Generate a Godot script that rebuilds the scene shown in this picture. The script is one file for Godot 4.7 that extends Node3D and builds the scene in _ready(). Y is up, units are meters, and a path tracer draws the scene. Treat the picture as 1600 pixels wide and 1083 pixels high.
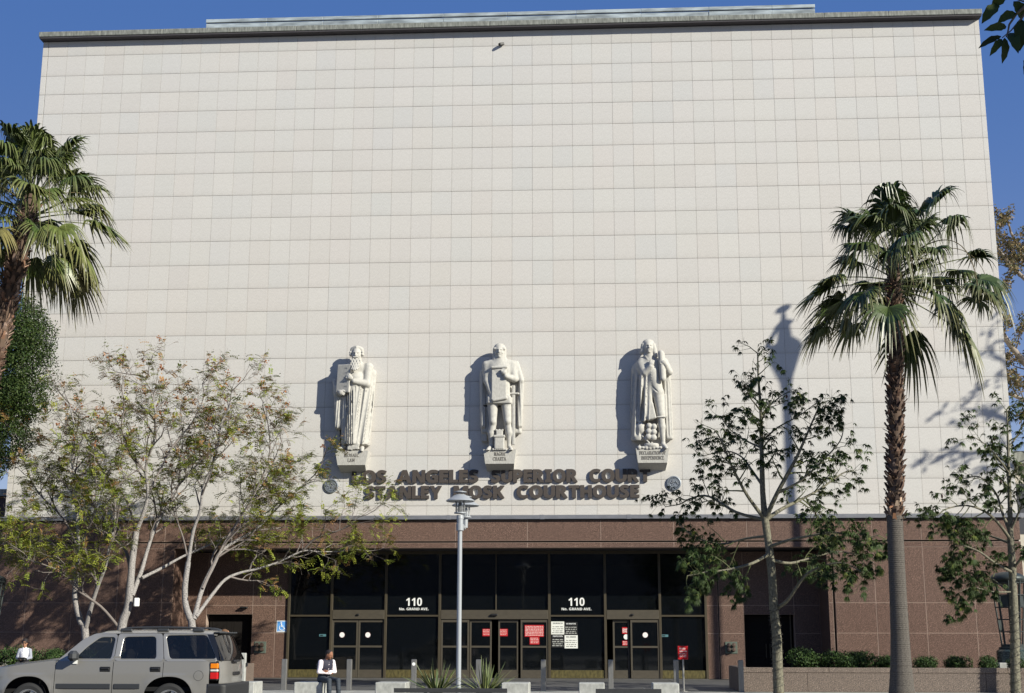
extends Node3D

const TILE := 0.9144
const COURSES := [28.5, 27.5, 26.57, 25.6, 24.57, 23.54, 22.53, 21.46, 20.37, 19.28, 18.16, 17.05, 15.98, 14.9, 13.82, 12.69, 11.61, 10.52, 9.44, 8.35, 7.27]
const WALL_L := -22.22
const WALL_R := 21.25
const WALL_T := 29.24
const WALL_B := 6.85
const GLASS_Z := -2.1
const SUN_DIR := Vector3(1.49, 0.886, 1.0)

var rng := RandomNumberGenerator.new()
var M := {}


# ---------------------------------------------------------------- mesh builder
class MB:
	var v := PackedVector3Array()
	var n := PackedVector3Array()
	var uv := PackedVector2Array()
	var c := PackedColorArray()
	var ix := PackedInt32Array()
	var col := Color(1, 1, 1)
	var use_uv := false
	var use_c := false

	func add(p: Vector3, nn := Vector3.ZERO, t := Vector2.ZERO) -> int:
		v.push_back(p)
		n.push_back(nn)
		uv.push_back(t)
		c.push_back(col)
		return v.size() - 1

	func t3(a: int, b: int, d: int) -> void:
		ix.push_back(a)
		ix.push_back(b)
		ix.push_back(d)

	func tri(a: Vector3, b: Vector3, d: Vector3) -> void:
		var nn := (b - a).cross(d - a).normalized()
		t3(add(a, nn), add(b, nn), add(d, nn))

	func quad(a: Vector3, b: Vector3, d: Vector3, e: Vector3) -> void:  # counter-clockwise from outside
		var nn := (d - a).cross(e - b).normalized()
		var i := add(a, nn, Vector2(0, 0))
		add(b, nn, Vector2(1, 0))
		add(d, nn, Vector2(1, 1))
		add(e, nn, Vector2(0, 1))
		t3(i, i + 1, i + 2)
		t3(i, i + 2, i + 3)

	func box(lo: Vector3, hi: Vector3, b := 0.0, xf := Transform3D()) -> void:
		var ce := (lo + hi) * 0.5
		var h := (hi - lo) * 0.5
		b = minf(b, minf(h.x, minf(h.y, h.z)) * 0.95)
		var ax := [Vector3(1, 0, 0), Vector3(0, 1, 0), Vector3(0, 0, 1)]
		for k in 3:
			for s in [-1.0, 1.0]:
				var w: Vector3 = ax[k] * s
				var u: Vector3 = ax[(k + 1) % 3]
				var t: Vector3 = u.cross(w) * -1.0
				var hu: float = h[(k + 1) % 3] - b
				var tt := t.abs()
				var ht := tt.dot(h) - b
				var o: Vector3 = ce + w * h[k]
				_q(xf, o - u * hu - t * ht, o + u * hu - t * ht, o + u * hu + t * ht, o - u * hu + t * ht)
		if b <= 0.0:
			return
		for k in 3:
			var k1 := (k + 1) % 3
			var k2 := (k + 2) % 3
			for s in [-1.0, 1.0]:
				for r in [-1.0, 1.0]:
					var e: Vector3 = ax[k] * (h[k] - b)
					var p: Vector3 = ce + ax[k1] * s * h[k1] + ax[k2] * r * (h[k2] - b)
					var q: Vector3 = ce + ax[k1] * s * (h[k1] - b) + ax[k2] * r * h[k2]
					var out: Vector3 = ax[k1] * s + ax[k2] * r
					if (2.0 * e).cross(q - p).dot(out) > 0.0:
						_q(xf, p - e, p + e, q + e, q - e)
					else:
						_q(xf, p + e, p - e, q - e, q + e)
		for sx in [-1.0, 1.0]:
			for sy in [-1.0, 1.0]:
				for sz in [-1.0, 1.0]:
					var s := Vector3(sx, sy, sz)
					var p := ce + s * (h - Vector3(0, b, b))
					var q := ce + s * (h - Vector3(b, 0, b))
					var r := ce + s * (h - Vector3(b, b, 0))
					if (q - p).cross(r - p).dot(s) > 0.0:
						tri(xf * p, xf * q, xf * r)
					else:
						tri(xf * p, xf * r, xf * q)

	func _q(xf: Transform3D, a: Vector3, b: Vector3, d: Vector3, e: Vector3) -> void:
		quad(xf * a, xf * b, xf * d, xf * e)

	# the front of a slab facing +z, with a chamfer and sides running back
	func slab(lo: Vector2, hi: Vector2, z: float, back: float, b: float) -> void:
		var p := [Vector3(lo.x + b, lo.y + b, z), Vector3(hi.x - b, lo.y + b, z), Vector3(hi.x - b, hi.y - b, z), Vector3(lo.x + b, hi.y - b, z)]
		var q := [Vector3(lo.x, lo.y, z - b), Vector3(hi.x, lo.y, z - b), Vector3(hi.x, hi.y, z - b), Vector3(lo.x, hi.y, z - b)]
		quad(p[0], p[1], p[2], p[3])
		for k in 4:
			var l := (k + 1) % 4
			quad(q[k], q[l], p[l], p[k])
			quad(q[k] + Vector3(0, 0, -back), q[l] + Vector3(0, 0, -back), q[l], q[k])

	func tube(pts: PackedVector3Array, rad: PackedFloat32Array, sides := 8, caps := true, bump := 0.0) -> void:
		var m := pts.size()
		if m < 2:
			return
		var t := (pts[1] - pts[0]).normalized()
		var u := t.cross(Vector3(0.13, 0.31, 0.94)).normalized()
		if u.length() < 0.5:
			u = t.cross(Vector3(1, 0, 0)).normalized()
		var base := v.size()
		var run := 0.0
		for i in m:
			var a := pts[maxi(i - 1, 0)]
			var b := pts[mini(i + 1, m - 1)]
			t = (b - a).normalized()
			u = (u - t * u.dot(t)).normalized()
			var w := t.cross(u)
			if i > 0:
				run += pts[i].distance_to(pts[i - 1])
			for k in sides:
				var an := TAU * k / sides
				var d := u * cos(an) + w * sin(an)
				var rr := rad[i]
				if bump > 0.0:
					rr *= 1.0 + bump * sin(run * 9.0 + an * 3.0) * sin(run * 4.3 + k * 1.7)
				add(pts[i] + d * rr, d, Vector2(float(k) / sides, run))
		for i in m - 1:
			for k in sides:
				var k2 := (k + 1) % sides
				var a := base + i * sides + k
				var b := base + i * sides + k2
				t3(a, b, b + sides)
				t3(a, b + sides, a + sides)
		if caps:
			for e in 2:
				var i := 0 if e == 0 else m - 1
				var d: Vector3 = (pts[0] - pts[1]).normalized() if e == 0 else (pts[m - 1] - pts[m - 2]).normalized()
				var ci := add(pts[i], d)
				var f := v.size()
				for k in sides:
					add(v[base + i * sides + k], d)
				for k in sides:
					t3(ci, f + k, f + (k + 1) % sides)

	# prof: (radius, height) pairs from the bottom up, turned about the y axis through o
	func lathe(prof: PackedVector2Array, o: Vector3, sides := 24, sharp := true, squash := 1.0) -> void:
		for i in prof.size() - 1:
			var a := prof[i]
			var b := prof[i + 1]
			var nr := Vector2(b.y - a.y, a.x - b.x).normalized()
			var base := v.size()
			for k in sides + 1:
				var an := TAU * k / sides
				var d := Vector3(cos(an), 0, sin(an) * squash)
				var nn := Vector3(cos(an) * nr.x, nr.y, sin(an) * nr.x).normalized()
				add(o + d * a.x + Vector3(0, a.y, 0), nn, Vector2(float(k) / sides, a.y))
				add(o + d * b.x + Vector3(0, b.y, 0), nn, Vector2(float(k) / sides, b.y))
			for k in sides:
				var j := base + k * 2
				t3(j, j + 1, j + 3)
				t3(j, j + 3, j + 2)

	func disc(o: Vector3, nrm: Vector3, r: float, sides := 20) -> void:
		var u := nrm.cross(Vector3(0.3, 0.8, 0.52)).normalized()
		var w := nrm.cross(u)
		var ci := add(o, nrm)
		for k in sides:
			var an := TAU * k / sides
			add(o + (u * cos(an) + w * sin(an)) * r, nrm)
		for k in sides:
			t3(ci, ci + 1 + k, ci + 1 + (k + 1) % sides)

	# rows of points joined into a smooth surface; normals come from the faces
	func grid(rows: Array, flip := false) -> void:
		var base := v.size()
		var w: int = rows[0].size()
		var h := rows.size()
		for j in h:
			for i in w:
				var a: Vector3 = rows[j][mini(i + 1, w - 1)] - rows[j][maxi(i - 1, 0)]
				var b: Vector3 = rows[mini(j + 1, h - 1)][i] - rows[maxi(j - 1, 0)][i]
				var nn := a.cross(b).normalized()
				add(rows[j][i], -nn if flip else nn, Vector2(float(i) / maxi(w - 1, 1), float(j) / maxi(h - 1, 1)))
		for j in h - 1:
			for i in w - 1:
				var a := base + j * w + i
				t3(a, a + 1, a + w + 1)
				t3(a, a + w + 1, a + w)

	func ball(o: Vector3, r: Vector3, seg := 12) -> void:
		var rows := []
		for j in seg + 1:
			var th := PI * j / seg
			var row := PackedVector3Array()
			for i in seg * 2 + 1:
				var ph := PI * i / seg
				row.push_back(Vector3(sin(th) * cos(ph), cos(th), sin(th) * sin(ph)))
			rows.push_back(row)
		var base := v.size()
		var w := seg * 2 + 1
		for row in rows:
			for p in row:
				add(o + p * r, (p / r).normalized())
		for j in seg:
			for i in w - 1:
				var a := base + j * w + i
				t3(a, a + 1, a + w + 1)
				t3(a, a + w + 1, a + w)

	func mesh(mat: Material = null) -> ArrayMesh:
		for i in range(0, ix.size(), 3):
			var a := ix[i]
			var b := ix[i + 1]
			var d := ix[i + 2]
			var g := (v[b] - v[a]).cross(v[d] - v[a])
			if g.dot(n[a] + n[b] + n[d]) > 0.0:
				ix[i + 1] = d
				ix[i + 2] = b
		var arr := []
		arr.resize(Mesh.ARRAY_MAX)
		arr[Mesh.ARRAY_VERTEX] = v
		arr[Mesh.ARRAY_NORMAL] = n
		if use_uv:
			arr[Mesh.ARRAY_TEX_UV] = uv
		if use_c:
			arr[Mesh.ARRAY_COLOR] = c
		arr[Mesh.ARRAY_INDEX] = ix
		var me := ArrayMesh.new()
		me.add_surface_from_arrays(Mesh.PRIMITIVE_TRIANGLES, arr)
		if mat:
			me.surface_set_material(0, mat)
		return me


# ---------------------------------------------------------------- a carved body: distances on a grid, meshed as surface nets
class Carve:
	var o: Vector3
	var h: float
	var nx: int
	var ny: int
	var nz: int
	var f := PackedFloat32Array()
	var id := PackedByteArray()

	func _init(lo: Vector3, hi: Vector3, cell: float) -> void:
		o = lo
		h = cell
		nx = int(ceil((hi.x - lo.x) / cell)) + 1
		ny = int(ceil((hi.y - lo.y) / cell)) + 1
		nz = int(ceil((hi.z - lo.z) / cell)) + 1
		f.resize(nx * ny * nz)
		f.fill(1.0)
		id.resize(nx * ny * nz)

	# kind 0: tapered capsule a-b, radii r.x, r.y; 1: ellipsoid at a with radii b; 2: rounded box at a with half sizes b, round r.x. xf turns 1 and 2.
	func put(kind: int, a: Vector3, b: Vector3, r: Vector2, k: float, mat := 0, cut := false, turn := Basis()) -> void:
		var lo: Vector3
		var hi: Vector3
		var pad := k + h * 2.5
		if kind == 0:
			var m := maxf(r.x, r.y)
			lo = a.min(b) - Vector3(m, m, m)
			hi = a.max(b) + Vector3(m, m, m)
		else:
			var e := (turn.x * b.x).abs() + (turn.y * b.y).abs() + (turn.z * b.z).abs()
			lo = a - e
			hi = a + e
		lo -= Vector3(pad, pad, pad)
		hi += Vector3(pad, pad, pad)
		var i0 := clampi(int((lo.x - o.x) / h), 0, nx - 1)
		var i1 := clampi(int((hi.x - o.x) / h) + 1, 0, nx - 1)
		var j0 := clampi(int((lo.y - o.y) / h), 0, ny - 1)
		var j1 := clampi(int((hi.y - o.y) / h) + 1, 0, ny - 1)
		var k0 := clampi(int((lo.z - o.z) / h), 0, nz - 1)
		var k1 := clampi(int((hi.z - o.z) / h) + 1, 0, nz - 1)
		var ba := b - a
		var l2 := maxf(ba.length_squared(), 1e-9)
		var inv := turn.transposed()
		var mn := minf(b.x, minf(b.y, b.z))
		var hb := b - Vector3(r.x, r.x, r.x)
		for kk in range(k0, k1 + 1):
			for jj in range(j0, j1 + 1):
				var at := (kk * ny + jj) * nx + i0
				var p := Vector3(o.x + i0 * h, o.y + jj * h, o.z + kk * h)
				for ii in range(i0, i1 + 1):
					var d: float
					if kind == 0:
						var t := clampf((p - a).dot(ba) / l2, 0.0, 1.0)
						d = p.distance_to(a + ba * t) - lerpf(r.x, r.y, t)
					elif kind == 1:
						var q := inv * (p - a)
						var e0 := (q / b).length()
						var e1 := (q / (b * b)).length()
						d = e0 * (e0 - 1.0) / e1 if e1 > 1e-6 else -mn
					else:
						var q := (inv * (p - a)).abs() - hb
						d = q.max(Vector3.ZERO).length() + minf(maxf(q.x, maxf(q.y, q.z)), 0.0) - r.x
					var g := f[at]
					if cut:
						d = -d
						if d > g:
							id[at] = mat
						var u := maxf(k - absf(d - g), 0.0)
						f[at] = maxf(d, g) + (u * u * 0.25 / k if k > 0.0 else 0.0)
					else:
						if d < g:
							id[at] = mat
						var u := maxf(k - absf(d - g), 0.0)
						f[at] = minf(d, g) - (u * u * 0.25 / k if k > 0.0 else 0.0)
					at += 1
					p.x += h

	# folds of cloth: pushes the surface in and out inside a box, by a wave across it
	func fold(lo: Vector3, hi: Vector3, across: Vector3, waves: float, amp: float, phase := 0.0) -> void:
		for kk in range(clampi(int((lo.z - o.z) / h), 0, nz - 1), clampi(int((hi.z - o.z) / h), 0, nz - 1) + 1):
			for jj in range(clampi(int((lo.y - o.y) / h), 0, ny - 1), clampi(int((hi.y - o.y) / h), 0, ny - 1) + 1):
				for ii in range(clampi(int((lo.x - o.x) / h), 0, nx - 1), clampi(int((hi.x - o.x) / h), 0, nx - 1) + 1):
					var at := (kk * ny + jj) * nx + ii
					if absf(f[at]) < h * 4.0:
						var p := o + Vector3(ii, jj, kk) * h
						var e := minf(minf(p.x - lo.x, hi.x - p.x), minf(p.y - lo.y, hi.y - p.y))
						var s := sin(p.dot(across) * waves + phase)
						f[at] += amp * (absf(s) * 1.6 - 0.8) * clampf(e / 0.12, 0.0, 1.0)

	func grad(p: Vector3) -> Vector3:
		return Vector3(at3(p + Vector3(h, 0, 0)) - at3(p - Vector3(h, 0, 0)), at3(p + Vector3(0, h, 0)) - at3(p - Vector3(0, h, 0)), at3(p + Vector3(0, 0, h)) - at3(p - Vector3(0, 0, h))).normalized()

	func at3(p: Vector3) -> float:
		var q := (p - o) / h
		var i := clampi(int(q.x), 0, nx - 2)
		var j := clampi(int(q.y), 0, ny - 2)
		var k := clampi(int(q.z), 0, nz - 2)
		var x := q.x - i
		var y := q.y - j
		var z := q.z - k
		var a := (k * ny + j) * nx + i
		var b := a + nx * ny
		return lerpf(lerpf(lerpf(f[a], f[a + 1], x), lerpf(f[a + nx], f[a + nx + 1], x), y), lerpf(lerpf(f[b], f[b + 1], x), lerpf(f[b + nx], f[b + nx + 1], x), y), z)

	func net(mb: MB, xf: Transform3D, palette: Array = []) -> void:
		var sl := nx * ny
		var where := {}
		var corner := [0, 1, nx, nx + 1, sl, sl + 1, sl + nx, sl + nx + 1]
		var off := [Vector3(0, 0, 0), Vector3(1, 0, 0), Vector3(0, 1, 0), Vector3(1, 1, 0), Vector3(0, 0, 1), Vector3(1, 0, 1), Vector3(0, 1, 1), Vector3(1, 1, 1)]
		var edges := [[0, 1], [2, 3], [4, 5], [6, 7], [0, 2], [1, 3], [4, 6], [5, 7], [0, 4], [1, 5], [2, 6], [3, 7]]
		var lim := h * 1.9
		for k in nz - 1:
			for j in ny - 1:
				var a := (k * ny + j) * nx - 1
				for i in nx - 1:
					a += 1
					if absf(f[a]) > lim:
						continue
					var neg := 0
					for c in corner:
						if f[a + c] < 0.0:
							neg += 1
					if neg == 0 or neg == 8:
						continue
					var s := Vector3.ZERO
					var m := 0
					for e in edges:
						var fa := f[a + corner[e[0]]]
						var fb := f[a + corner[e[1]]]
						if (fa < 0.0) != (fb < 0.0):
							s += (off[e[0]] as Vector3).lerp(off[e[1]], fa / (fa - fb))
							m += 1
					var p := o + (Vector3(i, j, k) + s / m) * h
					if palette.size():
						var best := 0
						for c in 8:
							if f[a + corner[c]] < f[a + corner[best]]:
								best = c
						mb.col = palette[id[a + corner[best]]]
					where[a] = mb.add(xf * p, (xf.basis * grad(p)).normalized())
		for a in where:
			var i: int = a % nx
			var j: int = (a / nx) % ny
			var k: int = a / sl
			for ax in 3:
				var st: int = [1, nx, sl][ax]
				if (f[a] < 0.0) == (f[a + st] < 0.0):
					continue
				var s1: int = [nx, sl, 1][ax]
				var s2: int = [sl, 1, nx][ax]
				if where.has(a - s1) and where.has(a - s2) and where.has(a - s1 - s2):
					mb.t3(where[a], where[a - s1], where[a - s1 - s2])
					mb.t3(where[a], where[a - s1 - s2], where[a - s2])
		mb.col = Color(1, 1, 1)


# ---------------------------------------------------------------- scene helpers
func numbered(called: String) -> String:
	if not has_node(NodePath(called)):
		return called
	var k := 1
	while has_node(NodePath("%s_%03d" % [called, k])):
		k += 1
	return "%s_%03d" % [called, k]


func tag(o: Node3D, label: String, category: String, group := "") -> Node3D:
	o.set_meta("label", label)
	o.set_meta("category", category)
	if group:
		o.set_meta("group", group)
	return o


func thing(called: String, label: String, category: String, at := Vector3.ZERO, turn := 0.0, group := "") -> Node3D:
	var o := Node3D.new()
	o.name = numbered(called)
	add_child(o)
	o.position = at
	o.rotation.y = turn
	return tag(o, label, category, group)


func part(parent: Node3D, called: String, mesh: Mesh, mat: Material = null, at := Vector3.ZERO) -> MeshInstance3D:
	var o := MeshInstance3D.new()
	o.name = called
	o.mesh = mesh
	if mat:
		o.material_override = mat
	o.position = at
	parent.add_child(o, true)
	return o


func struct(called: String, mesh: Mesh, mat: Material = null) -> MeshInstance3D:
	var o := part(self, numbered(called), mesh, mat)
	o.set_meta("kind", "structure")
	return o


func dup(src: Node3D, label: String, at: Vector3, turn := 0.0) -> Node3D:
	var o: Node3D = src.duplicate()
	o.name = numbered(String(src.name).rstrip("0123456789").rstrip("_"))
	add_child(o)
	o.position = at
	o.rotation.y = turn
	o.set_meta("label", label)
	return o


func boxm(lo: Vector3, hi: Vector3, b := 0.0) -> ArrayMesh:
	var mb := MB.new()
	mb.box(lo, hi, b)
	return mb.mesh()


func rnd(a: float, b: float) -> float:
	return rng.randf_range(a, b)


func lin(r: float, g: float, b: float, a := 1.0) -> Color:
	var c := Color(r, g, b).linear_to_srgb()
	c.a = a
	return c


func mat(r: float, g: float, b: float, rough := 0.7, metal := 0.0) -> StandardMaterial3D:
	var m := StandardMaterial3D.new()
	m.albedo_color = lin(r, g, b)
	m.roughness = rough
	m.metallic = metal
	return m


func noise_tex(freq: float, lo: float, hi: float, octaves := 4, kind := FastNoiseLite.TYPE_SIMPLEX_SMOOTH, size := 512, seeded := 1, mid := -1.0) -> NoiseTexture2D:
	var fn := FastNoiseLite.new()
	fn.noise_type = kind
	fn.frequency = freq
	fn.fractal_octaves = octaves
	fn.seed = seeded
	var t := NoiseTexture2D.new()
	t.width = size
	t.height = size
	t.seamless = true
	t.noise = fn
	var g := Gradient.new()
	g.set_color(0, Color(lo, lo, lo))
	g.set_color(1, Color(hi, hi, hi))
	if mid >= 0.0:
		g.add_point(0.5, Color(mid, mid, mid))
	t.color_ramp = g
	return t


func tex(m: StandardMaterial3D, t: Texture2D, scale: Vector3) -> StandardMaterial3D:
	m.albedo_texture = t
	m.uv1_triplanar = true
	m.uv1_world_triplanar = true
	m.uv1_scale = scale
	return m


func bumpy(m: StandardMaterial3D, t: Texture2D, cm: float) -> StandardMaterial3D:
	m.heightmap_enabled = true
	m.heightmap_texture = t
	m.heightmap_scale = cm
	return m


func detail(m: StandardMaterial3D, t: Texture2D, scale: Vector3) -> StandardMaterial3D:
	m.detail_enabled = true
	m.detail_albedo = t
	m.detail_blend_mode = BaseMaterial3D.BLEND_MODE_MUL
	m.detail_uv_layer = BaseMaterial3D.DETAIL_UV_2
	m.uv2_triplanar = true
	m.uv2_world_triplanar = true
	m.uv2_scale = scale
	return m


func glass(r: float, g: float, b: float, alpha: float) -> StandardMaterial3D:
	var m := StandardMaterial3D.new()
	m.albedo_color = lin(r, g, b, alpha)
	m.transparency = BaseMaterial3D.TRANSPARENCY_ALPHA
	m.roughness = 0.04
	return m


func smooth_path(pts: Array, per := 4) -> PackedVector3Array:
	var out := PackedVector3Array()
	var n := pts.size()
	for i in n - 1:
		var a: Vector3 = pts[maxi(i - 1, 0)]
		var b: Vector3 = pts[i]
		var c: Vector3 = pts[i + 1]
		var d: Vector3 = pts[mini(i + 2, n - 1)]
		for k in per:
			out.push_back(b.cubic_interpolate(c, a, d, float(k) / per))
	out.push_back(pts[n - 1])
	return out
const LIMBS_A := [
	[0.2, 0.11, [Vector3(-15.63, -0.14, 6.50), Vector3(-15.83, 1.98, 6.50), Vector3(-16.02, 2.29, 6.50), Vector3(-16.32, 3.10, 6.40), Vector3(-16.40, 4.03, 6.30), Vector3(-16.35, 4.71, 6.30)]],
	[0.1, 0.03, [Vector3(-16.35, 4.71, 6.30), Vector3(-16.35, 5.48, 6.50), Vector3(-16.39, 6.32, 6.70), Vector3(-16.50, 7.42, 6.80), Vector3(-16.67, 8.52, 6.90), Vector3(-16.57, 9.62, 7.10), Vector3(-16.81, 10.61, 7.20)]],
	[0.13, 0.04, [Vector3(-15.83, 1.98, 6.50), Vector3(-15.55, 2.81, 6.80), Vector3(-15.28, 3.56, 7.00), Vector3(-14.91, 4.36, 7.30), Vector3(-14.72, 5.16, 7.50), Vector3(-14.51, 6.10, 7.70), Vector3(-14.52, 7.08, 8.00)]],
	[0.07, 0.02, [Vector3(-16.40, 4.03, 6.30), Vector3(-17.14, 4.83, 5.90), Vector3(-17.80, 5.36, 5.50), Vector3(-18.51, 5.63, 5.20), Vector3(-19.48, 5.48, 4.90), Vector3(-20.12, 4.91, 4.70)]],
	[0.06, 0.02, [Vector3(-16.43, 5.12, 6.30), Vector3(-17.02, 6.01, 6.00), Vector3(-17.67, 6.64, 5.70), Vector3(-18.56, 7.34, 5.30), Vector3(-19.18, 8.26, 5.10), Vector3(-19.64, 9.45, 5.00)]],
	[0.06, 0.02, [Vector3(-16.27, 4.70, 6.50), Vector3(-15.91, 5.49, 7.00), Vector3(-15.43, 6.22, 7.50), Vector3(-15.26, 7.29, 7.90), Vector3(-15.26, 8.40, 8.30)]],
	[0.05, 0.02, [Vector3(-17.14, 4.83, 5.90), Vector3(-17.71, 5.05, 6.30), Vector3(-18.29, 4.93, 6.70), Vector3(-19.03, 5.21, 6.90)]],
]
const LIMBS_B := [
	[0.24, 0.15, [Vector3(-14.32, -0.20, 6.50), Vector3(-14.42, 2.03, 6.50), Vector3(-14.23, 2.86, 6.50), Vector3(-14.19, 3.87, 6.50), Vector3(-14.20, 4.70, 6.40), Vector3(-14.15, 5.73, 6.30)]],
	[0.12, 0.03, [Vector3(-14.15, 5.73, 6.30), Vector3(-13.88, 6.41, 6.40), Vector3(-13.72, 7.14, 6.50), Vector3(-13.79, 8.16, 6.70), Vector3(-13.48, 9.13, 6.90), Vector3(-13.43, 10.11, 7.00), Vector3(-13.66, 11.11, 7.10), Vector3(-13.99, 11.65, 7.20)]],
	[0.13, 0.03, [Vector3(-14.10, 3.27, 6.50), Vector3(-13.96, 4.23, 6.00), Vector3(-13.90, 4.93, 5.70), Vector3(-13.70, 6.00, 5.40), Vector3(-13.39, 6.84, 5.00), Vector3(-13.02, 7.76, 4.70), Vector3(-12.17, 8.83, 4.40), Vector3(-11.42, 9.51, 4.20)]],
	[0.09, 0.02, [Vector3(-13.82, 3.95, 6.30), Vector3(-13.28, 4.34, 5.70), Vector3(-12.66, 4.82, 5.10), Vector3(-11.83, 5.28, 4.60), Vector3(-10.93, 5.81, 4.20), Vector3(-10.04, 6.39, 3.90), Vector3(-9.12, 7.16, 3.70)]],
	[0.08, 0.02, [Vector3(-14.57, 2.12, 6.50), Vector3(-15.07, 2.85, 7.10), Vector3(-15.87, 3.51, 7.70), Vector3(-16.14, 4.02, 8.00), Vector3(-16.72, 4.29, 8.30), Vector3(-17.38, 4.53, 8.50)]],
	[0.1, 0.03, [Vector3(-14.22, 4.25, 6.50), Vector3(-14.67, 5.02, 5.90), Vector3(-15.34, 5.61, 5.40), Vector3(-15.91, 6.22, 5.00), Vector3(-16.40, 6.75, 4.70), Vector3(-17.02, 7.22, 4.40), Vector3(-17.54, 8.23, 4.20)]],
	[0.08, 0.02, [Vector3(-14.17, 5.58, 6.30), Vector3(-14.60, 6.52, 5.80), Vector3(-15.12, 7.35, 5.50), Vector3(-16.06, 8.23, 5.20), Vector3(-16.72, 9.17, 5.00), Vector3(-17.24, 10.36, 4.90)]],
	[0.06, 0.02, [Vector3(-13.72, 7.14, 6.50), Vector3(-13.49, 8.13, 5.90), Vector3(-13.24, 9.09, 5.40), Vector3(-12.59, 10.18, 5.00), Vector3(-12.23, 11.20, 4.80), Vector3(-12.37, 11.82, 4.60)]],
	[0.06, 0.02, [Vector3(-13.81, 7.92, 6.60), Vector3(-14.17, 8.69, 7.40), Vector3(-14.38, 9.46, 8.00), Vector3(-14.23, 10.27, 8.30), Vector3(-14.31, 10.97, 8.50)]],
	[0.05, 0.015, [Vector3(-14.67, 5.02, 5.90), Vector3(-15.36, 5.68, 6.30), Vector3(-16.31, 6.00, 6.70), Vector3(-17.14, 6.22, 7.00), Vector3(-17.93, 6.10, 7.30)]],
]
const LIMBS_C := [
	[0.2, 0.13, [Vector3(-11.55, -0.12, 6.50), Vector3(-11.71, 2.08, 6.50), Vector3(-11.83, 2.46, 6.50), Vector3(-12.01, 2.93, 6.50), Vector3(-12.07, 3.67, 6.50), Vector3(-11.99, 4.54, 6.50)]],
	[0.1, 0.025, [Vector3(-11.99, 4.54, 6.50), Vector3(-11.83, 5.70, 6.60), Vector3(-11.54, 6.49, 6.80), Vector3(-11.40, 7.37, 7.00), Vector3(-10.91, 8.52, 7.20), Vector3(-10.76, 9.67, 7.30), Vector3(-10.45, 10.39, 7.40), Vector3(-10.35, 10.95, 7.50)]],
	[0.13, 0.03, [Vector3(-11.66, 2.39, 6.50), Vector3(-11.54, 3.55, 6.00), Vector3(-11.27, 4.44, 5.60), Vector3(-11.08, 5.00, 5.30), Vector3(-10.52, 5.50, 4.90), Vector3(-9.88, 5.96, 4.50), Vector3(-9.20, 6.77, 4.20), Vector3(-8.57, 7.44, 3.90), Vector3(-7.80, 8.19, 3.70)]],
	[0.1, 0.02, [Vector3(-11.59, 2.48, 6.50), Vector3(-11.26, 3.29, 5.70), Vector3(-10.91, 3.93, 5.10), Vector3(-10.41, 4.22, 4.70), Vector3(-9.83, 4.38, 4.40), Vector3(-9.06, 4.68, 4.00), Vector3(-8.19, 5.12, 3.70), Vector3(-7.66, 5.11, 3.50), Vector3(-6.80, 5.13, 3.20), Vector3(-6.26, 5.24, 3.00)]],
	[0.06, 0.02, [Vector3(-8.19, 5.12, 3.70), Vector3(-7.67, 5.59, 3.90), Vector3(-6.91, 5.83, 4.10), Vector3(-6.26, 6.07, 4.20), Vector3(-5.86, 6.42, 4.30)]],
	[0.07, 0.02, [Vector3(-11.25, 3.51, 7.00), Vector3(-11.14, 4.26, 6.30), Vector3(-10.86, 5.27, 5.70), Vector3(-10.26, 6.55, 5.30), Vector3(-9.59, 7.72, 4.90), Vector3(-9.22, 8.77, 4.70), Vector3(-9.03, 9.45, 4.50)]],
	[0.06, 0.02, [Vector3(-11.08, 5.00, 5.30), Vector3(-10.34, 6.14, 5.70), Vector3(-9.66, 7.22, 6.00), Vector3(-9.11, 8.57, 6.20), Vector3(-9.13, 9.64, 6.30), Vector3(-9.29, 10.30, 6.40)]],
	[0.05, 0.015, [Vector3(-11.99, 4.54, 6.50), Vector3(-12.49, 5.52, 5.70), Vector3(-13.06, 6.57, 5.20), Vector3(-13.35, 7.75, 4.80), Vector3(-13.08, 9.21, 4.50), Vector3(-13.31, 10.82, 4.30)]],
]
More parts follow.
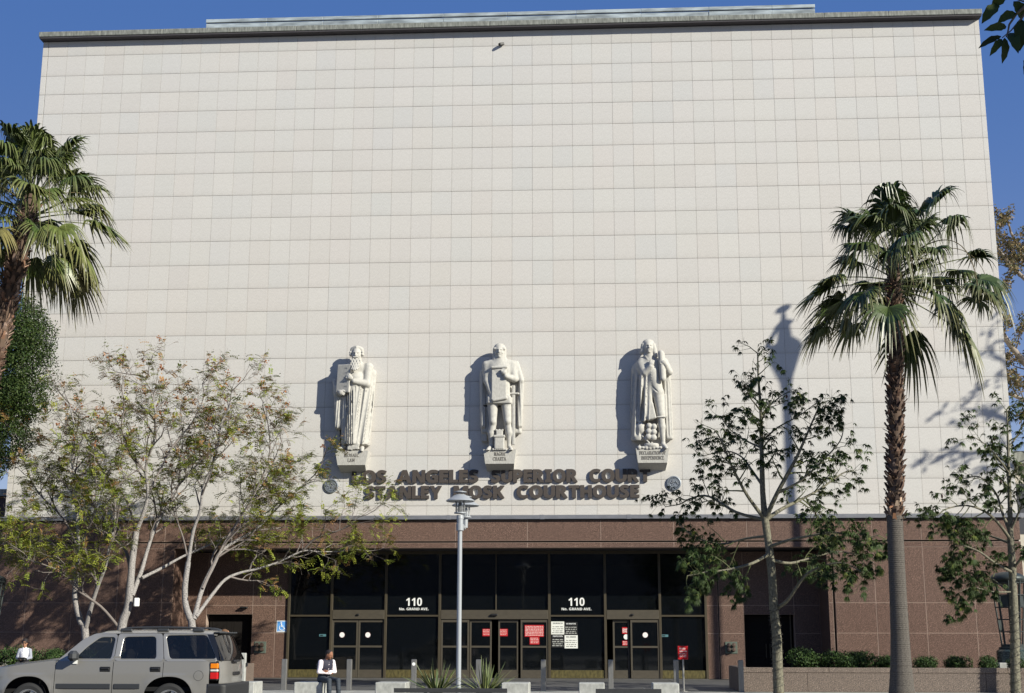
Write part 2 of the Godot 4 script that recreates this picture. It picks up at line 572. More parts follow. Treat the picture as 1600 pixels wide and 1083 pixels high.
const LIMBS_D := [
	[0.178, 0.12, [Vector3(9.27, -0.13, 13.10), Vector3(9.27, 0.86, 13.10), Vector3(9.27, 1.86, 13.10), Vector3(9.22, 2.66, 13.10), Vector3(9.20, 3.68, 13.10), Vector3(9.15, 4.50, 13.10), Vector3(9.06, 5.43, 13.10)]],
	[0.12, 0.02, [Vector3(9.06, 5.43, 13.10), Vector3(9.01, 6.37, 13.10), Vector3(9.03, 7.85, 13.10), Vector3(9.05, 9.14, 13.10), Vector3(9.01, 10.22, 13.10), Vector3(9.02, 11.05, 13.10)]],
	[0.07, 0.015, [Vector3(9.02, 5.54, 13.10), Vector3(8.45, 6.22, 13.60), Vector3(7.98, 7.04, 14.00), Vector3(7.61, 7.90, 14.30), Vector3(7.39, 8.26, 14.40)]],
	[0.06, 0.012, [Vector3(9.00, 5.50, 13.10), Vector3(8.17, 5.79, 12.60), Vector3(7.35, 6.36, 12.10), Vector3(6.81, 6.35, 11.80), Vector3(6.40, 6.17, 11.50), Vector3(5.93, 6.10, 11.30)]],
	[0.09, 0.015, [Vector3(9.06, 5.50, 13.10), Vector3(9.43, 6.33, 13.50), Vector3(9.97, 7.29, 13.80), Vector3(10.27, 7.92, 14.00), Vector3(10.58, 8.62, 14.20), Vector3(10.81, 9.13, 14.30)]],
	[0.08, 0.015, [Vector3(9.08, 5.50, 13.10), Vector3(9.70, 5.90, 12.50), Vector3(10.35, 6.23, 12.00), Vector3(11.10, 6.63, 11.60), Vector3(11.97, 7.22, 11.20), Vector3(12.40, 7.35, 11.00)]],
	[0.04, 0.01, [Vector3(9.03, 7.85, 13.10), Vector3(8.57, 8.18, 12.60), Vector3(8.12, 8.58, 12.30), Vector3(7.83, 9.07, 12.00)]],
	[0.04, 0.01, [Vector3(9.04, 8.06, 13.10), Vector3(9.51, 8.45, 13.60), Vector3(10.13, 8.75, 14.10), Vector3(10.88, 9.28, 14.40)]],
	[0.035, 0.01, [Vector3(9.03, 8.92, 13.10), Vector3(9.48, 9.41, 12.50), Vector3(9.90, 9.77, 12.20), Vector3(10.33, 10.02, 12.00)]],
	[0.03, 0.01, [Vector3(9.01, 9.14, 13.10), Vector3(8.66, 9.46, 13.50), Vector3(8.39, 9.64, 13.70)]],
	[0.07, 0.015, [Vector3(9.36, 2.69, 13.10), Vector3(9.64, 2.92, 13.50), Vector3(10.10, 3.62, 14.00), Vector3(10.61, 3.92, 14.40), Vector3(11.21, 4.00, 14.70), Vector3(11.69, 3.73, 14.90)]],
	[0.06, 0.015, [Vector3(9.13, 4.60, 13.10), Vector3(9.63, 4.76, 13.80), Vector3(10.21, 4.86, 14.30), Vector3(10.98, 4.94, 14.80), Vector3(11.68, 4.71, 15.20), Vector3(12.17, 4.81, 15.40)]],
	[0.06, 0.015, [Vector3(9.16, 4.40, 13.10), Vector3(8.51, 4.05, 13.80), Vector3(7.72, 3.83, 14.30), Vector3(6.88, 3.71, 14.70), Vector3(6.34, 3.60, 15.00)]],
	[0.06, 0.015, [Vector3(9.18, 4.19, 13.10), Vector3(9.89, 4.12, 12.50), Vector3(10.67, 4.32, 12.00), Vector3(11.63, 4.55, 11.60), Vector3(12.53, 4.40, 11.30)]],
	[0.05, 0.015, [Vector3(9.10, 4.96, 13.10), Vector3(8.48, 4.93, 12.40), Vector3(7.68, 4.79, 11.90), Vector3(6.86, 5.08, 11.50), Vector3(6.39, 5.49, 11.30)]],
	[0.05, 0.012, [Vector3(9.02, 6.58, 13.10), Vector3(8.76, 7.18, 12.50), Vector3(8.50, 7.67, 12.10), Vector3(8.02, 7.93, 11.80), Vector3(7.27, 7.82, 11.50)]],
	[0.05, 0.012, [Vector3(9.45, 6.33, 13.50), Vector3(10.12, 6.66, 13.80), Vector3(10.82, 7.28, 14.10), Vector3(11.36, 7.87, 14.30), Vector3(11.49, 8.31, 14.40)]],
]
const LIMBS_E := [
	[0.17, 0.11, [Vector3(16.83, -0.22, 12.50), Vector3(16.88, 0.87, 12.50), Vector3(16.95, 1.87, 12.50), Vector3(16.99, 2.88, 12.50), Vector3(17.03, 3.90, 12.50), Vector3(17.05, 4.94, 12.50)]],
	[0.1, 0.02, [Vector3(17.05, 4.94, 12.50), Vector3(17.11, 5.98, 12.50), Vector3(17.16, 7.24, 12.50), Vector3(17.21, 8.10, 12.50), Vector3(17.25, 9.17, 12.50)]],
	[0.06, 0.012, [Vector3(17.06, 4.83, 12.50), Vector3(16.61, 5.32, 12.90), Vector3(16.08, 5.70, 13.30), Vector3(15.40, 5.88, 13.60), Vector3(14.71, 5.75, 13.90), Vector3(14.34, 5.53, 14.10)]],
	[0.06, 0.012, [Vector3(17.06, 5.04, 12.50), Vector3(16.96, 5.81, 12.10), Vector3(16.89, 6.47, 11.80), Vector3(16.47, 7.05, 11.50), Vector3(15.91, 6.98, 11.20)]],
	[0.05, 0.012, [Vector3(17.04, 3.80, 12.50), Vector3(16.29, 4.07, 13.20), Vector3(15.70, 4.41, 13.60), Vector3(15.03, 4.64, 13.90), Vector3(14.67, 4.78, 14.10)]],
	[0.04, 0.01, [Vector3(17.01, 3.08, 12.50), Vector3(16.66, 3.47, 12.10), Vector3(16.29, 3.78, 11.70), Vector3(15.78, 3.50, 11.40), Vector3(15.47, 3.70, 11.20)]],
	[0.035, 0.01, [Vector3(17.02, 3.19, 12.50), Vector3(16.24, 3.18, 12.80), Vector3(15.56, 3.31, 13.10), Vector3(15.09, 3.16, 13.30)]],
	[0.04, 0.01, [Vector3(17.17, 7.03, 12.50), Vector3(16.66, 7.58, 12.90), Vector3(16.30, 7.91, 13.10), Vector3(15.88, 8.17, 13.20)]],
	[0.05, 0.012, [Vector3(17.06, 5.14, 12.50), Vector3(17.29, 5.74, 12.80), Vector3(17.56, 6.34, 13.00), Vector3(17.91, 6.73, 13.20)]],
	[0.05, 0.012, [Vector3(17.05, 3.90, 12.50), Vector3(17.31, 4.33, 12.90), Vector3(17.70, 4.52, 13.10), Vector3(18.23, 4.87, 13.30)]],
	[0.04, 0.01, [Vector3(17.21, 7.88, 12.50), Vector3(17.66, 8.37, 12.10), Vector3(18.02, 8.94, 11.90), Vector3(18.27, 9.50, 11.80)]],
	[0.05, 0.012, [Vector3(17.05, 4.73, 12.50), Vector3(16.83, 4.94, 11.90), Vector3(16.44, 5.12, 11.50), Vector3(15.97, 5.08, 11.10), Vector3(15.53, 4.63, 10.80)]],
]

func _ready() -> void:
	rng.seed = 20240611
	var cam := Camera3D.new()
	cam.name = "camera"
	cam.position = Vector3(3.3278, 1.65, 57.3697)
	cam.rotation = Vector3(deg_to_rad(12.368), deg_to_rad(3.313), deg_to_rad(0.0816))
	cam.fov = rad_to_deg(2.0 * atan(541.5 / 2090.134))
	cam.near = 0.2
	cam.far = 900.0
	add_child(cam)
	cam.current = true
	var sky_mat := ProceduralSkyMaterial.new()
	sky_mat.sky_top_color = lin(0.040, 0.099, 0.27)
	sky_mat.sky_horizon_color = lin(0.42, 0.50, 0.58)
	sky_mat.sky_curve = 0.085
	sky_mat.ground_horizon_color = lin(0.16, 0.16, 0.15)
	sky_mat.ground_bottom_color = lin(0.12, 0.12, 0.11)
	sky_mat.sun_angle_max = 4.0
	var sky := Sky.new()
	sky.sky_material = sky_mat
	var env := Environment.new()
	env.background_mode = Environment.BG_SKY
	env.sky = sky
	env.tonemap_mode = Environment.TONE_MAPPER_LINEAR
	env.tonemap_exposure = 1.63
	env.sdfgi_enabled = true
	env.ssao_enabled = true
	env.ssil_enabled = true
	var we := WorldEnvironment.new()
	we.name = "environment"
	we.environment = env
	add_child(we)
	var sun := DirectionalLight3D.new()
	sun.name = "sun"
	sun.light_energy = 1.45
	sun.light_color = Color(1.0, 0.985, 0.925)
	sun.light_angular_distance = 0.53
	sun.shadow_enabled = true
	sun.look_at_from_position(SUN_DIR * 30.0, Vector3.ZERO, Vector3.UP)
	add_child(sun)
	make_materials()
	build_ground()
	build_courthouse()
	build_entrance()
	build_roof()
	build_surroundings()
	build_letters()
	build_statues()
	build_planters()
	build_street_furniture()
	build_trees()
	build_palms()
	build_car()
	build_people()


func make_materials() -> void:
	var grain := noise_tex(0.09, 0.86, 1.0, 5, FastNoiseLite.TYPE_SIMPLEX_SMOOTH, 512, 3)
	var streak := noise_tex(0.02, 0.9, 1.0, 4, FastNoiseLite.TYPE_SIMPLEX_SMOOTH, 512, 4)
	M.grain = grain
	M.streak = streak
	# rain stains that hang from the upper edge of each slab
	M.dirt = []
	for s in 3:
		var im := Image.create(128, 128, false, Image.FORMAT_RGB8)
		var fn := FastNoiseLite.new()
		fn.seed = 40 + s
		fn.frequency = 0.05
		for x in 128:
			var len := 0.05 + 0.10 * maxf(0.0, fn.get_noise_2d(x * 3.0, 7.0) + 0.25) + 0.12 * maxf(0.0, fn.get_noise_2d(x * 9.0, 90.0) - 0.15)
			var long := 0.05 * (fn.get_noise_2d(x * 5.0, 300.0))
			for y in 128:
				var t := y / 127.0
				var d := 0.085 * exp(-t / len) * (0.6 + 8.0 * long) + 0.03 * (0.5 + 0.5 * fn.get_noise_2d(x * 1.2, y * 0.5 + 900.0))
				var e := minf(x, 127 - x) / 127.0
				d += 0.03 * exp(-e / 0.012)
				im.set_pixel(x, y, Color(1.0 - d, 1.0 - d * 1.06, 1.0 - d * 1.15))
		M.dirt.push_back(ImageTexture.create_from_image(im))
	M.stone = []
	var tones := [[0.627, 0.602, 0.568], [0.622, 0.60, 0.567], [0.628, 0.595, 0.558], [0.615, 0.586, 0.549], [0.634, 0.607, 0.572], [0.623, 0.595, 0.562], [0.613, 0.595, 0.568], [0.627, 0.60, 0.565], [0.63, 0.596, 0.558]]
	M.tones = tones
	for i in tones.size():
		var m := mat(tones[i][0], tones[i][1], tones[i][2], 0.75)
		m.albedo_texture = M.dirt[i % 3]
		detail(m, grain, Vector3(0.9, 0.22, 0.9))
		M.stone.push_back(m)
	var ms := mat(1, 1, 1, 0.75)
	ms.vertex_color_use_as_albedo = true
	ms.albedo_texture = M.dirt[1]
	detail(ms, grain, Vector3(0.9, 0.22, 0.9))
	M.stone_many = ms
	M.joint = mat(0.53, 0.51, 0.465, 0.95)
	M.carved = detail(tex(mat(0.60, 0.575, 0.525, 0.8), noise_tex(0.03, 0.84, 1.0, 5, FastNoiseLite.TYPE_SIMPLEX_SMOOTH, 512, 9), Vector3(0.8, 0.35, 0.8)), grain, Vector3(2, 2, 2))
	# red brown granite: dark, rosy and pale grains
	var gr := noise_tex(0.085, 0.22, 1.0, 3, FastNoiseLite.TYPE_CELLULAR, 1024, 11, 0.66)
	var gl := noise_tex(0.14, 0.45, 1.0, 3, FastNoiseLite.TYPE_VALUE, 512, 12, 0.8)
	M.granite = []
	for t in [[0.63, 0.395, 0.305], [0.59, 0.366, 0.283], [0.66, 0.415, 0.318], [0.61, 0.39, 0.308]]:
		var m := detail(tex(mat(t[0], t[1], t[2], 0.42), gr, Vector3(0.42, 0.42, 0.42)), gl, Vector3(0.9, 0.9, 0.9))
		m.metallic_specular = 0.35
		M.granite.push_back(m)
	M.planter_granite = detail(tex(mat(0.68, 0.52, 0.42, 0.55), gr, Vector3(0.5, 0.5, 0.5)), gl, Vector3(1.1, 1.1, 1.1))
	M.granite_joint = mat(0.32, 0.24, 0.195, 0.9)
	M.slot = mat(0.012, 0.009, 0.008, 0.9)
	M.core = mat(0.2, 0.18, 0.16, 0.95)
	M.cornice = detail(tex(mat(0.36, 0.37, 0.33, 0.7), noise_tex(0.03, 0.6, 1.0, 4, FastNoiseLite.TYPE_SIMPLEX_SMOOTH, 512, 15), Vector3(0.5, 0.12, 0.5)), grain, Vector3(1, 1, 1))
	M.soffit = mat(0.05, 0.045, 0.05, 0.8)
	M.flashing = detail(tex(mat(0.34, 0.34, 0.36, 0.4, 0.5), streak, Vector3(0.2, 0.5, 0.2)), grain, Vector3(0.6, 0.6, 0.6))
	M.bronze = detail(tex(mat(0.085, 0.068, 0.042, 0.5, 0.25), streak, Vector3(0.5, 0.2, 0.5)), grain, Vector3(0.8, 0.8, 0.8))
	M.kick = detail(tex(mat(0.20, 0.165, 0.06, 0.5, 0.3), noise_tex(0.03, 0.6, 1.0, 4, FastNoiseLite.TYPE_SIMPLEX_SMOOTH, 512, 17), Vector3(0.6, 0.25, 0.6)), grain, Vector3(1, 1, 1))
	M.header = tex(mat(0.080, 0.067, 0.048, 0.55, 0.2), streak, Vector3(0.3, 0.6, 0.3))
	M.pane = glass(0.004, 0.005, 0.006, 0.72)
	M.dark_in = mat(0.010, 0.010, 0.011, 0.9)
	M.door_dark = mat(0.014, 0.012, 0.011, 0.85)
	M.door_dark.metallic_specular = 0.2
	M.black = mat(0.012, 0.012, 0.013, 0.5)
	M.concrete = detail(tex(mat(0.50, 0.50, 0.465, 0.85), noise_tex(0.02, 0.80, 1.0, 5, FastNoiseLite.TYPE_SIMPLEX_SMOOTH, 512, 21), Vector3(0.6, 0.4, 0.6)), grain, Vector3(2.5, 2.5, 2.5))
	M.walk = detail(tex(mat(0.44, 0.43, 0.39, 0.85), noise_tex(0.015, 0.8, 1.0, 5, FastNoiseLite.TYPE_SIMPLEX_SMOOTH, 512, 22), Vector3(0.2, 0.2, 0.2)), grain, Vector3(2, 2, 2))
	M.paver = detail(tex(mat(0.135, 0.132, 0.128, 0.7), noise_tex(0.015, 0.72, 1.0, 5, FastNoiseLite.TYPE_SIMPLEX_SMOOTH, 512, 23), Vector3(0.2, 0.2, 0.2)), grain, Vector3(2, 2, 2))
	M.asphalt = detail(tex(mat(0.10, 0.10, 0.10, 0.9), noise_tex(0.01, 0.7, 1.0, 5, FastNoiseLite.TYPE_SIMPLEX_SMOOTH, 512, 24), Vector3(0.1, 0.1, 0.1)), noise_tex(0.3, 0.6, 1.0, 2, FastNoiseLite.TYPE_SIMPLEX, 512, 25), Vector3(1.5, 1.5, 1.5))
	M.soil = tex(mat(0.07, 0.05, 0.035, 0.95), noise_tex(0.05, 0.5, 1.0, 4, FastNoiseLite.TYPE_SIMPLEX, 256, 26), Vector3(1, 1, 1))
	M.steel = tex(mat(0.34, 0.33, 0.31, 0.38, 0.75), streak, Vector3(1.2, 0.4, 1.2))
	M.grey_paint = mat(0.30, 0.315, 0.335, 0.45, 0.1)
	M.dark_steel = tex(mat(0.045, 0.045, 0.047, 0.5, 0.3), streak, Vector3(1, 1, 1))
	M.white = mat(0.75, 0.75, 0.73, 0.6)
	M.red = mat(0.55, 0.022, 0.024, 0.5)
	M.leaf = leaf_mat(0.35)
	M.leaf.metallic_specular = 0.3
	M.frond = leaf_mat(0.30)
	M.frond.roughness = 0.4


func leaf_mat(through: float) -> StandardMaterial3D:
	var m := StandardMaterial3D.new()
	m.vertex_color_use_as_albedo = true
	m.roughness = 0.55
	m.backlight_enabled = true
	m.backlight = Color(through, through, through * 0.6)
	m.cull_mode = BaseMaterial3D.CULL_DISABLED
	return m


# ---------------------------------------------------------------- ground
func build_ground() -> void:
	struct("ground", boxm(Vector3(-300, -1.2, -300), Vector3(300, -0.19, 300)), M.walk)
	var road := MB.new()
	road.box(Vector3(-200, -0.4, 27.6), Vector3(200, -0.15, 49.0))
	struct("road", road.mesh(), M.asphalt)
	# the near pavement where the photographer stands
	struct("near_pavement", boxm(Vector3(-200, -0.35, 49.2), Vector3(200, 0.0, 75), 0.02), M.walk)
	var walk := struct("pavement", boxm(Vector3(-200, -0.35, 12.0), Vector3(200, -0.004, 27.35), 0.02), M.core)
	for i in 24:
		for j in 5:
			var x0 := -38.0 + i * 3.05
			var z0 := 12.0 + j * 3.05
			part(walk, "paving_slab", boxm(Vector3(x0 + 0.008, -0.15, z0 + 0.008), Vector3(x0 + 3.042, rnd(0.0, 0.003), z0 + 3.042), 0.008), M.walk)
	struct("kerb", boxm(Vector3(-200, -0.4, 27.36), Vector3(200, 0.0, 27.6), 0.03), M.concrete)
	struct("near_kerb", boxm(Vector3(-200, -0.4, 48.99), Vector3(200, 0.0, 49.2), 0.03), M.concrete)
	var plaza := struct("plaza", boxm(Vector3(-40, -0.35, -2.6), Vector3(40, -0.006, 11.98)), M.core)
	for i in 12:
		for j in 3:
			var x0 := -21.4 + i * 3.5
			var z0 := -2.5 + j * 4.82
			if x0 > 14.0:
				continue
			part(plaza, "paving_slab", boxm(Vector3(x0 + 0.007, -0.15, z0 + 0.007), Vector3(x0 + 3.493, rnd(0.0, 0.003), z0 + 4.813), 0.006), M.paver)


# ---------------------------------------------------------------- the courthouse
var court: Node3D

func build_courthouse() -> void:
	court = thing("courthouse", "wide courthouse with a windowless pale stone wall over a red brown granite base", "building")
	# the mass behind the cladding
	var core := MB.new()
	core.box(Vector3(WALL_L + 0.004, 6.2, -40), Vector3(WALL_R - 0.004, WALL_T, -0.03))
	core.box(Vector3(WALL_L + 0.02, 0, -40), Vector3(-14.6, 6.19, 0.0))
	core.box(Vector3(13.25, 0, -40), Vector3(WALL_R - 0.02, 6.19, 0.0))
	core.box(Vector3(-14.59, 0, -40), Vector3(13.24, 6.19, -14))
	part(court, "masonry", core.mesh(), M.joint)
	# stone slabs, course by course; the 300 lowest are parts of their own, the rest one part
	var xs := [WALL_L, -21.03 - TILE]
	for i in 47:
		xs.push_back((i - 23) * TILE)
	xs.push_back(WALL_R)
	var tops := [WALL_T]
	tops.append_array(COURSES)
	tops.push_back(WALL_B)
	var bulk := MB.new()
	bulk.use_c = true
	bulk.use_uv = true
	var singles := 0
	var cache := {}
	for r in range(tops.size() - 2, -1, -1):
		for i in xs.size() - 1:
			var w: float = xs[i + 1] - xs[i]
			var h: float = tops[r] - tops[r + 1]
			var gap := 0.011 if i > 0 else 0.03
			var lo := Vector2(0.0028, 0.0055)
			var hi := Vector2(w - 0.0028 - (0.02 if i == 0 else 0.0), h - 0.0055)
			var proud := rnd(-0.003, 0.003)
			var tone := rng.randi() % 9
			if r > 5 and r < 20 and rng.randf() < 0.25:
				tone = [0, 4, 8, 7][rng.randi() % 4]
			if singles < 300 and r >= 14 and r < 21 and i > 0 and i < xs.size() - 2:
				var key := "%d_%d" % [r, rng.randi() % 2]
				if not cache.has(key):
					var sb := MB.new()
					sb.use_uv = true
					sb.slab(lo, hi, 0.0, 0.03, 0.004)
					cache[key] = sb.mesh()
				part(court, "stone_slab", cache[key], M.stone[tone], Vector3(xs[i], tops[r + 1], proud))
				singles += 1
			else:
				var t: Array = M.tones[tone]
				var up := clampf((tops[r] - 16.0) / 12.0, 0.0, 1.0)
				var k := rnd(0.97, 1.0) - (0.06 if r == 0 else 0.0)
				bulk.col = Color(t[0] * k * lerpf(1.01, 0.98, up), t[1] * k * lerpf(1.0, 0.985, up), t[2] * k * lerpf(0.99, 1.0, up))
				var o := Vector2(xs[i], tops[r + 1])
				bulk.slab(o + lo, o + hi, proud, 0.03, 0.004)
	var rest := part(court, "stone_cladding", bulk.mesh(), M.stone_many)
	rest.set_meta("kind", "stuff")
	# flashing along the foot of the stone
	var fl := MB.new()
	var x := WALL_L - 0.1
	while x < WALL_R:
		var x2 := minf(x + rnd(3.6, 4.4), WALL_R + 0.1)
		fl.box(Vector3(x + 0.004, 6.665, -0.02), Vector3(x2 - 0.004, 6.845, 0.24), 0.015)
		fl.box(Vector3(x2 - 0.09, 6.66, 0.0), Vector3(x2 + 0.09, 6.852, 0.247), 0.004)
		x = x2
	part(court, "flashing", fl.mesh(), M.flashing)
	part(court, "shadow_gap", boxm(Vector3(WALL_L - 0.05, 6.63, -0.02), Vector3(WALL_R + 0.05, 6.664, 0.19)), M.slot)
	# granite: fascia over the entrance, then the walls on both sides
	var joints := [WALL_L, -20.94, -18.9, -16.95, -14.99, -11.6, -8.56, -5.5, -2.39, 0.68, 3.8, 6.88, 9.95, 13.07, 15.16, 17.19, 19.21, WALL_R]
	for i in joints.size() - 1:
		granite(joints[i], joints[i + 1], 5.76, 6.63)
		granite(joints[i], joints[i + 1], 5.47, 5.69)
	for i in [0, 1, 2, 3]:
		for ys in [[3.175, 5.47], [1.942, 3.175], [0.0, 1.942]]:
			granite(joints[i], joints[i + 1], ys[0], ys[1])
	for ys in [[3.175, 5.47], [1.942, 3.175], [0.0, 1.942]]:
		granite(-14.99, -14.54, ys[0], ys[1])
		granite(13.21, 13.40, ys[0], ys[1])
		granite(13.50, 15.16, ys[0], ys[1])
		for i in [14, 15, 16]:
			granite(joints[i], joints[i + 1], ys[0], ys[1])
	var back := MB.new()
	back.box(Vector3(WALL_L + 0.005, 0, -0.02), Vector3(-14.56, 5.47, 0.0955))
	back.box(Vector3(13.23, 0, -0.02), Vector3(13.40, 5.47, 0.0955))
	back.box(Vector3(13.50, 0, -0.02), Vector3(WALL_R - 0.005, 5.47, 0.0955))
	back.box(Vector3(WALL_L + 0.005, 5.475, -0.5), Vector3(WALL_R - 0.005, 5.69, 0.0955))
	back.box(Vector3(WALL_L + 0.005, 5.76, -0.5), Vector3(WALL_R - 0.005, 6.629, 0.0955))
	part(court, "granite_bedding", back.mesh(), M.granite_joint)
	var dark := MB.new()
	dark.box(Vector3(WALL_L + 0.05, 5.69, -0.4), Vector3(WALL_R - 0.05, 5.76, 0.02))
	dark.box(Vector3(13.40, 0, -0.1), Vector3(13.50, 5.47, 0.005))
	part(court, "reveal", dark.mesh(), M.slot)
	# recess: ceiling, side walls
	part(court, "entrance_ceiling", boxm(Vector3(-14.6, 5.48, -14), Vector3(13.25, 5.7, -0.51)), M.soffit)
	part(court, "side_wall", boxm(Vector3(-14.75, 0, -2.4), Vector3(-14.54, 5.475, -0.02)), M.granite[0])
	part(court, "side_wall", boxm(Vector3(13.21, 0, -2.4), Vector3(13.4, 5.475, -0.02)), M.granite[1])


func granite(x0: float, x1: float, y0: float, y1: float, z := 0.10) -> void:
	var mb := MB.new()
	mb.slab(Vector2(x0 + 0.01, y0 + 0.009), Vector2(x1 - 0.01, y1 - 0.009), z + rnd(-0.002, 0.002), 0.05, 0.002)
	part(court, "granite_panel", mb.mesh(), M.granite[rng.randi() % 4])


func build_entrance() -> void:
	var z := GLASS_Z
	# rear granite piers with a door opening in each
	var L := [[-14.54, -13.64, 3.12, 5.42], [-14.54, -13.64, 1.93, 3.12], [-14.54, -13.64, 0.02, 1.93], [-13.64, -11.58, 2.735, 3.12], [-13.64, -11.58, 3.12, 5.42],
		[-11.58, -10.55, 3.12, 5.42], [-11.58, -10.55, 1.93, 3.12], [-11.58, -10.55, 0.02, 1.93], [-10.55, -9.98, 3.12, 5.42], [-10.55, -9.98, 1.93, 3.12], [-10.55, -9.98, 0.02, 1.93],
		[8.34, 8.84, 3.12, 5.42], [8.34, 8.84, 1.93, 3.12], [8.34, 8.84, 0.02, 1.93], [8.89, 9.95, 3.12, 5.42], [8.89, 9.95, 1.93, 3.12], [8.89, 9.95, 0.02, 1.93],
		[9.95, 12.1, 2.735, 3.12], [9.95, 12.1, 3.12, 5.42], [12.1, 13.21, 3.12, 5.42], [12.1, 13.21, 1.93, 3.12], [12.1, 13.21, 0.02, 1.93]]
	var bed := MB.new()
	for p in L:
		granite(p[0], p[1], p[2], p[3], z)
		bed.box(Vector3(p[0], p[2], z - 0.5), Vector3(p[1], p[3], z - 0.0045))
		if p == L[10] or p == L[21]:
			part(court, "pier_bedding", bed.mesh(), M.granite_joint)
			bed = MB.new()
	part(court, "pier_slot", boxm(Vector3(8.83, 0.02, z - 0.5), Vector3(8.9, 5.42, z - 0.06)), M.slot)
	# lobby shell
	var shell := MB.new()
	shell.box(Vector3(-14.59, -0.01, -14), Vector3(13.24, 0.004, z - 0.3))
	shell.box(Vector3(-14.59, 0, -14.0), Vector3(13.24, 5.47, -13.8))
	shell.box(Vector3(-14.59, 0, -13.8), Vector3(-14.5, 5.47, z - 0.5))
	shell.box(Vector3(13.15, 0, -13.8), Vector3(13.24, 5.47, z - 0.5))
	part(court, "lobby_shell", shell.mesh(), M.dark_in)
	# side doors of dark metal, deep in their openings
	for x in [-13.64, 9.95]:
		for k in 2:
			var d := MB.new()
			var x0: float = x + 0.06 + k * 0.97
			d.box(Vector3(x0, 0.02, z - 0.42), Vector3(x0 + 0.96, 2.7, z - 0.36), 0.006)
			for q in [[0.25, 0.95], [1.1, 1.75], [1.9, 2.5]]:
				for e in [[0.14, 0.17], [0.79, 0.82]]:
					d.box(Vector3(x0 + e[0], q[0], z - 0.361), Vector3(x0 + e[1], q[1], z - 0.35), 0.003)
				d.box(Vector3(x0 + 0.17, q[0], z - 0.361), Vector3(x0 + 0.79, q[0] + 0.03, z - 0.35), 0.003)
				d.box(Vector3(x0 + 0.17, q[1] - 0.03, z - 0.361), Vector3(x0 + 0.79, q[1], z - 0.35), 0.003)
			var door := part(court, "side_door", d.mesh(), M.door_dark)
			part(door, "handle", boxm(Vector3(x0 + (0.86 if k == 0 else 0.06), 0.9, z - 0.35), Vector3(x0 + (0.9 if k == 0 else 0.1), 1.5, z - 0.3), 0.01), M.bronze)
		part(court, "door_frame", boxm(Vector3(x + 1.99, 0.02, z - 0.45), Vector3(x + 2.05, 2.73, z - 0.3), 0.005), M.bronze)
	# glazed front
	var fx := [-9.95, -8.05, -5.65, -3.27, 1.53, 3.965, 6.335, 8.31]
	for i in fx.size():
		var w := 0.055
		var m := MB.new()
		m.box(Vector3(fx[i] - w, 0.02, z - 0.12), Vector3(fx[i] + w, 5.36, z + 0.09), 0.008)
		part(court, "mullion", m.mesh(), M.bronze)
	part(court, "mullion", boxm(Vector3(-0.825, 2.9, z - 0.1), Vector3(-0.775, 5.36, z + 0.07), 0.006), M.bronze)
	part(court, "window_head", boxm(Vector3(-9.98, 5.34, z - 0.15), Vector3(8.34, 5.475, z + 0.11), 0.01), M.bronze)
	part(court, "threshold", boxm(Vector3(-9.98, 0.0, z - 0.2), Vector3(8.34, 0.022, z + 0.16), 0.006), M.steel)
	var fixed := [0, 2, 4, 6]
	for i in 7:
		var a: float = fx[i] + 0.055
		var b: float = fx[i + 1] - 0.055
		if i == 3:
			window(a, -0.825, 2.92, 5.34)
			window(-0.775, b, 2.92, 5.34)
		elif i in fixed:
			window(a, b, 2.71, 5.34)
		else:
			window(a, b, 2.92, 5.34)
		if i in fixed:
			part(court, "transom", boxm(Vector3(a, 2.63, z - 0.1), Vector3(b, 2.71, z + 0.08), 0.008), M.bronze)
			window(a, b, 0.37, 2.63)
			part(court, "kick_panel", boxm(Vector3(a, 0.03, z - 0.05), Vector3(b, 0.37, z + 0.05), 0.01), M.kick)
		else:
			var hd := part(court, "door_header", boxm(Vector3(a, 2.52, z - 0.15), Vector3(b, 2.92, z + 0.1), 0.012), M.header)
			var c := (a + b) * 0.5
			var sb := MB.new()
			sb.box(Vector3(c - 0.15, 2.66, z + 0.1), Vector3(c + 0.15, 2.76, z + 0.2), 0.03)
			if i == 3:
				part(hd, "motion_sensor", sb.mesh(), M.black)
			else:
				part(hd, "motion_sensor", boxm(Vector3(c - 0.07, 2.68, z + 0.1), Vector3(c + 0.05, 2.76, z + 0.17), 0.02), M.black)
	# sliding doors: outer leaves fixed, inner leaves run behind them
	for d in [[-8.0, -6.86, 0.0], [-6.84, -5.7, 0.0], [-3.2, -1.97, 0.03], [-1.95, -0.99, -0.05], [-0.7, 0.18, -0.05], [0.28, 1.47, 0.03], [4.28, 5.0, -0.06], [5.04, 6.28, 0.03]]:
		leaf_door(d[0], d[1], z + d[2])
	# notices behind and on the glass
	stickers()


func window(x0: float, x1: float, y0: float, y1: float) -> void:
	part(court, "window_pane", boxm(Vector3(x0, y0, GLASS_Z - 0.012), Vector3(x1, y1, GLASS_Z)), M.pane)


func leaf_door(x0: float, x1: float, z: float) -> void:
	var m := MB.new()
	var s := 0.075
	m.box(Vector3(x0, 0.03, z - 0.02), Vector3(x0 + s, 2.5, z + 0.03), 0.006)
	m.box(Vector3(x1 - s, 0.03, z - 0.02), Vector3(x1, 2.5, z + 0.03), 0.006)
	m.box(Vector3(x0 + s, 2.39, z - 0.018), Vector3(x1 - s, 2.5, z + 0.028), 0.006)
	m.box(Vector3(x0 + s, 1.31, z - 0.018), Vector3(x1 - s, 1.395, z + 0.028), 0.006)
	m.box(Vector3(x0 + s, 0.03, z - 0.018), Vector3(x1 - s, 0.37, z + 0.028), 0.006)
	var d := part(court, "sliding_door", m.mesh(), M.header)
	for y in [[0.37, 1.31], [1.395, 2.39]]:
		part(d, "pane", boxm(Vector3(x0 + s, y[0], z - 0.006), Vector3(x1 - s, y[1], z + 0.004)), M.pane)


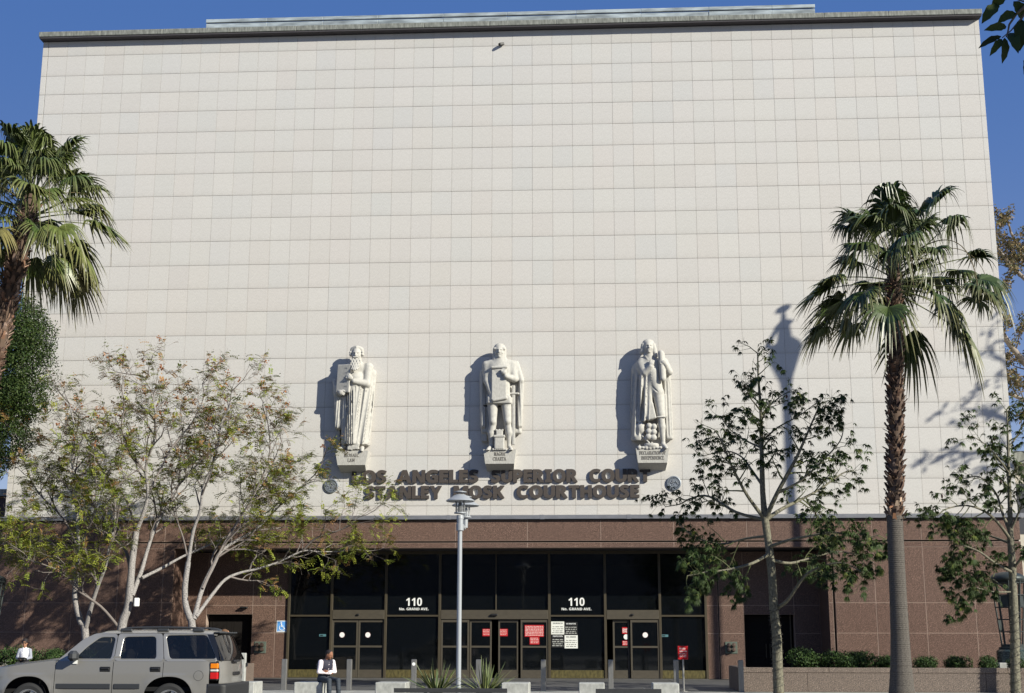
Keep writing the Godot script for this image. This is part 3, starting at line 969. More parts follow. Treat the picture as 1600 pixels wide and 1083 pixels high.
func text_mesh(s: String, height: float, depth: float, bold := 0.0, fam := "Droid Sans", weight := 700) -> TextMesh:
	var sf := SystemFont.new()
	sf.font_names = [fam]
	sf.font_weight = weight
	var f: Font = sf
	if bold != 0.0:
		var fv := FontVariation.new()
		fv.base_font = sf
		fv.variation_embolden = bold
		f = fv
	var t := TextMesh.new()
	t.font = f
	t.font_size = 64
	t.text = s
	t.pixel_size = height / (64.0 * 0.714)
	t.depth = depth
	t.curve_step = 1.0
	return t


func fit_text(p: MeshInstance3D, centre: Vector3, w: float, h: float) -> void:
	var b := p.mesh.get_aabb()
	p.scale = Vector3(w / b.size.x, h / b.size.y, 1)
	p.position = centre - b.get_center() * p.scale


# rows of small print too far off to read: strokes grouped like words
func fine_print(w: int, h: int, paper: Color, ink: Color, rows: Array, seeded: int) -> ImageTexture:
	var im := Image.create(w, h, false, Image.FORMAT_RGB8)
	im.fill(paper)
	var r := RandomNumberGenerator.new()
	r.seed = seeded
	for row in rows:  # [y, height, left, right]
		var x: int = row[2] + r.randi_range(0, 6)
		while x < row[3]:
			var word := r.randi_range(3, 8)
			for k in word:
				if x + 4 > row[3]:
					break
				var hh: int = row[1] - r.randi_range(0, int(row[1] * 0.35))
				im.fill_rect(Rect2i(x, row[0] + row[1] - hh, 3, hh), ink)
				if r.randf() < 0.7:
					im.fill_rect(Rect2i(x, row[0] + r.randi_range(0, row[1] - 2), 4, 2), ink)
				x += 5
			x += 6
	return ImageTexture.create_from_image(im)


func notice(called: String, label: String, cat: String, at: Vector3, size: Vector2, t: Texture2D, group := "") -> Node3D:
	var o := thing(called, label, cat, at, 0.0, group)
	var m := StandardMaterial3D.new()
	m.albedo_texture = t
	m.roughness = 0.6
	var mb := MB.new()
	mb.use_uv = true
	var h := size * 0.5
	mb.quad(Vector3(-h.x, -h.y, 0.004), Vector3(h.x, -h.y, 0.004), Vector3(h.x, h.y, 0.004), Vector3(-h.x, h.y, 0.004))
	for i in mb.uv.size():
		mb.uv[i].y = 1.0 - mb.uv[i].y
	part(o, "print", mb.mesh(), m)
	part(o, "sheet", boxm(Vector3(-h.x, -h.y, 0.0), Vector3(h.x, h.y, 0.003)), M.white)
	return o


func headline(o: Node3D, s: String, y: float, height: float, width: float, m: Material) -> void:
	var t := text_mesh(s, height, 0.002)
	fit_text(part(o, "headline", t, m), Vector3(0, y, 0.006), width, height)


func stickers() -> void:
	var z := GLASS_Z + 0.012
	for x in [-4.41, 2.72]:
		var o := thing("street_number", "white street number 110 on the %s tall pane" % ("left-hand" if x < 0 else "right-hand"), "sign", Vector3(x, 0, z))
		var t := text_mesh("110", 0.37, 0.006)
		var a := part(o, "numerals", t, M.white)
		fit_text(a, Vector3(0, 3.275, 0), 0.70, 0.35)
		var t2 := text_mesh("No. GRAND AVE.", 0.115, 0.006)
		var b := part(o, "street_name", t2, M.white)
		fit_text(b, Vector3(0, 2.965, 0), 1.3, 0.11)
	var wr := Color(0.86, 0.86, 0.83)
	var bk := Color(0.03, 0.03, 0.03)
	var rd := Color(0.70, 0.05, 0.09)
	var lines := [[46, 9, 10, 118], [66, 9, 6, 122], [86, 9, 14, 112], [104, 9, 8, 120]]
	var names := ["SEARCH", "NO WEAPONS", "INSPECCION", "NO ARMAS"]
	var look := ["white notice headed SEARCH, top left of the four on the pane", "black notice with white print headed NO WEAPONS beside the white SEARCH one", "black notice with white print under the white SEARCH notice", "white notice headed NO ARMAS, lowest right of the four on the pane"]
	var at := [Vector2(1.895, 2.15), Vector2(2.475, 2.13), Vector2(1.895, 1.60), Vector2(2.475, 1.57)]
	for k in 4:
		var light := k == 0 or k == 3
		var o := notice("notice", look[k], "notice", Vector3(at[k].x, at[k].y, z), Vector2(0.57, 0.56), fine_print(128, 128, wr if light else bk, bk if light else wr, lines, 5 + k), "notices beside the doors")
		headline(o, names[k], 0.205, 0.06, 0.42, M.black if light else M.white)
	var mid := []
	for y in [10, 26, 42, 58, 74, 90, 106]:
		mid.push_back([y, 11, 6, 250])
	notice("red_notice", "large red notice on the right-hand middle door", "notice", Vector3(0.875, 2.03, z + 0.025), Vector2(0.83, 0.50), fine_print(256, 128, rd, wr, mid, 21))
	notice("red_notice", "small red notice hung right under the large red one", "notice", Vector3(0.885, 1.61, z + 0.025), Vector2(0.42, 0.31), fine_print(128, 96, rd, wr, [[8, 11, 8, 120], [28, 11, 8, 120], [48, 11, 8, 120], [68, 11, 8, 120]], 22))
	notice("red_notice", "red notice on the middle door leaf left of the gap", "notice", Vector3(-1.21, 1.96, z - 0.045), Vector2(0.35, 0.31), fine_print(128, 96, rd, wr, [[10, 10, 8, 120], [30, 10, 8, 120], [50, 10, 8, 120], [70, 10, 14, 112]], 23))
	notice("red_notice", "red notice on the middle door leaf right of the gap", "notice", Vector3(-0.47, 1.96, z - 0.045), Vector2(0.37, 0.31), fine_print(128, 96, rd, wr, [[10, 10, 8, 120], [30, 10, 8, 120], [50, 10, 8, 120], [70, 10, 14, 112]], 24))
	var o := notice("exit_notice", "red EXIT notice on the half open door", "notice", Vector3(4.84, 2.05, z - 0.055), Vector2(0.30, 0.28), fine_print(32, 32, rd, rd, [], 1))
	var t := text_mesh("EXIT", 0.15, 0.002)
	fit_text(part(o, "lettering", t, M.white), Vector3(0, 0, 0.006), 0.25, 0.16)
	notice("red_notice", "small red notice low on the half open door", "notice", Vector3(4.84, 1.515, z - 0.055), Vector2(0.30, 0.20), fine_print(96, 64, rd, wr, [[6, 12, 6, 90], [24, 12, 6, 90], [42, 12, 6, 90]], 26))
	var dots := [[-7.56, 1.85, 0.0, "pale round sticker on the left leaf of the shut left-hand doors"], [-6.42, 1.85, 0.0, "pale round sticker on the right leaf of the shut left-hand doors"], [5.68, 1.86, 0.03, "white round sticker on the right-hand door"], [4.86, 1.78, -0.055, "white round sticker between two red notices on the half open door"]]
	for d in dots:
		var mb := MB.new()
		mb.disc(Vector3(0, 0, 0.004), Vector3(0, 0, 1), 0.11)
		var ring := MB.new()
		ring.disc(Vector3(0, 0, 0.002), Vector3(0, 0, 1), 0.118)
		var s := thing("round_sticker", d[3], "sticker", Vector3(d[0], d[1], z + d[2]))
		part(s, "face", mb.mesh(), M.white)
		part(s, "rim", ring.mesh(), mat(0.45, 0.2, 0.2, 0.6))
	var teal := mat(0.07, 0.17, 0.19, 0.5)
	for d in [[6.52, 1.83, "right-hand"], [-8.42, 1.83, "left-hand"]]:
		var s := thing("teal_sticker", "small teal label at the edge of the %s end pane" % d[2], "sticker", Vector3(d[0], d[1], z))
		part(s, "face", boxm(Vector3(-0.15, -0.05, 0), Vector3(0.15, 0.05, 0.004)), teal)
		part(s, "print", boxm(Vector3(-0.11, -0.025, 0.004), Vector3(0.02, 0.02, 0.006)), M.black)
	# blue access sign
	var acc := thing("access_sign", "blue and white wheelchair access sign on the left granite pier", "sign", Vector3(-10.24, 2.21, GLASS_Z + 0.002))
	part(acc, "plate", boxm(Vector3(-0.24, -0.25, 0), Vector3(0.24, 0.25, 0.012), 0.004), M.white)
	part(acc, "field", boxm(Vector3(-0.205, -0.215, 0.012), Vector3(0.205, 0.215, 0.016)), mat(0.10, 0.32, 0.72, 0.5))
	var man := MB.new()
	man.disc(Vector3(-0.03, 0.15, 0.02), Vector3(0, 0, 1), 0.035)
	man.tube(PackedVector3Array([Vector3(-0.03, 0.11, 0.018), Vector3(-0.01, -0.02, 0.018), Vector3(0.08, -0.03, 0.018), Vector3(0.12, -0.12, 0.018), Vector3(0.16, -0.11, 0.018)]), PackedFloat32Array([0.018, 0.018, 0.016, 0.014, 0.012]), 6)
	man.tube(PackedVector3Array([Vector3(-0.03, 0.05, 0.018), Vector3(0.06, 0.045, 0.018)]), PackedFloat32Array([0.012, 0.012]), 6)
	var wheel := PackedVector3Array()
	var wr2 := PackedFloat32Array()
	for k in 15:
		var a := 2.1 + k * 4.3 / 14.0
		wheel.push_back(Vector3(-0.01 + cos(a) * 0.105, -0.06 + sin(a) * 0.105, 0.018))
		wr2.push_back(0.013)
	man.tube(wheel, wr2, 6)
	man.box(Vector3(-0.15, -0.205, 0.016), Vector3(0.15, -0.185, 0.019))
	part(acc, "symbol", man.mesh(), M.white)
	# fire hose inlets
	for d in [[-11.17, 1.31, "left"], [9.36, 1.33, "right"]]:
		var f := thing("hose_inlet", "bronze plate with four hose inlets on the %s granite pier" % d[2], "fire inlet", Vector3(d[0], d[1], GLASS_Z), 0.0, "four way hose inlets")
		part(f, "plate", boxm(Vector3(-0.26, -0.25, 0), Vector3(0.26, 0.25, 0.03), 0.008), tex(mat(0.13, 0.16, 0.13, 0.5, 0.3), M.streak, Vector3(1, 1, 1)))
		for k in 4:
			var c := MB.new()
			c.lathe(PackedVector2Array([Vector2(0.07, 0.0), Vector2(0.07, 0.1), Vector2(0.085, 0.1), Vector2(0.085, 0.17), Vector2(0.0, 0.18)]), Vector3.ZERO, 14)
			var i := part(f, "inlet_cap", c.mesh(), mat(0.09, 0.06, 0.045, 0.45, 0.4), Vector3(-0.12 + (k % 2) * 0.22, -0.11 + (k / 2) * 0.19, 0.03))
			i.rotation.x = deg_to_rad(75)
	var wl := thing("wall_light", "small black light fitting over the left side door", "light fitting", Vector3(-11.95, 3.02, GLASS_Z))
	part(wl, "hood", boxm(Vector3(-0.17, -0.035, 0), Vector3(0.17, 0.05, 0.2), 0.03), M.black)


func build_roof() -> void:
	var co := MB.new()
	var x := WALL_L - 0.09
	var segs := [WALL_L - 0.09]
	while x < WALL_R:
		x += rnd(2.9, 3.2)
		segs.push_back(minf(x, WALL_R + 0.06))
	for i in segs.size() - 1:
		var cm := boxm(Vector3(segs[i] + 0.004, 29.33, -0.2), Vector3(segs[i + 1] - 0.004, 29.585, 0.40), 0.02)
		part(court, "coping_stone", cm, M.cornice)
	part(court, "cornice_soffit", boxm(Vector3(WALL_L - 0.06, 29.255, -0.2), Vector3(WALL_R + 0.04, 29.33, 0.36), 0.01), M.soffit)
	var ph := MB.new()
	ph.box(Vector3(-15.3, 29.2, -20), Vector3(14.4, 31.42, -3.02))
	part(court, "roof_house", ph.mesh(), M.core)
	var cap := MB.new()
	x = -15.36
	while x < 14.4:
		var x2 := minf(x + rnd(2.6, 3.4), 14.46)
		cap.box(Vector3(x + 0.006, 31.46, -3.02), Vector3(x2 - 0.006, 31.63, -2.86), 0.01)
		cap.box(Vector3(x + 0.006, 30.8, -3.02), Vector3(x2 - 0.006, 31.41, -2.93 + rnd(0.0, 0.03)), 0.01)
		x = x2
	part(court, "roof_cladding", cap.mesh(), tex(mat(0.50, 0.56, 0.58, 0.45, 0.2), noise_tex(0.012, 0.6, 1.0, 3, FastNoiseLite.TYPE_SIMPLEX_SMOOTH, 512, 31), Vector3(0.1, 0.4, 0.1)))
	var cam := thing("security_camera", "small black camera high on the pale stone wall", "camera", Vector3(-0.5, 28.55, 0.0))
	part(cam, "bracket", boxm(Vector3(-0.03, -0.03, 0), Vector3(0.03, 0.03, 0.06), 0.008), M.black)
	var hb := MB.new()
	hb.box(Vector3(-0.08, -0.06, -0.13), Vector3(0.08, 0.06, 0.13), 0.02, Transform3D(Basis(Vector3.UP, -0.9) * Basis(Vector3.RIGHT, 0.35), Vector3(0, -0.02, 0.13)))
	part(cam, "housing", hb.mesh(), M.black)


func build_letters() -> void:
	var brown := tex(mat(0.060, 0.047, 0.040, 0.75), M.streak, Vector3(1, 1, 1))
	var words := [["LOS", 549.0, 603.5, 0], ["ANGELES", 621.0, 748.5, 0], ["SUPERIOR", 768.5, 903.5, 0], ["COURT", 921.5, 1016.5, 0], ["STANLEY", 570.5, 690.5, 1], ["MOSK", 709.0, 789.0, 1], ["COURTHOUSE", 808.0, 999.0, 1]]
	var title := thing("wall_lettering", "two rows of thick brown capitals naming the court, under the statues", "lettering", Vector3(0, 0, 0.0))
	for w in words:
		var row: int = w[3]
		var x0: float = -6.973 + (w[1] - 547.0) * 0.027526 if row == 0 else -6.369 + (w[1] - 568.0) * 0.02745
		var x1: float = -6.973 + (w[2] - 547.0) * 0.027526 if row == 0 else -6.369 + (w[2] - 568.0) * 0.02745
		var cap := 0.56 if row == 0 else 0.545
		var y := 8.255 if row == 0 else 7.58
		var word: String = w[0]
		var shapes := []
		var total := 0.0
		for ch in word:
			var sh := glyph(ch, cap)
			shapes.push_back(sh)
			total += sh[2]
		var gap := 0.03
		var k := (x1 - x0 - gap * (word.length() - 1)) / total
		var x := x0
		for sh in shapes:
			var p: CSGPolygon3D = sh[0]
			title.add_child(p, true)
			p.material = brown
			p.scale = Vector3(k, 1, 1)
			p.position = Vector3(x - sh[1] * k, y, 0.10)
			x += sh[2] * k + gap


# a heavy capital cut from plate: the outline of a bold letter, thickened; returns [node, left edge, width]
func glyph(ch: String, cap: float) -> Array:
	var sf := SystemFont.new()
	sf.font_names = ["Droid Sans"]
	sf.font_weight = 700
	var rid: RID = sf.get_rids()[0]
	var ts := TextServerManager.get_primary_interface()
	var gi := ts.font_get_glyph_index(rid, 256, ch.unicode_at(0), 0)
	var d := ts.font_get_glyph_contours(rid, 256, gi)
	var pts: PackedVector3Array = d["points"]
	var ends: PackedInt32Array = d["contours"]
	var loops := []
	var first := 0
	for e in ends:
		var c: Array[Vector3] = []
		for i in range(first, e + 1):
			c.push_back(pts[i])
			var nx := pts[i + 1] if i < e else pts[first]
			if int(pts[i].z) == 0 and int(nx.z) == 0:
				c.push_back(Vector3((pts[i].x + nx.x) * 0.5, (pts[i].y + nx.y) * 0.5, 1))
		first = e + 1
		var out := PackedVector2Array()
		var n := c.size()
		for i in n:
			if int(c[i].z) == 1:
				out.push_back(Vector2(c[i].x, c[i].y))
			else:
				var a: Vector3 = c[(i + n - 1) % n]
				var b: Vector3 = c[(i + 1) % n]
				for q in range(1, 5):
					var t := q / 5.0
					out.push_back(Vector2(a.x, a.y) * (1 - t) * (1 - t) + Vector2(c[i].x, c[i].y) * 2 * t * (1 - t) + Vector2(b.x, b.y) * t * t)
		loops.push_back(out)
	var flip := 1.0
	var hi := 0.0
	var lo := 1e9
	for l in loops:
		for p in l:
			hi = maxf(hi, absf(p.y))
			if p.y < -20.0:
				flip = -1.0
	var k := cap / (256.0 * 0.714)
	var outer := PackedVector2Array()
	var holes := []
	for l in loops:
		var s := PackedVector2Array()
		for p in l:
			s.push_back(Vector2(p.x * k, p.y * k * flip))
		if Geometry2D.is_polygon_clockwise(s):
			s.reverse()
		loops[loops.find(l)] = s
	loops.sort_custom(func(a, b): return area(a) > area(b))
	var fat := 0.024
	outer = Geometry2D.offset_polygon(loops[0], fat, Geometry2D.JOIN_MITER)[0]
	for i in range(1, loops.size()):
		var h := Geometry2D.offset_polygon(loops[i], -fat, Geometry2D.JOIN_MITER)
		if h.size():
			holes.push_back(h[0])
	# back to the height of the capitals
	var sy := 1.0 / (1.0 + 2.0 * fat / cap)
	var l := 1e9
	var r := -1e9
	for set_ in [outer] + holes:
		for p in set_:
			l = minf(l, p.x)
			r = maxf(r, p.x)
	var sq := func(poly: PackedVector2Array) -> PackedVector2Array:
		var o := PackedVector2Array()
		for p in poly:
			o.push_back(Vector2(p.x, (p.y + fat) * sy))
		return o
	var n := CSGPolygon3D.new()
	n.name = "letter"
	n.polygon = sq.call(outer)
	n.depth = 0.09
	for h in holes:
		var c := CSGPolygon3D.new()
		c.name = "counter"
		c.operation = CSGShape3D.OPERATION_SUBTRACTION
		c.polygon = sq.call(h)
		c.depth = 0.3
		c.position.z = 0.1
		n.add_child(c, true)
	return [n, l, r - l]


func area(p: PackedVector2Array) -> float:
	var a := 0.0
	for i in p.size():
		a += p[i].cross(p[(i + 1) % p.size()])
	return absf(a)


func build_surroundings() -> void:
	# the plain block across the street, which the dark panes mirror
	var b := thing("opposite_building", "plain shaded office block across the street", "building", Vector3(0, 0, 92))
	part(b, "wall", boxm(Vector3(-60, -0.1, 0), Vector3(45, 17, 20)), mat(0.3, 0.27, 0.23, 0.9))
	part(b, "roof", boxm(Vector3(-60.5, 17.01, -0.5), Vector3(45.5, 17.6, 20.5)), mat(0.2, 0.2, 0.2, 0.9))
	# neighbour to the right of the courthouse
	var n := thing("side_building", "low pale building with a flat grey roof edge right of the courthouse", "building", Vector3(23.0, 0, -8.0))
	part(n, "wall", boxm(Vector3(0, 0, -10), Vector3(30, 9.9, 0)), tex(mat(0.46, 0.42, 0.36, 0.8), M.streak, Vector3(0.2, 0.2, 0.2)))
	part(n, "roof_edge", boxm(Vector3(-0.5, 9.9, -10.5), Vector3(30.5, 10.5, 0.6), 0.03), M.cornice)
	part(n, "window", boxm(Vector3(0.6, 6.6, -0.05), Vector3(5, 9.0, 0.03)), mat(0.05, 0.05, 0.055, 0.3))
	# the slice of wall seen past the left corner
	var l := thing("dark_building", "dark narrow building beyond the left corner of the courthouse", "building", Vector3(-30.6, 0, -20))
	part(l, "wall", boxm(Vector3(-20, 0, -10), Vector3(0, 9.9, 0)), mat(0.05, 0.03, 0.03, 0.8))
	part(l, "roof_edge", boxm(Vector3(-20.3, 9.9, -10.3), Vector3(0.2, 10.3, 0.3)), M.cornice)
	# tall lamp standard beyond the right edge; it is what throws the long shadow on the stone
	var s := thing("light_mast", "tall grey mast with a hooded lantern beyond the right edge", "street lamp", Vector3(22.9, 0, 7.4))
	var p := MB.new()
	p.lathe(PackedVector2Array([Vector2(0.3, 0), Vector2(0.16, 0.8), Vector2(0.13, 1.0), Vector2(0.12, 17.6), Vector2(0.14, 18.9), Vector2(0.0, 19.0)]), Vector3.ZERO, 16)
	part(s, "pole", p.mesh(), M.grey_paint)
	var hd := MB.new()
	hd.lathe(PackedVector2Array([Vector2(0.13, 18.7), Vector2(0.17, 19.2), Vector2(0.33, 19.9), Vector2(0.44, 20.4), Vector2(0.38, 20.65), Vector2(0.19, 21.0), Vector2(0.15, 21.55), Vector2(0.25, 21.65), Vector2(0.08, 21.85), Vector2(0.05, 22.2)]), Vector3.ZERO, 18)
	part(s, "lantern", hd.mesh(), M.grey_paint)
	var fn := MB.new()
	fn.ball(Vector3(0, 22.35, 0), Vector3(0.2, 0.14, 0.2), 8)
	part(s, "finial", fn.mesh(), M.grey_paint)
	var ar := MB.new()
	ar.tube(PackedVector3Array([Vector3(0, 20.4, 0), Vector3(-0.75, 20.7, 0), Vector3(-0.35, 21.4, 0), Vector3(-0.12, 21.7, 0)]), PackedFloat32Array([0.1, 0.09, 0.07, 0.05]), 8)
	part(s, "arm", ar.mesh(), M.grey_paint)


# ---------------------------------------------------------------- the three carved figures
func build_statues() -> void:
	robed_figure(Vector3(-6.87, 9.6, 0))
	armed_figure(Vector3(-0.48, 9.62, 0))
	cloaked_figure(Vector3(6.03, 9.62, 0))
	for d in [[-7.83, 8.15, "left"], [6.94, 8.19, "right"]]:
		var o := thing("seal", "round grey seal on the stone, at the %s end of the lettering" % d[2], "seal", Vector3(d[0], d[1], 0.0))
		var m := MB.new()
		m.lathe(PackedVector2Array([Vector2(0.31, 0.0), Vector2(0.31, 0.06), Vector2(0.27, 0.075), Vector2(0.26, 0.055), Vector2(0.2, 0.05), Vector2(0.19, 0.065), Vector2(0.17, 0.06), Vector2(0.0, 0.06)]), Vector3.ZERO, 32)
		var metal := tex(mat(0.22, 0.245, 0.28, 0.5, 0.35), M.streak, Vector3(2, 2, 2))
		var p := part(o, "disc", m.mesh(), metal)
		p.rotation.x = PI / 2
		var r := MB.new()
		for k in 22:
			var a := TAU * k / 22.0
			r.box(Vector3(-0.012, 0.205, 0.05), Vector3(0.012, 0.25, 0.062 + rnd(0, 0.01)), 0.003, Transform3D(Basis(Vector3(0, 0, 1), a), Vector3.ZERO))
		for k in 16:
			var a := rnd(0, TAU)
			var q := rnd(0.03, 0.15)
			r.ball(Vector3(cos(a) * q, sin(a) * q, 0.06), Vector3(rnd(0.015, 0.04), rnd(0.02, 0.05), 0.022), 4)
		part(o, "relief", r.mesh(), mat(0.12, 0.13, 0.15, 0.5, 0.3))


func sp(px: float, py: float, z: float, xc: float, yb: float) -> Vector3:
	return Vector3((px - xc) * 0.00554, (yb - py) * 0.0056 - (z - 0.4) * 0.19, z)


func plinth(o: Node3D, w0: float, w1: float, words: Array, size: float) -> void:
	var m := MB.new()
	var h := 0.62
	var t := 0.62
	var b := 0.60
	var a := [Vector3(-w0, 0, t), Vector3(w0, 0, t), Vector3(w0, 0, 0), Vector3(-w0, 0, 0)]
	var c := [Vector3(-w1, -h, b), Vector3(w1, -h, b), Vector3(w1 * 0.92, -h - 0.26, 0), Vector3(-w1 * 0.92, -h - 0.26, 0)]
	m.quad(a[0], a[1], a[2], a[3])
	m.quad(c[0], c[1], a[1], a[0])
	m.quad(c[1], c[2], a[2], a[1])
	m.quad(c[3], c[0], a[0], a[3])
	m.quad(c[3], c[2], c[1], c[0])
	part(o, "plinth", m.mesh(), M.carved)
	for i in words.size():
		var tm := text_mesh(words[i], 0.15, 0.025, 0.0, "Droid Serif")
		var p := part(o, "inscription", tm, M.carved_dark)
		var wd: float = size * (words[i] as String).length() / 10.0
		fit_text(p, Vector3.ZERO, wd, 0.15)
		p.position += Vector3(0, -0.2 - i * 0.21, 0.612 - i * 0.007)
		p.rotation.x = 0.03


func face(c: Carve, o: Vector3, s: float, turn := 0.0) -> void:
	# o: centre of the skull, s: half the height of the head; looks along +z
	var b := Basis(Vector3.UP, turn)
	c.put(1, o, Vector3(0.68, 0.95, 0.85) * s, Vector2.ZERO, 0.0)
	c.put(1, o + b * Vector3(0, -0.38, 0.12) * s, Vector3(0.52, 0.62, 0.62) * s, Vector2.ZERO, 0.2 * s)
	for e in [-1.0, 1.0]:
		c.put(1, o + b * Vector3(0.27 * e, 0.02, 0.78) * s, Vector3(0.17, 0.12, 0.16) * s, Vector2.ZERO, 0.06 * s, 0, true)
		c.put(1, o + b * Vector3(0.27 * e, -0.02, 0.66) * s, Vector3(0.11, 0.08, 0.1) * s, Vector2.ZERO, 0.02 * s)
		c.put(0, o + b * Vector3(0.08 * e, 0.16, 0.80) * s, o + b * Vector3(0.45 * e, 0.14, 0.64) * s, Vector2(0.08, 0.06) * s, 0.06 * s)
		c.put(1, o + b * Vector3(0.34 * e, -0.3, 0.55) * s, Vector3(0.18, 0.16, 0.16) * s, Vector2.ZERO, 0.1 * s)
	c.put(0, o + b * Vector3(0, 0.12, 0.80) * s, o + b * Vector3(0, -0.26, 1.0) * s, Vector2(0.07, 0.13) * s, 0.06 * s)
	c.put(0, o + b * Vector3(-0.15, -0.52, 0.72) * s, o + b * Vector3(0.15, -0.52, 0.72) * s, Vector2(0.07, 0.07) * s, 0.05 * s)
	c.put(1, o + b * Vector3(0, -0.45, 0.86) * s, Vector3(0.2, 0.035, 0.1) * s, Vector2.ZERO, 0.03 * s, 0, true)
	c.put(1, o + b * Vector3(0, -0.8, 0.6) * s, Vector3(0.2, 0.17, 0.18) * s, Vector2.ZERO, 0.12 * s)


func fist(c: Carve, at: Vector3, along: Vector3, nrm: Vector3, s: float) -> void:
	var side := along.cross(nrm).normalized()
	c.put(1, at, Vector3(s, s * 0.8, s * 0.6), Vector2.ZERO, s * 0.3)
	for k in 4:
		var q := at + side * (k - 1.5) * s * 0.42 + along * s * 0.7
		c.put(0, q, q + along * s * (0.85 - absf(k - 1.4) * 0.12) - nrm * s * 0.25, Vector2(s * 0.24, s * 0.19), s * 0.06)
	c.put(0, at - side * s * 0.8 + along * s * 0.2, at - side * s * 0.7 + along * s * 1.1 + nrm * s * 0.2, Vector2(s * 0.27, s * 0.2), s * 0.1)


func finish_figure(o: Node3D, c: Carve) -> void:
	var m := MB.new()
	c.net(m, Transform3D())
	part(o, "figure", m.mesh(), M.carved)


func robed_figure(at: Vector3) -> void:
	M.carved_dark = mat(0.16, 0.145, 0.125, 0.9)
	var o := thing("statue", "stone statue of a bearded robed man clasping two tablets, left of the three", "statue", at)
	plinth(o, 0.72, 0.60, ["MOSAIC", "LAW"], 1.1)
	var c := Carve.new(Vector3(-1.05, -0.05, -0.05), Vector3(1.05, 4.75, 1.12), 0.021)
	var X := 275.0
	var Y := 895.0
	# cloak: broad at the shoulders, narrowing to the hem
	for k in 9:
		var t := k / 8.0
		c.put(1, Vector3(0.10 + 0.04 * (1 - t), lerpf(0.45, 3.45, t), 0.2), Vector3(lerpf(0.56, 0.80, t), 0.42, lerpf(0.33, 0.36, t)), Vector2.ZERO, 0.12)
	c.put(2, Vector3(0.34, 1.9, 0.16), Vector3(0.47, 1.72, 0.16), Vector2(0.1, 0), 0.1, 0, false, Basis(Vector3(0, 0, 1), -0.07))
	# robe in front
	c.put(0, sp(270, 830, 0.42, X, Y), sp(290, 330, 0.42, X, Y), Vector2(0.36, 0.40), 0.15)
	c.put(0, sp(225, 820, 0.45, X, Y), sp(215, 480, 0.42, X, Y), Vector2(0.22, 0.2), 0.08)
	c.put(0, sp(350, 830, 0.42, X, Y), sp(365, 380, 0.36, X, Y), Vector2(0.22, 0.28), 0.08)
	c.put(1, sp(285, 250, 0.34, X, Y), Vector3(0.62, 0.34, 0.33), Vector2.ZERO, 0.1)
	c.put(2, sp(285, 868, 0.4, X, Y), Vector3(1.0, 0.12, 0.8), Vector2(0.01, 0), 0.0, 0, true)
	c.fold(Vector3(-0.4, 0.2, 0.3), Vector3(0.14, 2.7, 1.1), Vector3(1, 0.02, 0), 34.0, 0.045)
	c.fold(Vector3(0.1, 0.2, 0.3), Vector3(0.9, 3.0, 1.1), Vector3(1, -0.12, 0), 15.0, 0.038)
	c.put(0, sp(300, 800, 0.84, X, Y), sp(293, 390, 0.83, X, Y), Vector2(0.075, 0.045), 0.03, 0, true)
	# hanging sleeve on the tablet side
	c.put(0, sp(140, 400, 0.34, X, Y), sp(160, 690, 0.34, X, Y), Vector2(0.17, 0.17), 0.06)
	c.put(2, sp(168, 590, 0.24, X, Y), Vector3(0.23, 0.75, 0.26), Vector2(0.09, 0), 0.06, 0, false, Basis(Vector3(0, 0, 1), 0.04))
	c.put(0, sp(118, 345, 0.3, X, Y), sp(145, 440, 0.4, X, Y), Vector2(0.12, 0.18), 0.06)
	c.put(0, sp(172, 700, 0.62, X, Y), sp(180, 500, 0.64, X, Y), Vector2(0.06, 0.04), 0.05, 0, true)
	c.fold(Vector3(-1.0, 0.9, 0.3), Vector3(-0.35, 2.6, 1.1), Vector3(1, -0.05, 0), 30.0, 0.02)
	c.put(2, sp(150, 800, 0.1, X, Y), Vector3(0.1, 0.42, 0.12), Vector2(0.03, 0), 0.04)
	# arms
	c.put(0, sp(385, 235, 0.42, X, Y), sp(378, 365, 0.58, X, Y), Vector2(0.22, 0.17), 0.08)
	c.put(0, sp(378, 365, 0.6, X, Y), sp(285, 345, 0.86, X, Y), Vector2(0.17, 0.11), 0.05)
	fist(c, sp(255, 315, 0.9, X, Y), Vector3(-0.8, 0.5, -0.1).normalized(), Vector3(0, 0, 1), 0.13)
	c.put(0, sp(150, 400, 0.45, X, Y), sp(180, 440, 0.72, X, Y), Vector2(0.14, 0.11), 0.05)
	fist(c, sp(185, 430, 0.78, X, Y), Vector3(0.85, -0.3, 0.15).normalized(), Vector3(0, 0, 1), 0.12)
	# tablets
	c.put(2, sp(205, 325, 0.66, X, Y), Vector3(0.33, 0.62, 0.13), Vector2(0.02, 0), 0.0, 0, false, Basis(Vector3.UP, -0.35) * Basis(Vector3(0, 0, 1), -0.05))
	c.put(2, sp(170, 300, 0.79, X, Y), Vector3(0.03, 0.6, 0.02), Vector2(0.005, 0), 0.0, 0, true, Basis(Vector3.UP, -0.35))
	for k in 10:
		c.put(2, sp(165 + (k % 2) * 52, 245 + (k / 2) * 36, 0.76, X, Y), Vector3(0.07, 0.022, 0.04), Vector2(0.005, 0), 0.0, 0, true, Basis(Vector3.UP, -0.35))
	# head and beard
	var hd := sp(292, 132, 0.52, X, Y)
	c.put(0, sp(290, 215, 0.4, X, Y), hd, Vector2(0.22, 0.2), 0.1)
	face(c, hd, 0.33)
	for k in 9:
		var a := -1.2 + k * 0.3
		c.put(1, hd + Vector3(sin(a) * 0.24, 0.16 + cos(a) * 0.13, 0.08 - 0.1 * absf(sin(a))), Vector3(0.08, 0.1, 0.12), Vector2.ZERO, 0.03)
	for e in [-1.0, 1.0]:
		for k in 2:
			c.put(1, hd + Vector3(e * 0.26, 0.08 - k * 0.1, 0.02), Vector3(0.07, 0.07, 0.14), Vector2.ZERO, 0.02)
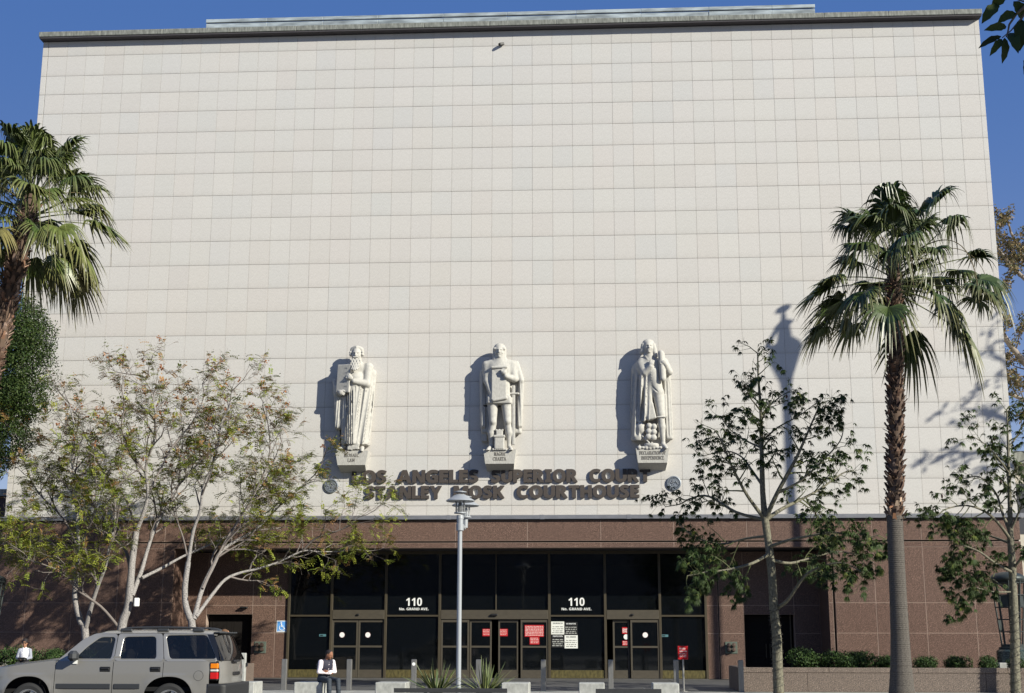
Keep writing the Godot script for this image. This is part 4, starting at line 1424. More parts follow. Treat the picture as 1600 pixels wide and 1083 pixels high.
	for k in 7:
		var x := (k - 3) * 0.066
		var z0 := 0.2 + 0.08 * cos(x * 5.0)
		for q in 4:
			var y := -0.26 - q * 0.13
			var sway := 0.02 * (1 if (k + q) % 2 else -1)
			c.put(0, hd + Vector3(x * (1.1 - q * 0.13) + sway, y, z0 + q * 0.045), hd + Vector3(x * (0.97 - q * 0.13) - sway, y - 0.13 + absf(x) * 0.25, z0 + 0.05 + q * 0.045), Vector2(0.042, 0.038), 0.006)
	c.put(0, hd + Vector3(-0.09, -0.17, 0.3), hd + Vector3(0.09, -0.17, 0.3), Vector2(0.04, 0.04), 0.01)
	# feet and rock
	c.put(0, sp(205, 862, 0.42, X, Y), sp(165, 885, 0.66, X, Y), Vector2(0.1, 0.07), 0.05)
	c.put(0, sp(350, 870, 0.42, X, Y), sp(355, 888, 0.66, X, Y), Vector2(0.1, 0.07), 0.05)
	for k in 8:
		c.put(2, sp(255 + (k % 4) * 22, 845 + (k / 4) * 25, 0.55, X, Y), Vector3(rnd(0.05, 0.09), rnd(0.06, 0.11), 0.12), Vector2(0.02, 0), 0.02, 0, false, Basis(Vector3(0, 0, 1), rnd(-0.5, 0.5)))
	finish_figure(o, c)


func armed_figure(at: Vector3) -> void:
	var o := thing("statue", "stone statue of a bare legged knight with sword and sheet, middle of three", "statue", at)
	plinth(o, 0.70, 0.62, ["MAGNA", "CHARTA"], 0.95)
	var c := Carve.new(Vector3(-1.05, -0.05, -0.05), Vector3(1.05, 4.8, 1.15), 0.021)
	var X := 240.0
	var Y := 890.0
	# cape behind
	c.put(2, Vector3(-0.62, 2.15, 0.16), Vector3(0.22, 1.4, 0.14), Vector2(0.1, 0), 0.05)
	c.put(2, Vector3(0.66, 2.2, 0.18), Vector3(0.24, 1.5, 0.14), Vector2(0.1, 0), 0.05, 0, false, Basis(Vector3(0, 0, 1), 0.02))
	c.put(2, Vector3(0.0, 2.2, 0.1), Vector3(0.78, 1.3, 0.09), Vector2(0.06, 0), 0.05)
	c.put(0, sp(365, 215, 0.4, X, Y), sp(405, 350, 0.42, X, Y), Vector2(0.13, 0.14), 0.08)
	c.put(0, sp(405, 350, 0.4, X, Y), sp(390, 700, 0.3, X, Y), Vector2(0.13, 0.13), 0.06)
	c.put(0, sp(95, 280, 0.3, X, Y), sp(105, 700, 0.28, X, Y), Vector2(0.1, 0.14), 0.06)
	c.fold(Vector3(-1, 0.8, 0.1), Vector3(-0.45, 3.3, 0.6), Vector3(1, 0, 0), 24.0, 0.02)
	c.fold(Vector3(0.55, 0.8, 0.1), Vector3(1.0, 3.0, 0.6), Vector3(1, 0.05, 0), 22.0, 0.02)
	# trunk
	c.put(1, sp(235, 270, 0.46, X, Y), Vector3(0.60, 0.55, 0.34), Vector2.ZERO, 0.1)
	c.put(0, sp(165, 212, 0.44, X, Y), sp(310, 212, 0.44, X, Y), Vector2(0.16, 0.16), 0.15)
	c.put(2, sp(237, 420, 0.46, X, Y), Vector3(0.45, 0.62, 0.28), Vector2(0.22, 0), 0.2)
	c.put(2, sp(235, 510, 0.46, X, Y), Vector3(0.54, 0.2, 0.31), Vector2(0.12, 0), 0.1)
	c.put(2, sp(235, 544, 0.4, X, Y), Vector3(0.7, 0.03, 0.5), Vector2(0.01, 0), 0.02, 0, true)
	# legs
	for s in [[182, 185, 172, 150, 0.0], [290, 300, 312, 330, 0.0]]:
		c.put(0, sp(s[0], 550, 0.46, X, Y), sp(s[1], 665, 0.52, X, Y), Vector2(0.225, 0.165), 0.06)
		c.put(1, sp(s[1], 668, 0.58, X, Y), Vector3(0.13, 0.14, 0.13), Vector2.ZERO, 0.06)
		c.put(0, sp(s[1], 690, 0.47, X, Y), sp(s[2], 760, 0.44, X, Y), Vector2(0.155, 0.16), 0.07)
		c.put(0, sp(s[2], 760, 0.44, X, Y), sp(s[2], 855, 0.45, X, Y), Vector2(0.15, 0.09), 0.06)
		c.put(0, sp(s[2], 865, 0.42, X, Y), sp(s[3], 884, 0.68, X, Y), Vector2(0.1, 0.075), 0.06)
		for k in 5:
			c.put(0, sp(s[3], 886, 0.66, X, Y) + Vector3((k - 2) * 0.035, 0, 0), sp(s[3], 889, 0.76, X, Y) + Vector3((k - 2) * 0.04, 0, 0), Vector2(0.025, 0.02), 0.01)
	# arms
	c.put(0, sp(132, 225, 0.44, X, Y), sp(137, 350, 0.5, X, Y), Vector2(0.19, 0.15), 0.1)
	c.put(0, sp(137, 350, 0.5, X, Y), sp(180, 465, 0.72, X, Y), Vector2(0.15, 0.10), 0.06)
	fist(c, sp(190, 490, 0.78, X, Y), Vector3(0.5, -0.8, 0.1).normalized(), Vector3(0, 0, 1), 0.12)
	c.put(0, sp(338, 225, 0.44, X, Y), sp(352, 335, 0.56, X, Y), Vector2(0.18, 0.15), 0.1)
	c.put(0, sp(352, 338, 0.56, X, Y), sp(290, 315, 0.86, X, Y), Vector2(0.15, 0.10), 0.06)
	fist(c, sp(275, 285, 0.9, X, Y), Vector3(-0.2, 0.9, 0.05).normalized(), Vector3(0, 0, 1), 0.12)
	# the sheet
	c.put(2, sp(235, 370, 0.78, X, Y), Vector3(0.32, 0.72, 0.03), Vector2(0.02, 0), 0.0, 0, false, Basis(Vector3.RIGHT, -0.06))
	c.put(0, sp(180, 245, 0.8, X, Y), sp(292, 243, 0.8, X, Y), Vector2(0.06, 0.06), 0.01)
	c.put(0, sp(192, 502, 0.8, X, Y), sp(290, 485, 0.8, X, Y), Vector2(0.07, 0.07), 0.01)
	# sword
	c.put(2, sp(346, 620, 0.5, X, Y), Vector3(0.07, 1.3, 0.05), Vector2(0.02, 0), 0.01)
	c.put(2, sp(352, 452, 0.52, X, Y), Vector3(0.2, 0.04, 0.06), Vector2(0.02, 0), 0.01)
	# head with mail hood
	var hd := sp(236, 118, 0.54, X, Y)
	c.put(0, sp(238, 205, 0.46, X, Y), hd, Vector2(0.26, 0.22), 0.12)
	face(c, hd, 0.32)
	c.put(1, hd + Vector3(0, 0.12, -0.05), Vector3(0.27, 0.26, 0.28), Vector2.ZERO, 0.02)
	c.put(0, hd + Vector3(-0.2, 0.09, 0.14), hd + Vector3(0.2, 0.09, 0.14), Vector2(0.07, 0.07), 0.02)
	for e in [-1.0, 1.0]:
		c.put(0, hd + Vector3(e * 0.23, 0.1, 0.0), hd + Vector3(e * 0.2, -0.35, 0.02), Vector2(0.07, 0.1), 0.04)
	# tower
	c.put(2, sp(237, 840, 0.5, X, Y), Vector3(0.22, 0.28, 0.22), Vector2(0.06, 0), 0.0)
	c.put(2, sp(237, 765, 0.5, X, Y), Vector3(0.145, 0.17, 0.14), Vector2(0.03, 0), 0.0)
	c.put(2, sp(237, 788, 0.5, X, Y), Vector3(0.25, 0.05, 0.25), Vector2(0.02, 0), 0.0)
	for k in 3:
		c.put(2, sp(212 + k * 25, 735, 0.58, X, Y), Vector3(0.035, 0.04, 0.06), Vector2(0.005, 0), 0.0)
	for k in 7:
		c.put(1, sp(190 + k * 16, 886, 0.62, X, Y), Vector3(0.06, rnd(0.04, 0.08), 0.08), Vector2.ZERO, 0.02)
	c.put(2, sp(115, 790, 0.1, X, Y), Vector3(0.13, 0.22, 0.1), Vector2(0.04, 0), 0.04)
	finish_figure(o, c)


func cloaked_figure(at: Vector3) -> void:
	var o := thing("statue", "stone statue of a cloaked man holding a rolled scroll, right of the three", "statue", at)
	plinth(o, 0.70, 0.62, ["DECLARATION OF", "INDEPENDENCE"], 0.8)
	var c := Carve.new(Vector3(-1.05, -0.05, -0.05), Vector3(1.05, 4.9, 1.15), 0.021)
	var X := 240.0
	var Y := 890.0
	# cloak: broad on the left, a strip on the right
	for k in 9:
		var t := k / 8.0
		c.put(1, Vector3(lerpf(-0.58, -0.40, t), lerpf(0.55, 3.45, t), 0.22), Vector3(lerpf(0.32, 0.42, t), 0.42, 0.3), Vector2.ZERO, 0.1)
	c.put(2, sp(200, 500, 0.5, X, Y), Vector3(0.26, 1.05, 0.2), Vector2(0.1, 0), 0.1, 0, false, Basis(Vector3(0, 0, 1), 0.07))
	c.put(2, sp(225, 600, 0.6, X, Y), Vector3(0.22, 0.36, 0.14), Vector2(0.06, 0), 0.06, 0, false, Basis(Vector3(0, 0, 1), 0.2))
	c.put(2, sp(220, 690, 0.58, X, Y), Vector3(0.5, 0.12, 0.3), Vector2(0.01, 0), 0.02, 0, true, Basis(Vector3(0, 0, 1), 0.18))
	c.put(0, sp(168, 260, 0.5, X, Y), sp(172, 650, 0.62, X, Y), Vector2(0.06, 0.11), 0.02, 0, true)
	c.put(2, Vector3(0.72, 1.95, 0.2), Vector3(0.17, 1.55, 0.18), Vector2(0.1, 0), 0.06, 0, false, Basis(Vector3(0, 0, 1), 0.02))
	c.put(2, Vector3(0, 2.1, 0.1), Vector3(0.75, 1.6, 0.09), Vector2(0.06, 0), 0.05)
	c.put(2, Vector3(-0.6, 0.24, 0.3), Vector3(0.5, 0.12, 0.6), Vector2(0.01, 0), 0.02, 0, true)
	c.fold(Vector3(-1.0, 0.5, 0.1), Vector3(-0.05, 3.3, 1.1), Vector3(1, -0.06, 0), 16.0, 0.045)
	c.fold(Vector3(0.5, 0.5, 0.1), Vector3(1.0, 3.0, 1.1), Vector3(1, 0.02, 0), 24.0, 0.02)
	# body: coat and waistcoat
	c.put(1, sp(245, 265, 0.42, X, Y), Vector3(0.62, 0.5, 0.3), Vector2.ZERO, 0.1)
	c.put(0, sp(175, 205, 0.4, X, Y), sp(320, 220, 0.4, X, Y), Vector2(0.18, 0.17), 0.12)
	c.put(0, sp(255, 300, 0.5, X, Y), sp(285, 440, 0.5, X, Y), Vector2(0.32, 0.27), 0.12)
	for k in 9:
		c.put(1, sp(242, 270 + k * 20, 0.80, X, Y), Vector3(0.022, 0.022, 0.025), Vector2.ZERO, 0.005)
	c.put(2, sp(268, 425, 0.78, X, Y), Vector3(0.03, 0.2, 0.06), Vector2(0.01, 0), 0.02, 0, true, Basis(Vector3(0, 0, 1), 0.75))
	# standing leg
	c.put(0, sp(295, 460, 0.48, X, Y), sp(310, 620, 0.52, X, Y), Vector2(0.25, 0.17), 0.08)
	c.put(0, sp(310, 625, 0.5, X, Y), sp(318, 720, 0.46, X, Y), Vector2(0.16, 0.155), 0.05)
	c.put(0, sp(318, 720, 0.46, X, Y), sp(325, 840, 0.46, X, Y), Vector2(0.155, 0.09), 0.05)
	c.put(0, sp(322, 855, 0.44, X, Y), sp(345, 882, 0.72, X, Y), Vector2(0.11, 0.075), 0.06)
	c.put(2, sp(312, 648, 0.5, X, Y), Vector3(0.19, 0.025, 0.19), Vector2(0.02, 0), 0.01)
	c.put(2, sp(345, 560, 0.36, X, Y), Vector3(0.07, 0.5, 0.18), Vector2(0.04, 0), 0.03)
	# arms
	c.put(0, sp(165, 235, 0.42, X, Y), sp(190, 300, 0.62, X, Y), Vector2(0.2, 0.15), 0.1)
	c.put(0, sp(195, 300, 0.64, X, Y), sp(238, 250, 0.78, X, Y), Vector2(0.15, 0.11), 0.06)
	fist(c, sp(245, 228, 0.80, X, Y), Vector3(0.3, 0.85, 0.1).normalized(), Vector3(0, 0, 1), 0.12)
	c.put(0, sp(345, 215, 0.4, X, Y), sp(385, 295, 0.52, X, Y), Vector2(0.19, 0.15), 0.1)
	c.put(0, sp(380, 290, 0.56, X, Y), sp(352, 235, 0.82, X, Y), Vector2(0.15, 0.11), 0.06)
	fist(c, sp(338, 218, 0.88, X, Y), Vector3(-0.9, 0.2, 0.1).normalized(), Vector3(0, 0, 1), 0.12)
	# scroll
	c.put(0, sp(320, 145, 0.76, X, Y), sp(330, 345, 0.82, X, Y), Vector2(0.13, 0.13), 0.0)
	c.put(0, sp(338, 150, 0.74, X, Y), sp(345, 340, 0.78, X, Y), Vector2(0.07, 0.07), 0.0)
	# head
	var hd := sp(226, 95, 0.54, X, Y)
	c.put(0, sp(232, 190, 0.42, X, Y), hd, Vector2(0.24, 0.19), 0.1)
	face(c, hd, 0.31, 0.08)
	c.put(1, hd + Vector3(0, 0.13, -0.08), Vector3(0.27, 0.24, 0.26), Vector2.ZERO, 0.04)
	for e in [-1.0, 1.0]:
		c.put(0, hd + Vector3(e * 0.22, 0.08, 0.02), hd + Vector3(e * 0.26, -0.22, 0.0), Vector2(0.1, 0.12), 0.04)
	c.put(0, hd + Vector3(0.26, -0.2, 0.0), hd + Vector3(0.33, -0.42, 0.06), Vector2(0.1, 0.07), 0.04)
	for k in 3:
		c.put(0, sp(190 + k * 6, 150 + k * 12, 0.56, X, Y), sp(215 + k * 8, 190 + k * 8, 0.62, X, Y), Vector2(0.05, 0.05), 0.02)
	# ship and waves at the foot
	c.put(1, sp(235, 862, 0.5, X, Y), Vector3(0.32, 0.16, 0.22), Vector2.ZERO, 0.02)
	c.put(2, sp(235, 838, 0.5, X, Y), Vector3(0.4, 0.05, 0.3), Vector2(0.02, 0), 0.02, 0, true)
	for m in 2:
		for k in 3:
			c.put(1, sp(218 + m * 38 - k * 3, 712 + k * 42 + m * 6, 0.54, X, Y), Vector3(0.13 + 0.01 * k, 0.135, 0.12), Vector2.ZERO, 0.03)
			c.put(2, sp(218 + m * 38 - k * 3, 733 + k * 42 + m * 6, 0.6, X, Y), Vector3(0.14, 0.012, 0.1), Vector2(0.005, 0), 0.01, 0, true)
	c.put(0, sp(165, 790, 0.5, X, Y), sp(215, 840, 0.56, X, Y), Vector2(0.03, 0.04), 0.02)
	c.put(1, sp(155, 730, 0.4, X, Y), Vector3(0.2, 0.28, 0.2), Vector2.ZERO, 0.06)
	for k in 7:
		c.put(1, sp(140 + k * 27, 880, 0.58, X, Y), Vector3(0.1, rnd(0.06, 0.11), 0.1), Vector2.ZERO, 0.03)
	finish_figure(o, c)


# ---------------------------------------------------------------- planters, hedges
func planter(label: String, x0: float, x1: float, z0: float, z1: float) -> void:
	var o := thing("planter", label, "planter")
	var h := 0.775
	var x := x0
	var first := true
	while x < x1:
		var x2 := minf(x + 2.86, x1)
		part(o, "coping_stone", boxm(Vector3(x + 0.004, h - 0.165, z1 - 0.34), Vector3(x2 - 0.004, h, z1 + 0.012), 0.012), M.planter_granite)
		part(o, "wall_slab", boxm(Vector3(x - 0.7 + 0.004 if not first else x + 0.004, 0, z1 - 0.3), Vector3(x2 - 0.7 - 0.004, h - 0.172, z1), 0.006), M.planter_granite)
		first = false
		x = x2
	for xe in [x0, x1 - 0.3]:
		part(o, "end_wall", boxm(Vector3(xe, 0, z0), Vector3(xe + 0.3, h - 0.003, z1 - 0.345), 0.01), M.planter_granite)
	part(o, "soil", boxm(Vector3(x0 + 0.3, 0.02, z0), Vector3(x1 - 0.3, h - 0.09, z1 - 0.31)), M.soil)


func leaf_card(m: MB, at: Vector3, dir: Vector3, nrm: Vector3, ln: float, w: float, fold := 0.25) -> void:
	var s := dir.cross(nrm).normalized() * w
	var mid := at + dir * ln * 0.5
	var tip := at + dir * ln
	var lift := nrm * w * fold
	m.tri(at, mid + s + lift, tip)
	m.tri(at, tip, mid - s + lift)


func rand_dir() -> Vector3:
	return Vector3(rng.randfn(), rng.randfn(), rng.randfn()).normalized()


func foliage_ball(m: MB, o: Vector3, r: Vector3, count: int, ln: float, cols: Array, shell := 0.75) -> void:
	for k in count:
		var d := rand_dir()
		var lump := 1.0 + 0.12 * sin(d.x * 7.0 + o.x * 5.0) * sin(d.y * 6.0 + 2.0) + 0.1 * sin(d.z * 9.0 + o.y)
		var p := o + d * r * lump * pow(rnd(shell * shell * shell, 1.0), 0.333)
		var nd := (d + rand_dir() * 0.9).normalized()
		var dir := (rand_dir() + Vector3(0, 0.2, 0)).normalized()
		dir = (dir - nd * dir.dot(nd) * 0.7).normalized()
		var c: Color = cols[rng.randi() % cols.size()]
		m.col = c * rnd(0.75, 1.2)
		leaf_card(m, p, dir, nd, ln * rnd(0.7, 1.25), ln * rnd(0.22, 0.32))


func build_planters() -> void:
	planter("long right-hand granite planter with dark shrubs, in front of the plain granite wall", 8.2, 30.0, 8.2, 12.0)
	planter("long left-hand granite planter with white barked trees, behind the parked car", -32.0, -9.4, 6.0, 12.0)
	var greens := [Color(0.030, 0.058, 0.016), Color(0.045, 0.080, 0.022), Color(0.022, 0.042, 0.014), Color(0.06, 0.095, 0.03)]
	var protos := []
	for k in 3:
		var m := MB.new()
		m.use_c = true
		for b in 6:
			foliage_ball(m, Vector3(rnd(-0.45, 0.45), rnd(0.15, 0.32), rnd(-0.25, 0.25)), Vector3(0.36, rnd(0.22, 0.32), 0.34), 620, 0.065, greens, 0.7)
		var wood := MB.new()
		for b in 9:
			var a := rnd(0, TAU)
			wood.tube(PackedVector3Array([Vector3(rnd(-0.2, 0.2), -0.12, rnd(-0.1, 0.1)), Vector3(cos(a) * 0.25, 0.12, sin(a) * 0.2), Vector3(cos(a) * 0.45, 0.36, sin(a) * 0.35)]), PackedFloat32Array([0.02, 0.014, 0.006]), 5)
		protos.push_back([m.mesh(), wood.mesh()])
	var bark := mat(0.06, 0.045, 0.03, 0.9)
	var spots := [[10.55, 11.2, 1.15, 1.3, "rounded dark shrub beside the left end of the right-hand planter"], [11.5, 11.1, 1.1, 1.1, "dark clipped shrub in front of the dark doorway edge"], [12.45, 11.0, 1.05, 1.12, "dark shrub left of the tall palm trunk"], [13.25, 10.9, 0.9, 0.85, "low dark shrub tucked behind the tall palm trunk"],
		[14.35, 11.2, 0.8, 0.8, "low dark shrub right of the tall palm trunk"], [15.35, 11.1, 0.85, 0.85, "low dark shrub midway between palm trunk and metal tower"], [16.3, 11.2, 0.8, 0.85, "low shrub just left of the metal tower"], [17.35, 11.25, 0.65, 0.7, "small shrub in front of the metal tower"], [18.4, 11.2, 0.8, 0.9, "low shrub at the right picture edge behind the last young tree"],
		[-17.6, 11.0, 1.1, 1.25, "leafy green shrub at the left picture edge beside the sitting woman"], [-16.6, 10.6, 1.1, 1.25, "leafy shrub behind the sitting woman"], [-15.2, 10.9, 1.0, 1.15, "leafy shrub right of the sitting woman"], [-14.3, 10.8, 1.05, 1.1, "leafy shrub just above the bonnet of the parked car"], [-13.2, 10.9, 1.0, 1.0, "shrub hidden behind the windscreen of the parked car"]]
	for k in spots.size():
		var s: Array = spots[k]
		var o := thing("shrub", s[4], "shrub", Vector3(s[0], 0.68, s[1]), rnd(0, TAU), "shrubs in the planters")
		o.scale = Vector3(s[2], s[3], s[2])
		var f := part(o, "foliage", protos[k % 3][0], M.leaf)
		f.set_meta("kind", "stuff")
		part(o, "stems", protos[k % 3][1], bark)


# ---------------------------------------------------------------- street furniture
func build_street_furniture() -> void:
	var bz := 12.0
	var steel: StandardMaterial3D = M.steel
	var bl := MB.new()
	bl.box(Vector3(-0.082, 0, -0.082), Vector3(0.082, 1.0, 0.082), 0.008)
	bl.box(Vector3(-0.075, 1.0, -0.075), Vector3(0.075, 1.012, 0.075), 0.004)
	var post := bl.mesh()
	var foot := boxm(Vector3(-0.12, 0, -0.12), Vector3(0.12, 0.012, 0.12), 0.003)
	var where := ["first from the left, behind the parked car's end", "just right of the sitting man", "with a round white badge, behind the left spiky plant", "behind the right spiky plant", "before the right-hand middle door", "before the half open door", "just left of the red sign on a pole", "at the end of the granite planter"]
	var bx := [-6.885, -4.70, -2.54, -0.39, 1.755, 3.97, 6.11, 8.19]
	for i in 8:
		var o := thing("bollard", "square brushed steel bollard " + where[i], "bollard", Vector3(bx[i], 0, bz + (0.25 if i == 7 else 0.0)), 0.0, "steel bollards before the entrance")
		part(o, "post", post, steel)
		part(o, "base_plate", foot, steel)
		if i == 2:
			var d := MB.new()
			d.disc(Vector3(0, 0.86, 0.0855), Vector3(0, 0, 1), 0.055)
			part(o, "badge", d.mesh(), M.white)
	# pale concrete seats
	var cubes := [[-6.5, -5.79, "concrete seat block half hidden by the rear of the parked car"], [-4.70, -3.92, "concrete seat block with the man sitting on it"], [-2.49, -1.66, "concrete seat block at the left end of the longer dark rail"], [0.92, 1.66, "concrete seat block right of the lamp post and spiky plants"], [2.99, 3.68, "concrete seat block at the left end of the shorter dark rail"], [4.96, 5.66, "rightmost concrete seat block, beside the shorter dark rail"]]
	for c in cubes:
		var o := thing("seat_block", c[2], "seat", Vector3((c[0] + c[1]) * 0.5, 0, 20.0), 0.0, "concrete seat blocks along the pavement")
		var w: float = (c[1] - c[0]) * 0.5
		var m := MB.new()
		m.box(Vector3(-w, 0.03, -0.5), Vector3(w, 0.52, 0.5), 0.02)
		part(o, "block", m.mesh(), M.concrete)
		part(o, "plinth", boxm(Vector3(-w + 0.06, 0, -0.44), Vector3(w - 0.06, 0.04, 0.44)), M.core)
	var rails := [[-1.87, 1.12, "longer dark steel rail before the spiky plants"], [3.44, 5.15, "shorter dark steel rail between the two right-hand seat blocks"]]
	for r in rails:
		var o := thing("low_rail", r[2], "rail", Vector3(r[0], 0, 21.2))
		var ln: float = r[1] - r[0]
		var m := MB.new()
		m.box(Vector3(0, 0.285, -0.05), Vector3(ln, 0.40, -0.042), 0.002)
		m.box(Vector3(0, 0.285, 0.042), Vector3(ln, 0.40, 0.05), 0.002)
		m.box(Vector3(0, 0.392, -0.0415), Vector3(ln, 0.40, 0.0415), 0.002)
		m.box(Vector3(0, 0.285, -0.0415), Vector3(ln, 0.293, 0.0415), 0.002)
		part(o, "beam", m.mesh(), M.dark_steel)
		for x in [ln * 0.28, ln * 0.74]:
			part(o, "leg", boxm(Vector3(x - 0.04, 0, -0.03), Vector3(x + 0.04, 0.283, 0.03), 0.004), M.dark_steel)
			part(o, "bolt", boxm(Vector3(x - 0.02, 0.401, -0.02), Vector3(x + 0.02, 0.425, 0.02), 0.006), M.steel)
	var bed := thing("plant_bed", "low dark edged bed holding the two spiky plants", "planter", Vector3(-0.2, 0, 19.6))
	part(bed, "edging", boxm(Vector3(-1.3, 0, -0.7), Vector3(1.3, 0.16, 0.7), 0.02), M.dark_steel)
	part(bed, "soil", boxm(Vector3(-1.26, 0.161, -0.66), Vector3(1.26, 0.18, 0.66)), M.soil)
	# spiky plants, blade by blade
	for pl in [[-0.92, "left of the lamp post"], [0.42, "right of the lamp post"]]:
		var o := thing("spiky_plant", "clump of long striped sword leaves " + pl[1], "plant", Vector3(pl[0], 0.17, 19.6))
		for k in 58:
			var m := MB.new()
			m.use_c = true
			var a := rnd(0, TAU)
			var lean := rnd(0.05, 1.05)
			var ln := rnd(0.7, 1.12) * (1.0 - 0.12 * lean)
			var d := Vector3(cos(a) * sin(lean), cos(lean), sin(a) * sin(lean))
			var p := Vector3(cos(a) * rnd(0, 0.12), 0.0, sin(a) * rnd(0, 0.12))
			var side := Vector3(-sin(a), 0, cos(a)).rotated(d, rnd(-0.5, 0.5))
			var yellow: bool = k == 3 and pl[0] < 0
			var base := Color(0.055, 0.085, 0.028) * rnd(0.7, 1.5) if not yellow else Color(0.42, 0.30, 0.03)
			var rows := []
			for j in 6:
				var t := j / 5.0
				var c := p + d * ln * t + Vector3(d.x * 0.35, -0.22, d.z * 0.35) * t * t * lean * 0.7
				var w := 0.026 * (1.0 - pow(t, 3.0)) + 0.003
				var up := d.cross(side).normalized() * w * 0.5
				rows.push_back([c - side * w + up, c - side * w * 0.55 + up * 0.5, c, c + side * w * 0.55 + up * 0.5, c + side * w + up])
			for j in 5:
				for q in 4:
					m.col = base if q == 1 or q == 2 else Color(0.20, 0.21, 0.085) * rnd(0.8, 1.1)
					m.quad(rows[j][q], rows[j][q + 1], rows[j + 1][q + 1], rows[j + 1][q])
			part(o, "sword_leaf", m.mesh(), M.frond)
	# red notice on a pole
	var s := thing("pole_sign", "small red notice with white print on a thin steel pole", "sign", Vector3(6.33, 0, 12.2))
	var pm := MB.new()
	pm.lathe(PackedVector2Array([Vector2(0.0, 0.0), Vector2(0.16, 0.0), Vector2(0.16, 0.02), Vector2(0.035, 0.05), Vector2(0.032, 1.35), Vector2(0.0, 1.36)]), Vector3.ZERO, 14)
	part(s, "pole", pm.mesh(), M.steel)
	part(s, "plate", boxm(Vector3(-0.165, 1.03, 0.035), Vector3(0.165, 1.46, 0.05), 0.004), M.red)
	var pt := StandardMaterial3D.new()
	pt.albedo_texture = fine_print(96, 128, Color(0.70, 0.05, 0.09), Color(0.86, 0.86, 0.83), [[10, 22, 14, 84], [40, 18, 8, 90], [70, 9, 10, 88], [85, 9, 10, 88], [100, 9, 10, 88]], 77)
	var q := MB.new()
	q.use_uv = true
	q.quad(Vector3(-0.15, 1.045, 0.053), Vector3(0.15, 1.045, 0.053), Vector3(0.15, 1.445, 0.053), Vector3(-0.15, 1.445, 0.053))
	for i in 4:
		q.uv[i].y = 1.0 - q.uv[i].y
	part(s, "print", q.mesh(), pt)
	# white post behind the car
	var wp := thing("marker_post", "slim white post standing behind the rear of the parked car", "post", Vector3(-5.83, 0, 21.6))
	part(wp, "shaft", boxm(Vector3(-0.07, 0, -0.07), Vector3(0.07, 1.3, 0.07), 0.015), M.concrete)
	part(wp, "clip", boxm(Vector3(0.07, 0.95, -0.04), Vector3(0.12, 1.05, 0.04), 0.01), M.black)
	street_lamp()
	sculpture(Vector3(18.02, 0, 8.6), "dark openwork metal tower on a round stone drum, behind the rightmost young tree")
	sculpture(Vector3(-19.02, 0, 8.0), "dark openwork metal tower cut by the left picture edge")


func street_lamp() -> void:
	var o := thing("street_lamp", "grey lamp post with two stacked saucer shades in front of the entrance", "street lamp", Vector3(-0.57, 0, 17.0))
	var paint: StandardMaterial3D = M.grey_paint
	var p := MB.new()
	p.lathe(PackedVector2Array([Vector2(0.16, 0.0), Vector2(0.16, 0.05), Vector2(0.08, 0.09), Vector2(0.073, 0.3), Vector2(0.068, 4.9), Vector2(0.0, 4.9)]), Vector3.ZERO, 20)
	part(o, "post", p.mesh(), paint)
	var c := MB.new()
	c.lathe(PackedVector2Array([Vector2(0.0, 4.86), Vector2(0.112, 4.86), Vector2(0.115, 5.05), Vector2(0.1, 5.06), Vector2(0.1, 5.2), Vector2(0.112, 5.21), Vector2(0.105, 5.32), Vector2(0.0, 5.33)]), Vector3.ZERO, 20)
	part(o, "collar", c.mesh(), paint)
	var a := MB.new()
	a.box(Vector3(-0.03, 5.0, -1.4), Vector3(0.05, 5.1, -0.1), 0.012)
	part(o, "arm", a.mesh(), paint)
	for k in 2:
		var z := 0.0 if k == 0 else -1.42
		var y := 5.36 if k == 0 else 5.36
		var lamp := MB.new()
		lamp.lathe(PackedVector2Array([Vector2(0.0, -0.3 if k == 1 else 0.0), Vector2(0.075, -0.3 if k == 1 else 0.0), Vector2(0.08, 0.0), Vector2(0.185, 0.01), Vector2(0.185, 0.045), Vector2(0.0, 0.05)]), Vector3(0.03 * k, y, z), 20)
		part(o, "lamp_cup", lamp.mesh(), paint)
		var rods := MB.new()
		for q in 4:
			var an := PI / 4 + q * PI / 2
			rods.tube(PackedVector3Array([Vector3(0.03 * k + cos(an) * 0.165, y + 0.04, z + sin(an) * 0.165), Vector3(0.03 * k + cos(an) * 0.165, y + 0.42, z + sin(an) * 0.165)]), PackedFloat32Array([0.011, 0.011]), 6)
		rods.lathe(PackedVector2Array([Vector2(0.07, 0.05), Vector2(0.085, 0.12), Vector2(0.05, 0.34), Vector2(0.0, 0.36)]), Vector3(0.03 * k, y, z), 14)
		part(o, "lamp_cage", rods.mesh(), M.dark_steel if k == 0 else paint)
		var gl := MB.new()
		gl.lathe(PackedVector2Array([Vector2(0.15, 0.05), Vector2(0.15, 0.36)]), Vector3(0.03 * k, y, z), 20)
		part(o, "lamp_glass", gl.mesh(), glass(0.8, 0.82, 0.82, 0.12))
		var hat := MB.new()
		hat.lathe(PackedVector2Array([Vector2(0.0, 0.37), Vector2(0.41, 0.37), Vector2(0.435, 0.385), Vector2(0.42, 0.41), Vector2(0.16, 0.575), Vector2(0.14, 0.585), Vector2(0.0, 0.59)]), Vector3(0.03 * k, y, z), 36)
		part(o, "lamp_shade", hat.mesh(), paint)
		var top := MB.new()
		for q in 4:
			var an := q * PI / 2
			top.tube(PackedVector3Array([Vector3(0.03 * k + cos(an) * 0.1, y + 0.57, z + sin(an) * 0.1), Vector3(0.03 * k + cos(an) * 0.1, y + 0.66, z + sin(an) * 0.1)]), PackedFloat32Array([0.01, 0.01]), 5)
		top.lathe(PackedVector2Array([Vector2(0.0, 0.65), Vector2(0.19, 0.65), Vector2(0.19, 0.668), Vector2(0.08, 0.695), Vector2(0.0, 0.7)]), Vector3(0.03 * k, y, z), 24)
		part(o, "top_cap", top.mesh(), paint)


